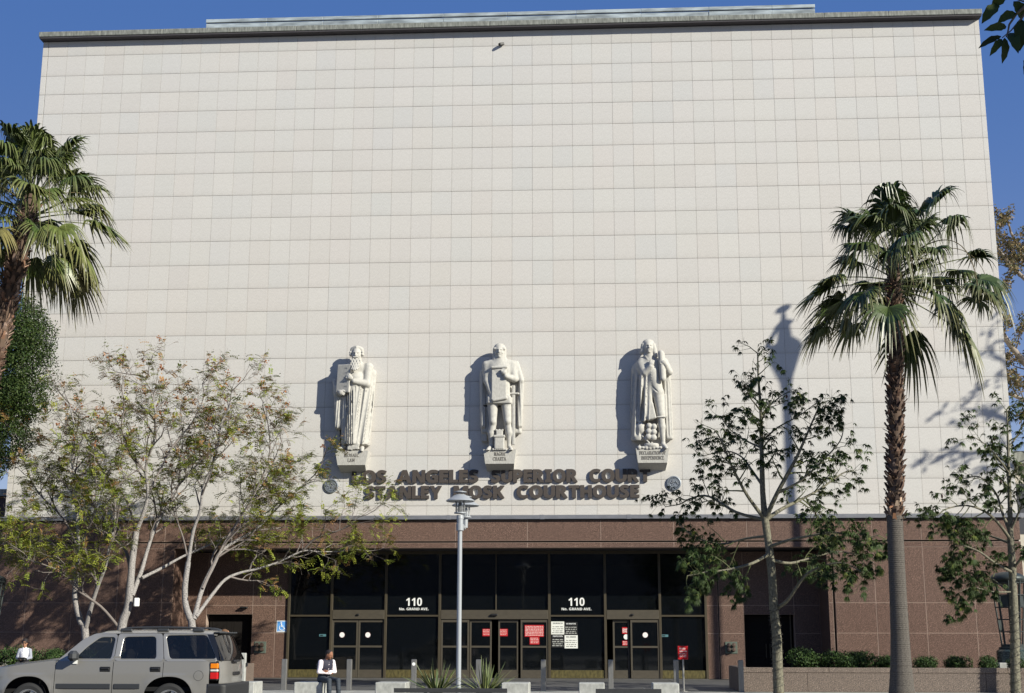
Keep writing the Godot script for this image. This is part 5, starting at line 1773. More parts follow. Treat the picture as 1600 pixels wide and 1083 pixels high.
func sculpture(at: Vector3, label: String) -> void:
	var o := thing("metal_tower", label, "sculpture", at)
	var bronze := tex(mat(0.045, 0.055, 0.055, 0.5, 0.4), M.streak, Vector3(1, 1, 1))
	part(o, "pad", boxm(Vector3(-0.7, 0, -0.7), Vector3(0.7, 0.9, 0.7), 0.02), M.concrete)
	var d := MB.new()
	d.lathe(PackedVector2Array([Vector2(0.0, 0.9), Vector2(0.56, 0.9), Vector2(0.55, 1.28), Vector2(0.5, 1.34), Vector2(0.0, 1.34)]), Vector3.ZERO, 28)
	part(o, "drum", d.mesh(), tex(mat(0.09, 0.13, 0.115, 0.25), noise_tex(0.02, 0.3, 1.0, 5, FastNoiseLite.TYPE_SIMPLEX, 512, 51), Vector3(1.2, 1.2, 1.2)))
	var st := MB.new()
	st.lathe(PackedVector2Array([Vector2(0.0, 1.34), Vector2(0.46, 1.34), Vector2(0.46, 1.42), Vector2(0.38, 1.43), Vector2(0.38, 1.52), Vector2(0.0, 1.53)]), Vector3.ZERO, 24)
	part(o, "step", st.mesh(), bronze)
	var n := 8
	for k in n:
		var a := TAU * k / n + 0.25
		var m := MB.new()
		var e := Vector3(cos(a), 0, sin(a))
		m.tube(PackedVector3Array([e * 0.34 + Vector3(0, 1.5, 0), e * 0.55 + Vector3(0, 3.75, 0)]), PackedFloat32Array([0.03, 0.03]), 6)
		part(o, "upright", m.mesh(), bronze)
	for k in 5:
		var y := 1.95 + k * 0.42
		var r := 0.34 + 0.21 * (y - 1.5) / 2.25
		var m := MB.new()
		var pts := PackedVector3Array()
		var rad := PackedFloat32Array()
		for i in 25:
			pts.push_back(Vector3(cos(TAU * i / 24.0) * r, y, sin(TAU * i / 24.0) * r))
			rad.push_back(0.017)
		m.tube(pts, rad, 5, false)
		part(o, "hoop", m.mesh(), bronze)
	for k in [[1, 0], [4, 0], [6, 0], [0, 2], [2, 2], [5, 2], [7, 2]]:
		var y0: float = 1.97 + k[1] * 0.42
		var a: float = TAU * k[0] / n + 0.25 + PI / n
		var r: float = (0.34 + 0.21 * (y0 - 1.3) / 2.25) * cos(PI / n)
		var m := MB.new()
		m.box(Vector3(-0.13, 0, -0.012), Vector3(0.13, 0.38, 0.012), 0.004, Transform3D(Basis(Vector3.UP, PI / 2 - a), Vector3(cos(a) * r, y0, sin(a) * r)))
		part(o, "plate", m.mesh(), bronze)
	var cap := MB.new()
	cap.ball(Vector3(0, 3.78, 0), Vector3(0.6, 0.24, 0.6), 14)
	part(o, "cap", cap.mesh(), bronze)


# ---------------------------------------------------------------- trees
# A tree from its main limbs: limbs are parts; thinner growth sprouts from them and carries the leaves.
class Grower:
	var rng: RandomNumberGenerator
	var wood := MB.new()
	var tips := []      # [point, direction, level]
	var levels := 2
	var lens := [1.6, 0.8, 0.4]
	var gap := [0.5, 0.3, 0.2]
	var up := 0.35
	var spread := 0.75
	var wob := 0.16
	var from := 0.3
	var clear_y := 0.0

	func sprout(path: PackedVector3Array, r0: float, r1: float, level: int) -> void:
		var total := 0.0
		for i in path.size() - 1:
			total += path[i].distance_to(path[i + 1])
		var next: float = total * from + rng.randf() * gap[level]
		var run := 0.0
		for i in path.size() - 1:
			var seg := path[i].distance_to(path[i + 1])
			while next < run + seg:
				var t: float = next / total
				var p := path[i].lerp(path[i + 1], (next - run) / seg)
				var tan := (path[i + 1] - path[i]).normalized()
				next += gap[level] * rng.randf_range(0.6, 1.5)
				if p.y < clear_y:
					continue
				shoot(p, tan, lens[level] * rng.randf_range(0.55, 1.25) * (1.15 - 0.5 * t), minf(lerpf(r0, r1, t) * 0.6, 0.045 / (level + 1)), level)
			run += seg
		shoot(path[path.size() - 1], (path[path.size() - 1] - path[path.size() - 2]).normalized(), lens[level] * 0.8, r1, level)

	func shoot(p: Vector3, tan: Vector3, ln: float, r: float, level: int) -> void:
		var rd := Vector3(rng.randfn(), rng.randfn(), rng.randfn()).normalized()
		var side := (rd - tan * rd.dot(tan)).normalized()
		var d := (tan * (1.0 - spread * 0.5) + side * spread + Vector3(0, up, 0)).normalized()
		var pts := PackedVector3Array([p])
		var rad := PackedFloat32Array([r])
		var n := 4
		for k in n:
			d = (d + Vector3(rng.randfn(), rng.randfn() + up * 0.5, rng.randfn()) * wob).normalized()
			p += d * ln / n
			pts.push_back(p)
			rad.push_back(lerpf(r, maxf(r * 0.35, 0.004), (k + 1.0) / n))
		wood.tube(pts, rad, 5 if level < levels else 4, false)
		if level < levels:
			sprout(pts, r, r * 0.35, level + 1)
		else:
			for k in range(1, n + 1):
				tips.push_back([pts[k], (pts[k] - pts[k - 1]).normalized(), k])


func limb_tree(o: Node3D, limbs: Array, bark: Material, twig_mat: Material, g: Grower, sides := 9, thick := 1.0, whole := 99) -> void:
	var base := o.position
	g.rng = rng
	for i in limbs.size():
		var l: Array = limbs[i]
		var pts := []
		for p in l[2]:
			pts.push_back(p - base)
		var path := smooth_path(pts, 4)
		var rad := PackedFloat32Array()
		for k in path.size():
			rad.push_back(lerpf(l[0], l[1], pow(float(k) / (path.size() - 1), 0.8)) * thick)
		var m := MB.new()
		m.use_uv = true
		m.tube(path, rad, sides, true, 0.05)
		part(o, "trunk" if i == 0 else "branch", m.mesh(), bark if i < whole else twig_mat)
		if i > 0:
			g.sprout(path, l[0], l[1], 0)
	var w := part(o, "twigs", g.wood.mesh(), twig_mat)
	w.set_meta("kind", "stuff")


func crown(o: Node3D, m: MB, called := "crown") -> void:
	m.use_c = true
	var f := part(o, called, m.mesh(), M.leaf)
	f.set_meta("kind", "stuff")


func build_trees() -> void:
	var white_bark := detail(tex(mat(0.47, 0.435, 0.415, 0.85), noise_tex(0.05, 0.18, 1.0, 3, FastNoiseLite.TYPE_SIMPLEX, 512, 61, 0.88), Vector3(0.5, 1.0, 0.5)), M.grain, Vector3(4, 4, 4))
	var twig := tex(mat(0.20, 0.17, 0.155, 0.9), M.grain, Vector3(2, 2, 2))
	var labels := ["white barked thin leaved tree furthest left, forked low behind the bonnet", "white barked tree with a small white box on its trunk, middle of three", "white barked tree reaching over the entrance glass, rightmost of three"]
	var sets := [LIMBS_A, LIMBS_B, LIMBS_C]
	var patch := FastNoiseLite.new()
	patch.seed = 5
	patch.frequency = 0.75
	for i in 3:
		var b: Vector3 = sets[i][0][2][0]
		var o := thing("white_bark_tree", labels[i], "tree", b, 0.0, "white barked trees in the left planter")
		var g := Grower.new()
		g.lens = [1.6, 0.85, 0.45]
		g.gap = [0.36, 0.24, 0.19]
		g.up = 0.28
		g.from = 0.28
		g.clear_y = 2.4
		limb_tree(o, sets[i], white_bark, twig, g, 9, 0.78, [3, 4, 4][i])
		var m := MB.new()
		var pods := MB.new()
		pods.use_c = true
		for t in g.tips:
			var p: Vector3 = t[0]
			var wp := p + b
			var k := patch.get_noise_3d(wp.x * 1.2, wp.y * 2.0, wp.z * 1.2)
			var high := clampf((wp.y - 7.5) / 3.5, 0.0, 1.0)
			if k > -0.02 + high * 0.12:
				pinnate(m, p, t[1], rnd(0.22, 0.36), high)
				if rng.randf() < 0.4 - high * 0.3:
					pinnate(m, p + rand_dir() * 0.1, t[1], rnd(0.2, 0.34), high)
			elif rng.randf() < 0.2:
				pinnate(m, p, t[1], rnd(0.14, 0.22), 0.9)
			if wp.y > 8.2 and t[2] == 4 and rng.randf() < 0.012 + high * 0.07:
				pod_cluster(pods, p)
		crown(o, m)
		if pods.v.size():
			crown(o, pods, "seed_pods")
		if i == 1:
			var bx := thing("tree_box", "small white box strapped to the trunk of the middle white barked tree", "box", Vector3(-13.83, 3.02, 6.72), 0.4)
			part(bx, "case", boxm(Vector3(-0.1, -0.16, -0.06), Vector3(0.1, 0.16, 0.06), 0.03), M.white)
			part(bx, "strap", boxm(Vector3(-0.16, -0.03, -0.08), Vector3(-0.095, 0.03, -0.03), 0.005), M.black)
	# green barked young trees on the pavement
	var green_bark := detail(tex(mat(0.31, 0.285, 0.20, 0.8), noise_tex(0.03, 0.45, 1.0, 4, FastNoiseLite.TYPE_SIMPLEX_SMOOTH, 512, 63), Vector3(1.0, 0.5, 1.0)), M.grain, Vector3(4, 4, 4))
	var green_twig := mat(0.09, 0.10, 0.04, 0.85)
	var names := ["young green barked tree with a ringed thorny trunk, left of the palm", "young green barked tree at the right picture edge"]
	var young := [LIMBS_D, LIMBS_E]
	for i in 2:
		var b: Vector3 = young[i][0][2][0]
		var o := thing("thorn_trunk_tree", names[i], "tree", b, 0.0, "young green barked trees on the pavement")
		var g := Grower.new()
		g.levels = 1
		g.lens = [0.95, 0.42]
		g.gap = [0.19, 0.15]
		g.up = 0.02
		g.spread = 0.9
		g.from = 0.3
		limb_tree(o, young[i], green_bark, green_twig, g, 12)
		var m := MB.new()
		for t in g.tips:
			var p: Vector3 = t[0]
			var low := clampf((7.0 - (p.y + b.y)) / 3.0, 0.0, 1.0)
			if rng.randf() < 0.48 + 0.3 * low:
				palmate(m, p, t[1])
				if rng.randf() < 0.3 * low + 0.1:
					palmate(m, p + rand_dir() * 0.08, t[1])
		crown(o, m)
		var pods := MB.new()
		pods.use_c = true
		for t in g.tips:
			if rng.randf() < 0.008:
				pods.col = Color(0.05, 0.025, 0.02)
				pods.ball(t[0] - Vector3(0, 0.08, 0), Vector3(0.035, 0.08, 0.035), 4)
		crown(o, pods, "dark_pods")
		var th := MB.new()
		for k in 170:
			var y := rnd(0.1, 3.0)
			var a := rnd(0, TAU)
			var d := Vector3(cos(a), 0, sin(a))
			var l := trunk_at(young[i][0], b, y)
			th.tri(l + d * 0.15 + Vector3(0, -0.012, 0), l + d * 0.15 + Vector3(0, 0.012, 0), l + d * 0.225 + Vector3(0, 0.01, 0))
		# strings wound round the trunk
		for k in 10:
			var y := 0.35 + k * 0.26
			var pts := PackedVector3Array()
			var rr := PackedFloat32Array()
			for q in 17:
				var a := TAU * q / 16.0
				pts.push_back(trunk_at(young[i][0], b, y + 0.07 * cos(a)) + Vector3(cos(a), 0, sin(a)) * (lerpf(0.204, 0.168, y / 3.0)))
				rr.push_back(0.008)
			th.tube(pts, rr, 4, false)
		var tn := part(o, "thorns", th.mesh(), mat(0.05, 0.045, 0.04, 0.8))
		tn.set_meta("kind", "stuff")
	# dense dark tree between the left palm and the wall
	var fic := thing("dense_tree", "dense dark green tree behind the left palm trunk", "tree", Vector3(-20.95, 0.25, 4.2))
	var tm := MB.new()
	tm.tube(smooth_path([Vector3(-1.9, 0, 0), Vector3(-1.7, 4, 0.1), Vector3(-1.2, 8, 0), Vector3(0.1, 12, 0)]), PackedFloat32Array([0.4, 0.38, 0.36, 0.33, 0.31, 0.29, 0.27, 0.25, 0.22, 0.2, 0.18, 0.15, 0.1]), 10)
	part(fic, "trunk", tm.mesh(), mat(0.16, 0.14, 0.12, 0.9))
	var fm := MB.new()
	var dk := [Color(0.024, 0.044, 0.010), Color(0.036, 0.058, 0.014), Color(0.016, 0.030, 0.009), Color(0.05, 0.072, 0.02)]
	for b in [[0, 13.6, 0, 1.9, 1.9], [0.7, 12.4, 0.3, 1.7, 1.5], [-0.9, 12.2, 0.2, 1.9, 1.6], [1.0, 11.1, 0.4, 1.35, 1.1], [0.1, 10.6, 0.2, 1.6, 1.3], [-1.0, 10.0, 0.2, 1.6, 1.4], [0.5, 14.4, 0, 1.2, 1.2], [0.9, 13.5, 0.2, 1.35, 1.2], [0.5, 9.3, 0.5, 1.2, 1.2], [-0.6, 8.6, 0.3, 1.4, 1.2]]:
		foliage_ball(fm, Vector3(b[0], b[1], b[2]), Vector3(b[3], b[4], b[3]), 4800, 0.105, dk, 0.6)
	for b in [[-0.1, 12.2, 0, 1.2, 2.4], [0.5, 11.2, 0.1, 0.8, 0.9], [0.1, 13.6, 0, 1.1, 1.1]]:
		foliage_ball(fm, Vector3(b[0], b[1], b[2]), Vector3(b[3], b[4], b[3]), 2200, 0.13, dk, 0.3)
	crown(fic, fm)
	# tree beyond the right corner of the courthouse
	var far := thing("far_tree", "pale limbed tree with sparse brownish leaves beyond the right corner", "tree", Vector3(28.5, 0, -7.0))
	var fl := [[0.5, 0.35, [Vector3(28.5, 0, -7), Vector3(28.0, 6, -7), Vector3(27.2, 11, -7)]], [0.28, 0.08, [Vector3(27.2, 11, -7), Vector3(25.8, 13.0, -7), Vector3(24.4, 14.6, -7), Vector3(23.3, 16.4, -7), Vector3(23.2, 18.2, -7)]],
		[0.22, 0.06, [Vector3(27.4, 10, -7), Vector3(25.6, 11.2, -6.6), Vector3(24.2, 12.6, -6.4), Vector3(23.0, 13.2, -6.4)]], [0.25, 0.06, [Vector3(27.2, 11, -7), Vector3(26.6, 15, -7.3), Vector3(25.4, 18.5, -7.4), Vector3(24.3, 21.4, -7.4)]], [0.2, 0.05, [Vector3(26.6, 15, -7.3), Vector3(27.5, 19, -7), Vector3(27.2, 22, -7)]], [0.15, 0.05, [Vector3(25.4, 18.4, -7.4), Vector3(24.2, 19.4, -7), Vector3(23.4, 20.6, -7)]]]
	var fg := Grower.new()
	fg.lens = [1.4, 0.8, 0.4]
	fg.gap = [0.42, 0.3, 0.2]
	fg.up = 0.1
	limb_tree(far, fl, mat(0.26, 0.22, 0.185, 0.9), mat(0.15, 0.12, 0.095, 0.9), fg)
	var fm2 := MB.new()
	for t in fg.tips:
		if rng.randf() < 0.9:
			for q in 6:
				fm2.col = [Color(0.17, 0.13, 0.065), Color(0.10, 0.10, 0.045), Color(0.22, 0.16, 0.09), Color(0.07, 0.07, 0.04)][rng.randi() % 4]
				leaf_card(fm2, t[0] + rand_dir() * 0.16, (rand_dir() + Vector3(0, -0.4, 0)).normalized(), rand_dir(), rnd(0.14, 0.24), 0.04)
	crown(far, fm2)
	# tall tree beyond the right edge, whose boughs shade the right end of the wall
	var sh := thing("tall_tree", "tall leafy tree beyond the right picture edge", "tree", Vector3(37, 0, 8.5))
	var sl := [[0.5, 0.3, [Vector3(37, 0, 8.5), Vector3(36.8, 8, 8.5), Vector3(36, 15, 8.4)]], [0.2, 0.03, [Vector3(36, 15, 8.4), Vector3(34.2, 17.2, 8.2), Vector3(32.8, 18.2, 8.1), Vector3(31.2, 18.4, 8.0)]], [0.15, 0.03, [Vector3(36.3, 13.6, 8.4), Vector3(34, 15.6, 8.2), Vector3(32.4, 16.5, 8.1), Vector3(30.4, 16.5, 8)]], [0.2, 0.03, [Vector3(36, 15, 8.4), Vector3(34.8, 18.4, 8.2), Vector3(33.6, 20.2, 8.1), Vector3(32.4, 20.9, 8)]], [0.2, 0.05, [Vector3(36, 15, 8.4), Vector3(37.5, 18, 8.4), Vector3(38.5, 20, 8.4)]]]
	var sg := Grower.new()
	sg.levels = 1
	sg.lens = [1.0, 0.5]
	sg.gap = [0.5, 0.25]
	sg.from = 0.45
	limb_tree(sh, sl, mat(0.2, 0.17, 0.14, 0.9), twig, sg)
	var sm := MB.new()
	for t in sg.tips:
		if rng.randf() < 0.55:
			for q in 3:
				sm.col = Color(0.05, 0.08, 0.03)
				leaf_card(sm, t[0] + rand_dir() * 0.15, rand_dir(), rand_dir(), rnd(0.2, 0.32), 0.06)
	crown(sh, sm)
	near_bough()


func trunk_at(l: Array, b: Vector3, y: float) -> Vector3:
	var pts: Array = l[2]
	for i in pts.size() - 1:
		var p: Vector3 = pts[i] - b
		var q: Vector3 = pts[i + 1] - b
		if y <= q.y:
			return p.lerp(q, (y - p.y) / (q.y - p.y))
	return pts[pts.size() - 1] - b


func pinnate(m: MB, p: Vector3, dir: Vector3, ln: float, dry: float) -> void:
	var d := (dir * 0.6 + rand_dir() * 0.6 + Vector3(0, -0.15, 0)).normalized()
	d.y *= 0.5
	d = d.normalized()
	var n := (Vector3(0, 1, 0) + rand_dir() * 0.45).normalized()
	var s := d.cross(n).normalized()
	n = s.cross(d).normalized()
	var base := Color(0.215, 0.235, 0.036)
	if rng.randf() < 0.13 + dry * 0.3:
		base = Color(0.26, 0.15, 0.06)
	elif rng.randf() < 0.3:
		base = Color(0.14, 0.18, 0.028)
	for k in 5:
		var q := p + d * ln * (k + 0.6) / 5.0 - Vector3(0, 0.02, 0) * k * k * 0.25
		for e in [-1.0, 1.0]:
			m.col = base * rnd(0.7, 1.3)
			leaf_card(m, q, (s * e + d * 0.55 + Vector3(0, -0.2, 0)).normalized(), n, ln * rnd(0.26, 0.36), ln * 0.085)
	m.col = base
	leaf_card(m, p + d * ln, d, n, ln * 0.3, ln * 0.08)


func pod_cluster(m: MB, p: Vector3) -> void:
	for k in 9:
		var q := p + rand_dir() * rnd(0.02, 0.16)
		m.col = [Color(0.34, 0.13, 0.045), Color(0.25, 0.09, 0.04), Color(0.42, 0.2, 0.08)][rng.randi() % 3] * rnd(0.7, 1.1)
		var n := rand_dir()
		for e in 3:
			leaf_card(m, q, (Vector3(0, -1, 0) + rand_dir() * 0.5).normalized(), n.rotated(Vector3.UP, e * 2.1), rnd(0.055, 0.085), 0.022, 0.8)


func palmate(m: MB, p: Vector3, dir: Vector3) -> void:
	var d := (dir + rand_dir() * 0.7 + Vector3(0, -0.1, 0)).normalized()
	var stem := rnd(0.05, 0.11)
	var c := p + d * stem
	var n := (Vector3(0, 0.9, 0) + rand_dir() * 0.6).normalized()
	var s := d.cross(n).normalized()
	n = s.cross(d).normalized()
	var base := Color(0.031, 0.050, 0.014) * rnd(0.6, 1.4)
	if rng.randf() < 0.07:
		base = Color(0.11, 0.13, 0.03)
	var sz := rnd(0.13, 0.20)
	for k in 6:
		var a := (k - 2.5) * 0.62
		var e := (d * cos(a) + s * sin(a) + Vector3(0, -0.75, 0)).normalized()
		m.col = base * rnd(0.85, 1.15)
		var w := e.cross(n).normalized() * sz * 0.135
		var q1 := c + e * sz * 0.45
		var q2 := c + (e + Vector3(0, -0.25, 0)) * sz
		var lift := n * sz * 0.05
		m.tri(c, q1 + w + lift, q1)
		m.tri(c, q1, q1 - w + lift)
		m.tri(q1 + w + lift, q2, q1)
		m.tri(q1, q2, q1 - w + lift)


# the bough that hangs into the upper right corner, close to the camera, and the tree it grows on
func near_bough() -> void:
	var o := thing("overhanging_tree", "tree beside the photographer whose dark leaves hang into the upper right corner", "tree", Vector3(10.5, 0, 53.5))
	var bark := mat(0.12, 0.1, 0.08, 0.9)
	var t := MB.new()
	t.tube(smooth_path([Vector3(0, 0, 0), Vector3(-0.1, 2.5, 0), Vector3(0.1, 5, -0.1), Vector3(-0.2, 7.5, 0)]), PackedFloat32Array([0.28, 0.26, 0.25, 0.24, 0.23, 0.22, 0.21, 0.2, 0.18, 0.16, 0.14, 0.12, 0.1]), 10)
	part(o, "trunk", t.mesh(), bark)
	var b := MB.new()
	b.tube(smooth_path([Vector3(0.05, 4.2, -0.05), Vector3(-1.8, 5.6, -1.4), Vector3(-3.6, 5.75, -2.9), Vector3(-4.55, 5.3, -3.45), Vector3(-4.72, 5.08, -3.5)]), PackedFloat32Array([0.1, 0.09, 0.08, 0.07, 0.06, 0.05, 0.045, 0.04, 0.03, 0.024, 0.018, 0.014, 0.011, 0.008, 0.006, 0.005, 0.004]), 8)
	b.tube(smooth_path([Vector3(0.0, 5.5, 0), Vector3(-1.2, 7.2, 0.5), Vector3(-2.5, 8.2, 0)]), PackedFloat32Array([0.09, 0.08, 0.07, 0.06, 0.05, 0.04, 0.03, 0.02, 0.01]), 8)
	part(o, "branch", b.mesh(), bark)
	var m := MB.new()
	var dk := [Color(0.03, 0.045, 0.012), Color(0.04, 0.06, 0.015), Color(0.025, 0.035, 0.012)]
	for q in [[-1.0, 7.6, 0.2, 2.0, 1.5], [-2.2, 7.9, 0.4, 1.6, 1.2], [0.8, 7.4, 1.0, 2.0, 1.6], [-0.3, 8.6, -0.6, 1.9, 1.4], [-2.0, 7.0, -1.2, 1.5, 0.9], [-0.6, 6.6, -0.2, 1.6, 1.0]]:
		foliage_ball(m, Vector3(q[0], q[1], q[2]), Vector3(q[3], q[4], q[3]), 520, 0.24, dk, 0.2)
	crown(o, m)
	# the leaves in view: stalk end, tip, half width
	var lm := [[5.752, 5.292, 5.640, 5.170, 0.034], [5.790, 5.150, 5.640, 5.118, 0.026], [5.752, 5.085, 5.622, 5.035, 0.02], [5.755, 5.070, 5.672, 4.970, 0.022], [5.765, 5.070, 5.745, 4.930, 0.024], [5.812, 5.120, 5.822, 4.960, 0.034], [5.845, 5.225, 5.735, 5.180, 0.03], [5.875, 5.190, 5.850, 5.000, 0.04], [5.880, 4.93, 5.848, 4.84, 0.03], [5.835, 5.300, 5.890, 5.215, 0.04], [5.80, 5.335, 5.72, 5.30, 0.03], [5.90, 5.12, 5.95, 4.98, 0.035], [5.93, 5.27, 6.02, 5.20, 0.035]]
	var tw := MB.new()
	tw.tube(PackedVector3Array([Vector3(-4.55, 5.3, -3.45), Vector3(-4.62, 5.2, -3.5), Vector3(-4.69, 5.12, -3.5), Vector3(-4.745, 5.075, -3.5)]), PackedFloat32Array([0.009, 0.006, 0.004, 0.003]), 6)
	tw.tube(PackedVector3Array([Vector3(-4.58, 5.27, -3.47), Vector3(-4.61, 5.05, -3.5), Vector3(-4.62, 4.93, -3.5)]), PackedFloat32Array([0.007, 0.004, 0.002]), 6)
	tw.tube(PackedVector3Array([Vector3(-4.6, 5.3, -3.5), Vector3(-4.7, 5.34, -3.5), Vector3(-4.75, 5.295, -3.5)]), PackedFloat32Array([0.005, 0.003, 0.002]), 6)
	part(o, "twig", tw.mesh(), bark)
	for l in lm:
		var a := Vector3(l[0] - 10.5, l[1], -3.5 + rnd(-0.03, 0.03))
		var c := Vector3(l[2] - 10.5, l[3], -3.5 + rnd(-0.06, 0.06))
		var d := c - a
		var s := d.cross(Vector3(rnd(-0.3, 0.3), rnd(-0.2, 0.2), 1)).normalized()
		var n := s.cross(d).normalized()
		var lf := MB.new()
		lf.use_c = true
		lf.col = dk[rng.randi() % 3]
		var rows := []
		for j in 9:
			var u := j / 8.0
			var w: float = l[4] * pow(sin(PI * pow(u, 0.85)), 0.8) * (1.0 + 0.12 * sin(u * 19.0))
			var p := a + d * u + n * (0.02 * sin(u * 3.0)) + Vector3(0, -0.012, 0) * u * u
			rows.push_back(PackedVector3Array([p - s * w + n * w * 0.25, p, p + s * w + n * w * 0.25]))
		lf.grid(rows)
		part(o, "leaf", lf.mesh(), M.leaf)


# ---------------------------------------------------------------- palms
func build_palms() -> void:
	var r := thing("fan_palm", "tall fan palm with a smooth grey lower trunk, right of the young tree", "palm tree", Vector3(12.25, -0.02, 17.0))
	var lower := tex(mat(0.19, 0.165, 0.14, 0.9), noise_tex(0.045, 0.3, 1.0, 3, FastNoiseLite.TYPE_SIMPLEX, 512, 71), Vector3(0.5, 3.2, 0.5))
	var m := MB.new()
	var prof := PackedVector2Array()
	var y := 0.0
	while y < 5.25:
		var rr := 0.235 + 0.16 * exp(-y * 0.85) + rnd(-0.004, 0.004)
		prof.push_back(Vector2(rr, y))
		prof.push_back(Vector2(rr - 0.007, y + 0.045))
		y += 0.06
	m.lathe(prof, Vector3.ZERO, 28)
	for i in m.v.size():
		m.v[i].x += 0.022 * m.v[i].y + 0.012 * sin(m.v[i].y)
	part(r, "smooth_trunk", m.mesh(), lower)
	palm_top(r, Vector3(0.115, 5.2, 0), Vector3(0.52, 12.75, 0), 0.24, 0.195, 1.16, 48, 1.2, false)
	var l := thing("fan_palm", "fan palm with a shaggy trunk at the left picture edge", "palm tree", Vector3(-15.25, -0.02, 21.0))
	var lm := MB.new()
	lm.lathe(PackedVector2Array([Vector2(0.45, 0), Vector2(0.34, 0.6), Vector2(0.31, 3.0), Vector2(0.3, 5.5)]), Vector3.ZERO, 20)
	for i in lm.v.size():
		lm.v[i].x += lm.v[i].y * 0.187
	part(l, "smooth_trunk", lm.mesh(), lower)
	palm_top(l, Vector3(1.0, 5.3, 0), Vector3(2.36, 13.95, 0), 0.31, 0.27, 1.0, 66, 1.15, true)


func palm_top(o: Node3D, a: Vector3, b: Vector3, r0: float, r1: float, size: float, fronds: int, blade: float, full: bool) -> void:
	var c := MB.new()
	var path := smooth_path([a, a.lerp(b, 0.5) + Vector3(0.03, 0, 0), b, b + Vector3(0, 0.5, 0)], 6)
	var rad := PackedFloat32Array()
	for k in path.size():
		rad.push_back(lerpf(r0, r1, float(k) / path.size()) * 0.86)
	rad[rad.size() - 1] = 0.06
	c.tube(path, rad, 14)
	part(o, "trunk", c.mesh(), mat(0.10, 0.065, 0.045, 0.95))
	# old leaf bases in spirals round the trunk
	var bt := MB.new()
	bt.use_c = true
	var total := (b - a).length()
	var n := int(total / 0.013)
	for k in n:
		var t := float(k) / n
		var ct := path[clampi(int(t * 18.0), 0, 17)].lerp(path[clampi(int(t * 18.0) + 1, 0, 18)], fposmod(t * 18.0, 1.0)) if t < 0.99 else b
		ct = a.lerp(b, t) + Vector3(0.03 * sin(t * PI), 0, 0)
		var an := k * 2.39996 + rnd(-0.5, 0.5)
		var d := Vector3(cos(an), 0, sin(an))
		var s := Vector3(-sin(an), 0, cos(an))
		var rr := lerpf(r0, r1, t)
		var ln := rnd(0.08, 0.26)
		var w := rnd(0.035, 0.08)
		var out := rnd(0.015, 0.10) * (1.5 if rng.randf() < 0.15 else 1.0)
		var tone := rnd(0.5, 1.25)
		bt.col = [Color(0.15, 0.08, 0.05), Color(0.09, 0.055, 0.038), Color(0.21, 0.13, 0.09), Color(0.06, 0.036, 0.028), Color(0.26, 0.18, 0.14)][rng.randi() % 5] * tone * (1.5 if full else 0.8)
		var p0 := ct + d * rr * 0.8
		var p1 := ct + d * (rr + out * 0.45) + Vector3(0, ln * 0.55, 0)
		var p2 := ct + d * (rr + out) + Vector3(0, ln, 0) + s * rnd(-0.03, 0.03)
		var u := d * 0.018
		bt.quad(p0 - s * w, p0 + s * w, p1 + s * w * 0.8 + u, p1 - s * w * 0.8 + u)
		bt.quad(p1 - s * w * 0.8 + u, p1 + s * w * 0.8 + u, p2 + s * w * 0.4 + u, p2 - s * w * 0.4 + u)
		bt.quad(p2 - s * w * 0.4 + u, p2 + s * w * 0.4 + u, p2 + s * w * 0.4 - u, p2 - s * w * 0.4 - u)
		bt.quad(p0 + s * w, p0 + s * w - u * 2.0, p2 + s * w * 0.4 - u, p2 + s * w * 0.4 + u)
		bt.quad(p0 - s * w, p2 - s * w * 0.4 + u, p2 - s * w * 0.4 - u, p0 - s * w - u * 2.0)
	# a few torn bases hang at the lower edge
	for k in 16:
		var an := rnd(0, TAU)
		var d := Vector3(cos(an), 0, sin(an))
		var s := Vector3(-sin(an), 0, cos(an))
		bt.col = [Color(0.42, 0.20, 0.10), Color(0.09, 0.06, 0.045), Color(0.45, 0.33, 0.24)][rng.randi() % 3]
		var p := a + d * r0 * 0.95 + Vector3(0, rnd(-0.1, 0.6), 0)
		var q := p + d * rnd(0.05, 0.22) + Vector3(0, rnd(-0.35, 0.3), 0)
		bt.quad(p - s * 0.06, p + s * 0.06, q + s * 0.035, q - s * 0.035)
	var bases := part(o, "leaf_bases", bt.mesh(), leaf_base_mat())
	bases.set_meta("kind", "stuff")
	# fronds
	for k in fronds:
		var t := (k + 0.5) / fronds
		var el := lerpf(1.5, -0.5 if full else -0.5, pow(t, 1.0)) + rnd(-0.3, 0.3)
		var az := k * 2.39996 + rnd(-0.25, 0.25)
		var d := Vector3(cos(az) * cos(el), sin(el), sin(az) * cos(el))
		var root := b + Vector3(0, lerpf(0.35, -0.75, t), 0) + Vector3(d.x, 0, d.z) * 0.16
		frond(o, root, d, (rnd(1.15, 2.15) * lerpf(0.85, 1.0, sin(t * PI))) * size, blade * rnd(0.72, 1.15) * size, t, full)
	# bare drooping stalks
	for k in 6:
		var az := rnd(0, TAU)
		var m := MB.new()
		var pts := []
		for q in 7:
			var t := q / 6.0
			pts.push_back(b + Vector3(cos(az), 0, sin(az)) * (0.2 + 2.2 * sin(t * 1.6)) * size + Vector3(0, 0.2 + 1.1 * sin(t * 2.2) - 2.6 * t * t, 0))
		var sp_ := smooth_path(pts, 3)
		var rr := PackedFloat32Array()
		for q in sp_.size():
			rr.push_back(lerpf(0.016, 0.006, float(q) / sp_.size()))
		m.tube(sp_, rr, 5, false)
		part(o, "flower_stalk", m.mesh(), mat(0.10, 0.075, 0.03, 0.8))


func leaf_base_mat() -> StandardMaterial3D:
	var m := StandardMaterial3D.new()
	m.vertex_color_use_as_albedo = true
	m.roughness = 0.9
	m.cull_mode = BaseMaterial3D.CULL_DISABLED
	return m


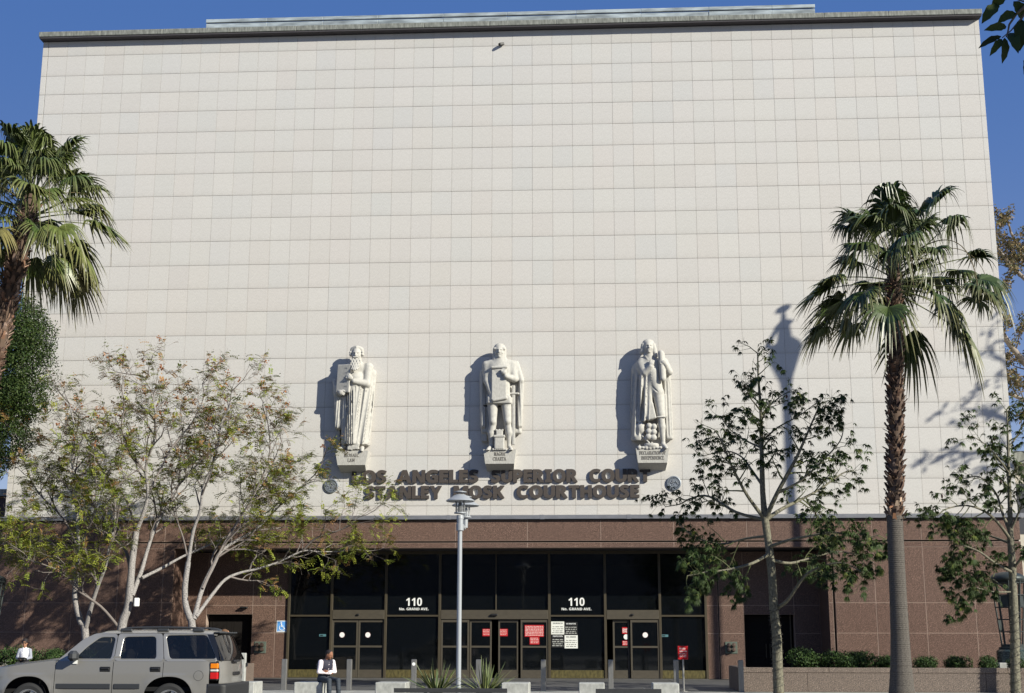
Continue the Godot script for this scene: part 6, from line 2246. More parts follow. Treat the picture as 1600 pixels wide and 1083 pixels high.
func frond(o: Node3D, root: Vector3, dir: Vector3, pet: float, blade: float, age: float, full: bool) -> void:
	var m := MB.new()
	m.use_c = true
	var green := Color(0.052, 0.088, 0.022).lerp(Color(0.115, 0.135, 0.035), rng.randf() * (0.9 if full else 0.25)) * (1.0 if full else 0.72)
	if full and age > 0.9 and rng.randf() < 0.5:
		green = Color(0.17, 0.15, 0.05)
	m.col = Color(0.12, 0.14, 0.05)
	var pts := PackedVector3Array()
	var rad := PackedFloat32Array()
	var sag := rnd(0.12, 0.30) * (1.0 - absf(dir.y) * 0.6)
	for k in 6:
		var t := k / 5.0
		pts.push_back(root + dir * pet * t + Vector3(0, -sag * t * t, 0))
		rad.push_back(lerpf(0.026, 0.012, t))
	m.tube(pts, rad, 5, false)
	var hub := pts[5]
	var T := (pts[5] - pts[4]).normalized()
	var S := T.cross(Vector3.UP)
	if S.length() < 0.2:
		S = T.cross(Vector3(dir.z, 0.1, -dir.x))
	S = S.normalized().rotated(T, rnd(-0.45, 0.45))
	var N := S.cross(T).normalized()
	var n := 19
	var drop := rnd(0.28, 0.75) * blade
	var cup := rnd(0.0, 0.5)
	var twist := rnd(-0.5, 0.5)
	var wind := Vector3(-0.15 if not full else 0.1, 0, -0.1) * rnd(0.0, 2.6)
	for j in range(-n, n + 1):
		var f := float(j) / n
		if rng.randf() < 0.05:
			continue
		var a := f * rnd(1.9, 2.0) + rnd(-0.03, 0.03)
		var e := (T * cos(a) + S * sin(a) + N * cup * absf(sin(a)) - N * 0.25 * (1.0 - absf(f))).normalized()
		var w := S * cos(a) - T * sin(a)
		var ln := blade * (1.0 - 0.33 * pow(absf(f), 2.2)) * rnd(0.86, 1.06)
		var hw_ := ln * 0.046
		var up := e.cross(w).normalized()
		if up.dot(N) < 0.0:
			up = -up
		var tint := green * rnd(0.75, 1.2)
		var limp := drop * rnd(0.5, 1.7)
		var rows := []
		for q in 7:
			var t: float = [0.02, 0.22, 0.40, 0.58, 0.75, 0.9, 1.0][q]
			var over := maxf(0.0, t - 0.36)
			var p := hub + e * ln * (t - over * 0.25) + Vector3(0, -limp * over * over * 2.2, 0) + w * over * over * twist + wind * over * over
			var ww: float = hw_ * [0.3, 0.85, 1.0, 0.72, 0.5, 0.28, 0.03][q]
			rows.push_back([p - w * ww, p + up * ww * 0.7, p + w * ww])
		for q in 6:
			m.col = tint if q < 3 else tint.lerp(Color(0.20, 0.17, 0.07), 0.16 * (q - 2) * (0.4 + age))
			for h in 2:
				m.quad(rows[q][h], rows[q][h + 1], rows[q + 1][h + 1], rows[q + 1][h])
	part(o, "frond", m.mesh(), M.frond)


# ---------------------------------------------------------------- the parked car; x runs from nose (-) to tail (+), its near side faces +z
func hw(x: float, y: float) -> float:
	var w := 0.975
	if y > 1.22:
		w = lerpf(0.955, 0.735, clampf((y - 1.22) / 0.56, 0.0, 1.0))
	elif y > 0.95:
		w = lerpf(0.985, 0.955, (y - 0.95) / 0.27)
	elif y < 0.62:
		w = lerpf(0.945, 0.982, clampf((y - 0.3) / 0.32, 0.0, 1.0))
	else:
		w = lerpf(0.982, 0.985, (y - 0.62) / 0.33)
	# soft flares over the wheels
	for cx in [-1.475, 1.475]:
		var dd := Vector2(x - cx, y - 0.42).length()
		w += 0.022 * exp(-pow((dd - 0.52) / 0.13, 2.0)) * clampf((0.98 - y) / 0.2, 0.0, 1.0)
	if x < -1.75:
		w -= 0.30 * pow((-1.75 - x) / 0.75, 2.4)
	if x > 2.1:
		w -= 0.10 * pow((x - 2.1) / 0.42, 2.0)
	return w


func side_patch(m: MB, s: float, xs: Array, bot: Callable, top: Callable, rows := 16) -> void:
	var g := []
	for j in rows + 1:
		var row := PackedVector3Array()
		for x in xs:
			var y: float = lerpf(bot.call(x), top.call(x), float(j) / rows)
			row.push_back(Vector3(x, y, s * hw(x, y)))
		g.push_back(row)
	m.grid(g, s < 0.0)


func span(a: float, b: float, n: int) -> Array:
	var o := []
	for i in n + 1:
		o.push_back(lerpf(a, b, float(i) / n))
	return o


func arch(x: float, cx: float, r: float, floor_y: float) -> float:
	var d := absf(x - cx)
	if d >= r:
		return floor_y
	return maxf(floor_y, 0.40 + pow(1.0 - pow(d / r, 2.4), 1.0 / 2.4) * 0.515)


func hood_y(x: float) -> float:
	return lerpf(1.03, 1.27, pow(clampf((x + 2.42) / 1.52, 0.0, 1.0), 0.75))


func ring_panel(o: Node3D, called: String, outer: Array, inner: Array, s: float, m: Material) -> void:
	# a frame between two outlines with the same number of points, laid on the leaning upper side
	var mb := MB.new()
	var rows := []
	for k in 3:
		var row := PackedVector3Array()
		for i in outer.size() + 1:
			var a: Vector2 = outer[i % outer.size()]
			var b: Vector2 = inner[i % outer.size()]
			var q := a.lerp(b, [0.0, 0.86, 1.0][k])
			row.push_back(Vector3(q.x, q.y, s * (hw(q.x, q.y) - [0.0, 0.0, 0.02][k])))
		rows.push_back(row)
	mb.grid(rows, s > 0.0)
	var c := Vector3.ZERO
	part(o, called, mb.mesh(), m)


func outline(pts: Array, n: int) -> Array:
	# a closed outline with softened corners, sampled evenly by length from its first point
	var dense := []
	var k := pts.size()
	for i in k:
		var p: Vector2 = pts[i]
		var a: Vector2 = pts[(i + k - 1) % k]
		var b: Vector2 = pts[(i + 1) % k]
		var ra := minf(0.07, p.distance_to(a) * 0.4)
		var rb := minf(0.07, p.distance_to(b) * 0.4)
		var u := p + (a - p).normalized() * ra
		var v := p + (b - p).normalized() * rb
		for q in 5:
			var t := q / 4.0
			dense.push_back(u * (1 - t) * (1 - t) + p * 2 * t * (1 - t) + v * t * t)
	var total := 0.0
	for i in dense.size():
		total += dense[i].distance_to(dense[(i + 1) % dense.size()])
	var out := []
	var want := 0.0
	var run := 0.0
	for i in dense.size():
		var a: Vector2 = dense[i]
		var b: Vector2 = dense[(i + 1) % dense.size()]
		var d := a.distance_to(b)
		while want < run + d and out.size() < n:
			out.push_back(a.lerp(b, (want - run) / maxf(d, 1e-6)))
			want += total / n
		run += d
	while out.size() < n:
		out.push_back(dense[0])
	return out


func pane_mesh(shape: Array, s: float, inset: float) -> ArrayMesh:
	var mb := MB.new()
	var c := Vector2.ZERO
	for p in shape:
		c += p
	c /= shape.size()
	var rows := []
	for k in 5:
		var row := PackedVector3Array()
		for i in shape.size() + 1:
			var p: Vector2 = shape[i % shape.size()]
			var q := c.lerp(p, [0.02, 0.35, 0.65, 0.9, 1.03][k])
			row.push_back(Vector3(q.x, q.y, s * (hw(q.x, q.y) - inset)))
		rows.push_back(row)
	mb.grid(rows, s < 0.0)
	return mb.mesh()


func build_car() -> void:
	var o := thing("parked_car", "beige silver estate off-roader parked at the kerb, nose cut by the left picture edge", "car", Vector3(-6.785, -0.15, 28.62))
	o.position.y = -0.012
	var paint := mat(0.30, 0.287, 0.265, 0.30, 0.42)
	paint.clearcoat_enabled = true
	paint.clearcoat = 0.8
	paint.clearcoat_roughness = 0.06
	var trim := mat(0.03, 0.032, 0.036, 0.55)
	var gap := mat(0.006, 0.006, 0.007, 0.9)
	var tint := glass(0.004, 0.005, 0.006, 0.80)
	var clear := glass(0.012, 0.014, 0.014, 0.72)
	var sill := func(x): return 0.36
	var belt := func(x): return 1.215
	# sides, panel by panel with open gaps between them
	for s in [1.0, -1.0]:
		var fm := MB.new()
		var fx := span(-2.40, -2.0, 6) + span(-1.985, -1.60, 14) + span(-1.56, -1.0, 14) + span(-0.99, -0.925, 3)
		side_patch(fm, s, fx, func(x): return arch(x, -1.475, 0.50, 0.38 if x > -1.4 else 0.42), func(x): return minf(hood_y(x) - 0.03, 1.225), 18)
		part(o, "fender", fm.mesh(), paint)
		for d in [[-0.915, 0.285], [0.297, 1.335]]:
			var dm := MB.new()
			var cut: bool = d[0] > 0
			side_patch(dm, s, span(d[0], 0.9, 4) + span(0.93, d[1], 14) if cut else span(d[0], d[1], 12), func(x): return arch(x, 1.475, 0.52, 0.40) if cut else 0.40, func(x): return 1.222, 18)
			var door := part(o, "door", dm.mesh(), paint)
			var hx: float = d[1] - 0.155
			var hm := MB.new()
			hm.box(Vector3(hx - 0.11, 1.005, 0), Vector3(hx + 0.11, 1.11, 0.02), 0.03)
			hm.box(Vector3(hx - 0.085, 1.05, 0.018), Vector3(hx + 0.085, 1.085, 0.038), 0.012)
			for i in hm.v.size():
				hm.v[i].z = s * (hm.v[i].z + 0.968)
				hm.n[i].z *= s
			part(door, "handle", hm.mesh(), M.black)
			var mm := MB.new()
			mm.box(Vector3(d[0] + 0.03, 0.66, 0.975), Vector3(minf(d[1] - 0.02, 0.88), 0.77, 1.0), 0.012)
			for i in mm.v.size():
				mm.v[i].z *= s
				mm.n[i].z *= s
			part(door, "side_moulding", mm.mesh(), trim)
		var qm := MB.new()
		side_patch(qm, s, span(1.345, 1.42, 3) + span(1.44, 1.99, 16) + span(1.995, 2.30, 8), func(x): return arch(x, 1.475, 0.52, 0.42), func(x): return 1.222, 18)
		part(o, "rear_quarter", qm.mesh(), paint)
		var rm := MB.new()
		side_patch(rm, s, span(-0.925, 0.95, 10), func(x): return 0.30, func(x): return 0.394, 3)
		part(o, "sill", rm.mesh(), trim)
		# window frames and panes
		var wins := [
			[[Vector2(-0.905, 1.225), Vector2(0.287, 1.225), Vector2(0.275, 1.775), Vector2(-0.19, 1.785), Vector2(-0.44, 1.66)], [Vector2(-0.555, 1.245), Vector2(0.215, 1.245), Vector2(0.235, 1.70), Vector2(-0.08, 1.70), Vector2(-0.33, 1.50)], clear, "front_door_frame"],
			[[Vector2(0.297, 1.225), Vector2(1.338, 1.225), Vector2(1.215, 1.79), Vector2(0.29, 1.785)], [Vector2(0.405, 1.25), Vector2(1.165, 1.26), Vector2(1.08, 1.715), Vector2(0.415, 1.705)], tint, "rear_door_frame"],
			[[Vector2(1.35, 1.225), Vector2(2.52, 1.225), Vector2(2.22, 1.785), Vector2(1.225, 1.79)], [Vector2(1.455, 1.27), Vector2(2.415, 1.265), Vector2(2.155, 1.745), Vector2(1.295, 1.735)], tint, "quarter_frame"]]
		for w in wins:
			var oo := outline(w[0], 60)
			var ii := outline(w[1], 60)
			ring_panel(o, w[3], oo, ii, s, paint)
			part(o, "side_window", pane_mesh(ii, s, 0.016), w[2])
		var bl := MB.new()
		bl.box(Vector3(-0.88, 1.19, s * 0.925 - 0.015), Vector3(2.42, 1.27, s * 0.925 + 0.015), 0.004)
		bl.box(Vector3(0.27, 1.2, s * 0.915 - 0.015), Vector3(0.42, 1.32, s * 0.915 + 0.015), 0.004)
		part(o, "belt_rail", bl.mesh(), paint)
		# black glossy corner post
		var cm := MB.new()
		var rows := []
		for j in 7:
			var y := lerpf(1.235, 1.765, j / 6.0)
			var row := PackedVector3Array()
			for i in 6:
				var x := lerpf(2.44, 2.165, j / 6.0) + i * 0.025
				row.push_back(Vector3(x, y, s * (hw(x, y) + 0.004)))
			rows.push_back(row)
		cm.grid(rows, s < 0.0)
		part(o, "corner_post", cm.mesh(), mat(0.01, 0.011, 0.014, 0.08))
		# roof bars
		var rb := MB.new()
		rb.tube(smooth_path([Vector3(0.32, 1.80, s * 0.66), Vector3(0.42, 1.885, s * 0.66), Vector3(1.1, 1.905, s * 0.66), Vector3(1.9, 1.89, s * 0.66), Vector3(2.06, 1.83, s * 0.66)]), PackedFloat32Array([0.02, 0.025, 0.025, 0.022, 0.02, 0.02, 0.02, 0.02, 0.02, 0.02, 0.02, 0.02, 0.02, 0.022, 0.025, 0.025, 0.02]), 8)
		for x in [0.42, 1.2, 1.95]:
			rb.box(Vector3(x - 0.13, 1.81, s * 0.66 - 0.03), Vector3(x + 0.13, 1.885, s * 0.66 + 0.03), 0.025)
		part(o, "roof_bar", rb.mesh(), trim)
		# lamps
		var tl := part(o, "tail_lamp", boxm(Vector3(2.30, 0.84, s * 0.89 - 0.075), Vector3(2.47, 1.205, s * 0.89 + 0.075), 0.02), mat(0.02, 0.02, 0.02, 0.4))
		for q in [[0.86, 1.005, Color(0.50, 0.012, 0.014)], [1.01, 1.065, Color(0.62, 0.60, 0.56)], [1.07, 1.185, Color(0.72, 0.20, 0.008)]]:
			var lc: Color = q[2]
			part(tl, "lens", boxm(Vector3(2.315, q[0], s * 0.89 - 0.082), Vector3(2.478, q[1], s * 0.89 + 0.082), 0.015), mat(lc.r, lc.g, lc.b, 0.12))
		var hl := MB.new()
		hl.box(Vector3(-2.42, 0.78, s * 0.62 - 0.2), Vector3(-2.24, 0.98, s * 0.62 + 0.2), 0.05)
		part(o, "headlight", hl.mesh(), mat(0.55, 0.57, 0.6, 0.08, 0.3))
		part(o, "indicator", boxm(Vector3(-2.36, 0.70, s * 0.68 - 0.15), Vector3(-2.2, 0.775, s * 0.68 + 0.15), 0.02), mat(0.6, 0.18, 0.01, 0.2))
		# door mirror
		var mi := MB.new()
		mi.box(Vector3(-0.60, 1.22, s * 1.10 - 0.13), Vector3(-0.42, 1.43, s * 1.10 + 0.13), 0.06)
		mi.box(Vector3(-0.56, 1.235, s * 0.96 - 0.07), Vector3(-0.46, 1.29, s * 0.96 + 0.07), 0.015)
		part(o, "mirror", mi.mesh(), trim)
		# wheels
		for cx in [-1.475, 1.475]:
			wheel(o, Vector3(cx, 0.392, s * 0.80), s)
	# seams: dark shell just inside the panels
	var sh := MB.new()
	sh.box(Vector3(-0.98, 0.35, -0.93), Vector3(0.9, 1.2, 0.93), 0.05)
	sh.box(Vector3(-2.2, 0.45, -0.70), Vector3(2.25, 0.98, 0.70), 0.05)
	sh.box(Vector3(2.0, 0.5, -0.93), Vector3(2.28, 1.2, 0.93), 0.05)
	part(o, "inner_shell", sh.mesh(), gap)
	# bonnet, windscreen, roof, tail
	var hood := MB.new()
	var rows := []
	for i in 13:
		var x := lerpf(-2.42, -0.86, i / 12.0)
		var row := PackedVector3Array()
		for j in 17:
			var u := lerpf(-1.0, 1.0, j / 16.0)
			var y := hood_y(x)
			var w := hw(x, y) - 0.004
			var e := absf(u)
			row.push_back(Vector3(x, y + 0.035 * (1.0 - u * u) - 0.035 * pow(e, 10.0) - (0.07 * pow(clampf((-2.25 - x) / 0.17, 0, 1), 2.0)), u * w))
		rows.push_back(row)
	hood.grid(rows)
	part(o, "bonnet", hood.mesh(), paint)
	var nose := MB.new()
	rows = []
	for i in 8:
		var y := lerpf(0.5, 1.0, i / 7.0)
		var row := PackedVector3Array()
		for j in 15:
			var u := lerpf(-1.0, 1.0, j / 14.0)
			row.push_back(Vector3(-2.45 + 0.10 * u * u, y, u * 0.80))
		rows.push_back(row)
	nose.grid(rows)
	part(o, "grille", nose.mesh(), trim)
	part(o, "front_bumper", boxm(Vector3(-2.52, 0.42, -0.86), Vector3(-2.25, 0.68, 0.86), 0.07), trim)
	var ws := MB.new()
	rows = []
	for i in 9:
		var t := i / 8.0
		var row := PackedVector3Array()
		for j in 13:
			var u := lerpf(-1.0, 1.0, j / 12.0)
			var x := lerpf(-0.90, -0.17, t) - 0.10 * (1.0 - u * u)
			var y := lerpf(1.265, 1.80, t) - 0.05 * t * t + 0.02 * t
			row.push_back(Vector3(x, y, u * (hw(-0.5, y) - 0.03)))
		rows.push_back(row)
	ws.grid(rows)
	part(o, "windscreen", ws.mesh(), clear)
	var roof := MB.new()
	rows = []
	for i in 15:
		var x := lerpf(-0.22, 2.36, i / 14.0)
		var row := PackedVector3Array()
		for j in 15:
			var u := lerpf(-1.0, 1.0, j / 14.0)
			var y := 1.845 + 0.02 * sin(clampf((x + 0.22) / 2.5, 0, 1) * PI) - 0.05 * pow(absf(u), 3.0) - 0.03 * pow(absf(u), 12.0)
			if x < 0.0:
				y -= 0.045 * pow((0.0 - x) / 0.22, 2.0)
			if x > 2.1:
				y -= 0.03 * pow((x - 2.1) / 0.26, 2.0)
			row.push_back(Vector3(x, y, u * (0.745 - (0.03 if x > 2.2 else 0.0))))
		rows.push_back(row)
	roof.grid(rows)
	part(o, "roof", roof.mesh(), paint)
	var rg := MB.new()
	rows = []
	for i in 9:
		var t := i / 8.0
		var row := PackedVector3Array()
		for j in 13:
			var u := lerpf(-1.0, 1.0, j / 12.0)
			var y := lerpf(1.235, 1.80, t)
			row.push_back(Vector3(lerpf(2.60, 2.36, pow(t, 1.2)) - 0.09 * pow(absf(u), 2.5), y, u * (hw(2.3, y) - 0.02)))
		rows.push_back(row)
	rg.grid(rows, true)
	part(o, "rear_window", rg.mesh(), glass(0.012, 0.011, 0.011, 0.93))
	var tg := MB.new()
	rows = []
	for i in 9:
		var t := i / 8.0
		var row := PackedVector3Array()
		for j in 13:
			var u := lerpf(-1.0, 1.0, j / 12.0)
			var y := lerpf(0.62, 1.232, t)
			row.push_back(Vector3(lerpf(2.57, 2.60, sin(t * PI)) - 0.10 * pow(absf(u), 4.0), y, u * 0.90))
		rows.push_back(row)
	tg.grid(rows, true)
	var gate := part(o, "tailgate", tg.mesh(), paint)
	part(gate, "handle", boxm(Vector3(2.595, 0.93, -0.25), Vector3(2.63, 1.0, 0.25), 0.012), M.black)
	part(gate, "wiper", boxm(Vector3(2.60, 1.20, -0.1), Vector3(2.66, 1.24, 0.35), 0.012), M.black)
	part(o, "spoiler", boxm(Vector3(2.28, 1.785, -0.70), Vector3(2.42, 1.815, 0.70), 0.012), trim)
	var bp := MB.new()
	rows = []
	for i in 6:
		var y: float = [0.40, 0.46, 0.60, 0.72, 0.77, 0.775][i]
		var row := PackedVector3Array()
		for j in 25:
			var a := lerpf(-1.0, 1.0, j / 24.0)
			var zz := clampf(a * 1.35, -1.0, 1.0) * 0.99
			var xx := 2.68 - 0.03 * a * a - (maxf(0.0, absf(a) - 0.74) / 0.26) * 0.36
			if i == 5:
				xx -= 0.10
				zz *= 0.93
			if i == 0:
				xx -= 0.05
			row.push_back(Vector3(xx, y, zz))
		rows.push_back(row)
	bp.grid(rows, true)
	part(o, "rear_bumper", bp.mesh(), tex(mat(0.018, 0.018, 0.019, 0.6), M.streak, Vector3(2, 2, 2)))
	# fuel flap, paper at the mirror
	var ff := MB.new()
	var pts := PackedVector3Array()
	var rr := PackedFloat32Array()
	for i in 25:
		var p := Vector2(2.085 + cos(TAU * i / 24.0) * 0.098, 0.935 + sin(TAU * i / 24.0) * 0.098)
		pts.push_back(Vector3(p.x, p.y, hw(p.x, p.y) - 0.001))
		rr.push_back(0.004)
	ff.tube(pts, rr, 5, false)
	part(o, "fuel_flap", ff.mesh(), gap)
	# inside
	var seat := mat(0.10, 0.095, 0.09, 0.9)
	part(o, "floor_pan", boxm(Vector3(-0.9, 0.62, -0.86), Vector3(2.3, 0.7, 0.86)), gap)
	var dash := MB.new()
	dash.box(Vector3(-0.88, 0.95, -0.84), Vector3(-0.45, 1.235, 0.84), 0.08)
	part(o, "dashboard", dash.mesh(), trim)
	for q in [[0.15, 0.42], [0.15, -0.42], [1.05, 0.42], [1.05, -0.42]]:
		var sm := MB.new()
		sm.box(Vector3(q[0] - 0.28, 0.75, q[1] - 0.25), Vector3(q[0] + 0.22, 0.95, q[1] + 0.25), 0.08)
		sm.box(Vector3(-0.09, 0, -0.25), Vector3(0.09, 0.66, 0.25), 0.08, Transform3D(Basis(Vector3(0, 0, 1), -0.22), Vector3(q[0] + 0.2, 0.82, q[1])))
		sm.box(Vector3(-0.05, 0.68, -0.12), Vector3(0.05, 0.86, 0.12), 0.04, Transform3D(Basis(Vector3(0, 0, 1), -0.2), Vector3(q[0] + 0.2, 0.82, q[1])))
		part(o, "seat", sm.mesh(), seat)
	var sw := MB.new()
	pts = PackedVector3Array()
	rr = PackedFloat32Array()
	for i in 21:
		var a := TAU * i / 20.0
		pts.push_back(Vector3(-0.32, 1.12, 0.42) + Vector3(sin(a) * 0.06, sin(a) * 0.18, cos(a) * 0.19))
		rr.push_back(0.014)
	sw.tube(pts, rr, 6, false)
	part(o, "steering_wheel", sw.mesh(), trim)
	var visor := mat(0.55, 0.47, 0.36, 0.8)
	part(o, "sun_visor", boxm(Vector3(-0.33, 1.58, 0.1), Vector3(0.1, 1.70, 0.66), 0.02), visor)
	part(o, "ticket", boxm(Vector3(-0.56, 1.165, 0.978), Vector3(-0.46, 1.24, 0.985)), M.white)


func wheel(o: Node3D, at: Vector3, s: float) -> void:
	var tm := MB.new()
	tm.lathe(PackedVector2Array([Vector2(0.24, -0.12), Vector2(0.33, -0.13), Vector2(0.375, -0.11), Vector2(0.392, -0.06), Vector2(0.392, 0.06), Vector2(0.375, 0.11), Vector2(0.33, 0.13), Vector2(0.24, 0.12)]), Vector3.ZERO, 40)
	var w := part(o, "wheel", tm.mesh(), mat(0.022, 0.022, 0.023, 0.85), at)
	w.rotation.x = PI / 2 * s
	var rim := MB.new()
	rim.lathe(PackedVector2Array([Vector2(0.0, 0.02), Vector2(0.22, 0.02), Vector2(0.225, 0.10), Vector2(0.245, 0.125), Vector2(0.262, 0.125), Vector2(0.262, 0.11)]), Vector3.ZERO, 36)
	for k in 5:
		rim.box(Vector3(0.05, 0.055, -0.042), Vector3(0.235, 0.11, 0.042), 0.018, Transform3D(Basis(Vector3.UP, TAU * k / 5.0), Vector3.ZERO))
	rim.lathe(PackedVector2Array([Vector2(0.075, 0.05), Vector2(0.07, 0.125), Vector2(0.0, 0.13)]), Vector3.ZERO, 20)
	part(w, "rim", rim.mesh(), mat(0.62, 0.62, 0.63, 0.18, 0.85))
	var hb := MB.new()
	hb.lathe(PackedVector2Array([Vector2(0.0, 0.025), Vector2(0.215, 0.025)]), Vector3.ZERO, 24)
	part(w, "brake_drum", hb.mesh(), mat(0.05, 0.05, 0.05, 0.6))


# ---------------------------------------------------------------- people
# joints in metres, z is the way the person faces; colours picked by which piece of the body lies nearest
func head_on(m: MB, at: Vector3, turn: Basis, pal: Array, hair: int, female: bool) -> void:
	var c := Carve.new(Vector3(-0.14, -0.2, -0.16), Vector3(0.14, 0.18, 0.17), 0.0075)
	c.put(0, Vector3(0, -0.19, -0.03), Vector3(0, -0.08, -0.015), Vector2(0.056, 0.056), 0.02, 0)
	face(c, Vector3(0, 0, 0), 0.118)
	for e in [-1.0, 1.0]:
		c.put(1, Vector3(e * 0.079, -0.005, -0.01), Vector3(0.012, 0.03, 0.018), Vector2.ZERO, 0.006, 0)
	if female:
		c.put(1, Vector3(0, 0.045, -0.022), Vector3(0.098, 0.112, 0.112), Vector2.ZERO, 0.008, 1)
		c.put(1, Vector3(0, 0.02, -0.12), Vector3(0.055, 0.06, 0.05), Vector2.ZERO, 0.02, 1)
		c.put(2, Vector3(0, 0.01, 0.098), Vector3(0.07, 0.02, 0.012), Vector2(0.01, 0), 0.0, 2)
		for e in [-1.0, 1.0]:
			c.put(0, Vector3(e * 0.072, 0.012, 0.09), Vector3(e * 0.084, 0.01, 0.0), Vector2(0.006, 0.006), 0.0, 2)
	else:
		c.put(1, Vector3(0, 0.026, -0.022), Vector3(0.084, 0.097, 0.098), Vector2.ZERO, 0.004, 1)
	c.net(m, Transform3D(turn, at), pal)


func hand_on(c: Carve, at: Vector3, along: Vector3, nrm: Vector3, id: int) -> void:
	var side := along.cross(nrm).normalized()
	c.put(1, at, Vector3(0.04, 0.035, 0.035), Vector2.ZERO, 0.015, id)
	for k in 4:
		var q := at + side * (k - 1.5) * 0.019 + along * 0.035
		c.put(0, q, q + along * (0.05 - absf(k - 1.4) * 0.006) - nrm * 0.012, Vector2(0.0095, 0.008), 0.004, id)
	c.put(0, at - side * 0.03, at - side * 0.04 + along * 0.045, Vector2(0.011, 0.009), 0.006, id)


func build_people() -> void:
	# man on the seat block: dark waistcoat, white sleeves, arms folded
	var man := thing("person", "man in a dark waistcoat with white sleeves and jeans sitting with folded arms", "person", Vector3(-3.93, 0, 20.25), 0.8)
	var skin := Color(0.24, 0.105, 0.058)
	var pal := [skin, Color(0.014, 0.010, 0.008), Color(0.016, 0.019, 0.032), Color(0.72, 0.64, 0.66), Color(0.024, 0.032, 0.044), Color(0.03, 0.03, 0.03)]
	var c := Carve.new(Vector3(-0.36, -0.01, -0.25), Vector3(0.36, 1.22, 0.78), 0.0125)
	for e in [-1.0, 1.0]:
		c.put(0, Vector3(e * 0.10, 0.60, 0.0), Vector3(e * 0.145, 0.575, 0.44), Vector2(0.098, 0.07), 0.03, 4)
		c.put(0, Vector3(e * 0.145, 0.575, 0.44), Vector3(e * 0.15, 0.34, 0.47), Vector2(0.07, 0.066), 0.02, 4)
		c.put(0, Vector3(e * 0.15, 0.34, 0.47), Vector3(e * 0.155, 0.09, 0.48), Vector2(0.066, 0.052), 0.02, 4)
		c.put(0, Vector3(e * 0.155, 0.055, 0.45), Vector3(e * 0.18, 0.04, 0.64), Vector2(0.05, 0.042), 0.02, 5)
	c.put(1, Vector3(0, 0.60, -0.03), Vector3(0.18, 0.12, 0.14), Vector2.ZERO, 0.04, 4)
	c.put(1, Vector3(0, 0.74, 0.0), Vector3(0.178, 0.17, 0.128), Vector2.ZERO, 0.05, 2)
	c.put(1, Vector3(0, 0.94, 0.01), Vector3(0.195, 0.20, 0.128), Vector2.ZERO, 0.06, 2)
	c.put(0, Vector3(-0.13, 1.07, 0.0), Vector3(0.13, 1.07, 0.0), Vector2(0.066, 0.066), 0.04, 2)
	c.put(0, Vector3(0, 1.09, 0.0), Vector3(0, 1.155, 0.015), Vector2(0.072, 0.062), 0.02, 2)
	for e in [-1.0, 1.0]:
		c.put(0, Vector3(e * 0.195, 1.06, 0.0), Vector3(e * 0.255, 0.81, 0.09), Vector2(0.072, 0.058), 0.02, 3)
		c.put(0, Vector3(e * 0.255, 0.81, 0.09), Vector3(e * -0.02, 0.815 + e * 0.025, 0.225), Vector2(0.057, 0.044), 0.015, 3)
		hand_on(c, Vector3(e * -0.09, 0.82 + e * 0.035, 0.2), Vector3(-e * 0.9, 0.2, -0.2).normalized(), Vector3(0, 0.1, 1).normalized(), 0)
	c.put(0, Vector3(0.008, 1.1, 0.115), Vector3(0.0, 0.88, 0.135), Vector2(0.007, 0.007), 0.0, 3)
	c.fold(Vector3(-0.35, 0.65, -0.2), Vector3(0.35, 1.1, 0.4), Vector3(0.3, 1, 0.2), 60.0, 0.003)
	c.fold(Vector3(-0.35, 0.1, 0.0), Vector3(0.35, 0.66, 0.7), Vector3(0.2, 1, 0.5), 50.0, 0.003)
	var m := MB.new()
	m.use_c = true
	c.net(m, Transform3D(), pal)
	head_on(m, Vector3(0.0, 1.285, 0.06), Basis(Vector3.UP, 0.35) * Basis(Vector3.RIGHT, 0.2), pal, 1, false)
	for i in m.v.size():
		var t := clampf((m.v[i].y - 0.62) / 0.3, 0.0, 1.0)
		var q := Basis(Vector3.RIGHT, 0.24 * t)
		m.v[i] = Vector3(0, 0.62, 0) + q * (m.v[i] - Vector3(0, 0.62, 0))
		m.n[i] = q * m.n[i]
	var pm := StandardMaterial3D.new()
	pm.vertex_color_use_as_albedo = true
	pm.roughness = 0.75
	part(man, "body", m.mesh(), pm)
	var badge := MB.new()
	badge.box(Vector3(-0.275, 0.96, 0.0), Vector3(-0.262, 1.0, 0.05), 0.003)
	badge.box(Vector3(-0.287, 0.89, 0.02), Vector3(-0.272, 0.93, 0.07), 0.003)
	part(man, "sleeve_badge", badge.mesh(), M.black)
	# woman on the left planter: white shirt, grey cardigan, dark glasses
	var woman := thing("person", "woman in dark glasses, white shirt and grey cardigan sitting on the left planter", "person", Vector3(-15.83, 0.24, 11.9), 0.05)
	var pal2 := [Color(0.34, 0.17, 0.10), Color(0.012, 0.009, 0.009), Color(0.006, 0.006, 0.006), Color(0.74, 0.72, 0.76), Color(0.27, 0.28, 0.33), Color(0.02, 0.02, 0.025)]
	c = Carve.new(Vector3(-0.34, -0.01, -0.25), Vector3(0.34, 1.2, 0.72), 0.0125)
	for e in [-1.0, 1.0]:
		c.put(0, Vector3(e * 0.09, 0.61, 0.0), Vector3(e * 0.09, 0.59, 0.42), Vector2(0.095, 0.065), 0.03, 5)
		c.put(0, Vector3(e * 0.09, 0.59, 0.42), Vector3(e * 0.09, 0.12, 0.46), Vector2(0.063, 0.045), 0.02, 5)
		c.put(0, Vector3(e * 0.09, 0.06, 0.44), Vector3(e * 0.10, 0.04, 0.62), Vector2(0.045, 0.035), 0.02, 5)
	c.put(1, Vector3(0, 0.62, -0.02), Vector3(0.175, 0.12, 0.135), Vector2.ZERO, 0.04, 5)
	c.put(1, Vector3(0, 0.78, 0.0), Vector3(0.145, 0.17, 0.11), Vector2.ZERO, 0.05, 3)
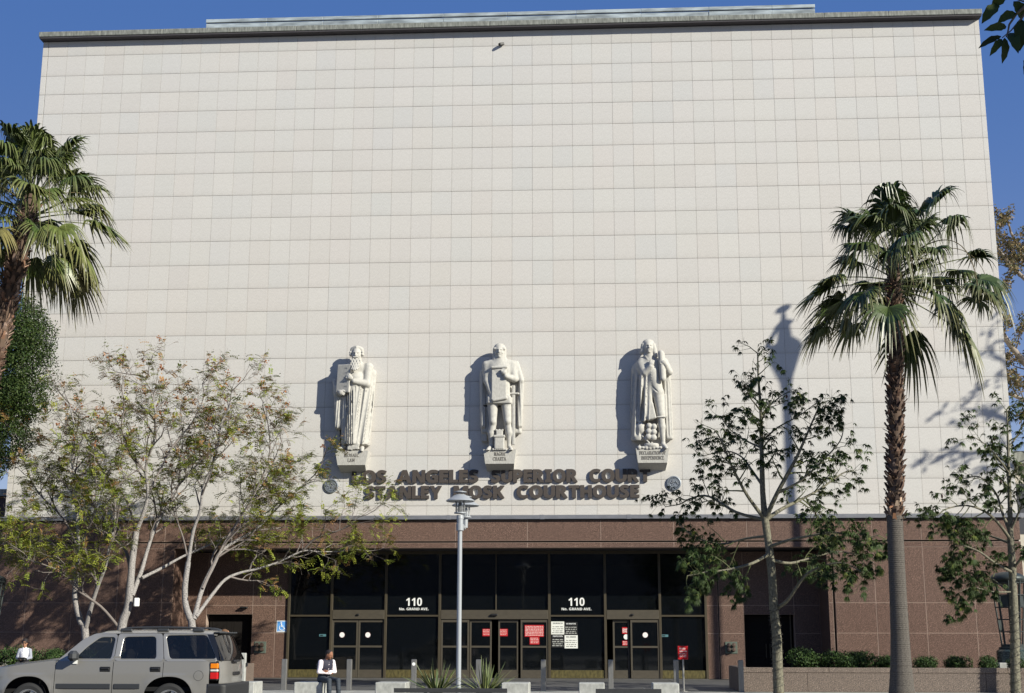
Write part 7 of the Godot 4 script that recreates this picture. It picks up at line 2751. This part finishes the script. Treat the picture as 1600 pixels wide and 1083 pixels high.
	c.put(1, Vector3(0, 0.95, 0.01), Vector3(0.165, 0.17, 0.12), Vector2.ZERO, 0.05, 3)
	c.put(0, Vector3(-0.11, 1.06, -0.01), Vector3(0.11, 1.06, -0.01), Vector2(0.056, 0.056), 0.04, 3)
	c.put(0, Vector3(0, 1.05, 0.0), Vector3(0, 1.14, 0.01), Vector2(0.06, 0.05), 0.02, 0)
	for e in [-1.0, 1.0]:
		c.put(0, Vector3(e * 0.05, 1.12, 0.04), Vector3(e * 0.02, 1.02, 0.115), Vector2(0.025, 0.02), 0.01, 3)
		c.put(0, Vector3(e * 0.17, 1.04, 0.0), Vector3(e * 0.225, 0.80, 0.03), Vector2(0.065, 0.055), 0.03, 4)
		c.put(0, Vector3(e * 0.225, 0.80, 0.03), Vector3(e * 0.06, 0.73, 0.24), Vector2(0.053, 0.04), 0.015, 4)
		hand_on(c, Vector3(e * 0.045, 0.735, 0.27), Vector3(-e * 0.7, 0.1, 0.5).normalized(), Vector3(0, 0.9, 0.3).normalized(), 0)
	c.fold(Vector3(-0.3, 0.65, -0.2), Vector3(0.3, 1.1, 0.4), Vector3(0.4, 1, 0.2), 55.0, 0.003)
	m = MB.new()
	m.use_c = true
	c.net(m, Transform3D(), pal2)
	head_on(m, Vector3(0.0, 1.285, 0.05), Basis(Vector3.UP, 0.1) * Basis(Vector3.RIGHT, 0.12), pal2, 1, true)
	part(woman, "body", m.mesh(), pm)
	var bag := thing("handbag", "small black bag in the lap of the sitting woman", "bag", Vector3(-15.80, 0.93, 12.13))
	part(bag, "pouch", boxm(Vector3(-0.14, 0, -0.1), Vector3(0.14, 0.11, 0.1), 0.035), M.black)
	part(bag, "flap", boxm(Vector3(-0.13, 0.085, 0.06), Vector3(0.13, 0.118, 0.108), 0.012), M.dark_steel)
	# person standing beyond the rear of the car, of whom only the crown of the head shows
	var third := thing("person", "person with brown hair standing beyond the car, only the head showing over its rear", "person", Vector3(-5.02, 0, 26.6), 2.4)
	var pal3 := [Color(0.42, 0.22, 0.14), Color(0.11, 0.055, 0.025), Color(0.10, 0.05, 0.04), Color(0.14, 0.15, 0.2), Color(0.03, 0.035, 0.05), Color(0.02, 0.02, 0.02)]
	c = Carve.new(Vector3(-0.36, -0.01, -0.25), Vector3(0.36, 1.62, 0.3), 0.015)
	for e in [-1.0, 1.0]:
		c.put(0, Vector3(e * 0.09, 0.90, 0), Vector3(e * 0.10, 0.50, 0.01), Vector2(0.09, 0.062), 0.03, 4)
		c.put(0, Vector3(e * 0.10, 0.50, 0.01), Vector3(e * 0.105, 0.10, -0.02), Vector2(0.06, 0.045), 0.02, 4)
		c.put(0, Vector3(e * 0.105, 0.05, -0.03), Vector3(e * 0.12, 0.04, 0.16), Vector2(0.045, 0.035), 0.02, 5)
		c.put(0, Vector3(e * 0.19, 1.45, 0), Vector3(e * 0.25, 1.17, 0.0), Vector2(0.062, 0.05), 0.03, 3)
		c.put(0, Vector3(e * 0.25, 1.17, 0.0), Vector3(e * 0.24, 0.93, 0.08), Vector2(0.048, 0.038), 0.015, 3)
		hand_on(c, Vector3(e * 0.24, 0.87, 0.1), Vector3(0, -1, 0.2).normalized(), Vector3(e, 0, 0), 0)
	c.put(1, Vector3(0, 0.95, 0), Vector3(0.17, 0.14, 0.12), Vector2.ZERO, 0.04, 4)
	c.put(1, Vector3(0, 1.15, 0), Vector3(0.155, 0.2, 0.11), Vector2.ZERO, 0.06, 3)
	c.put(1, Vector3(0, 1.34, 0), Vector3(0.185, 0.19, 0.12), Vector2.ZERO, 0.06, 3)
	c.put(0, Vector3(0, 1.46, 0), Vector3(0, 1.58, 0.01), Vector2(0.06, 0.055), 0.02, 0)
	m = MB.new()
	m.use_c = true
	c.net(m, Transform3D(), pal3)
	head_on(m, Vector3(0.0, 1.76, 0.03), Basis(), pal3, 1, false)
	part(third, "body", m.mesh(), pm)
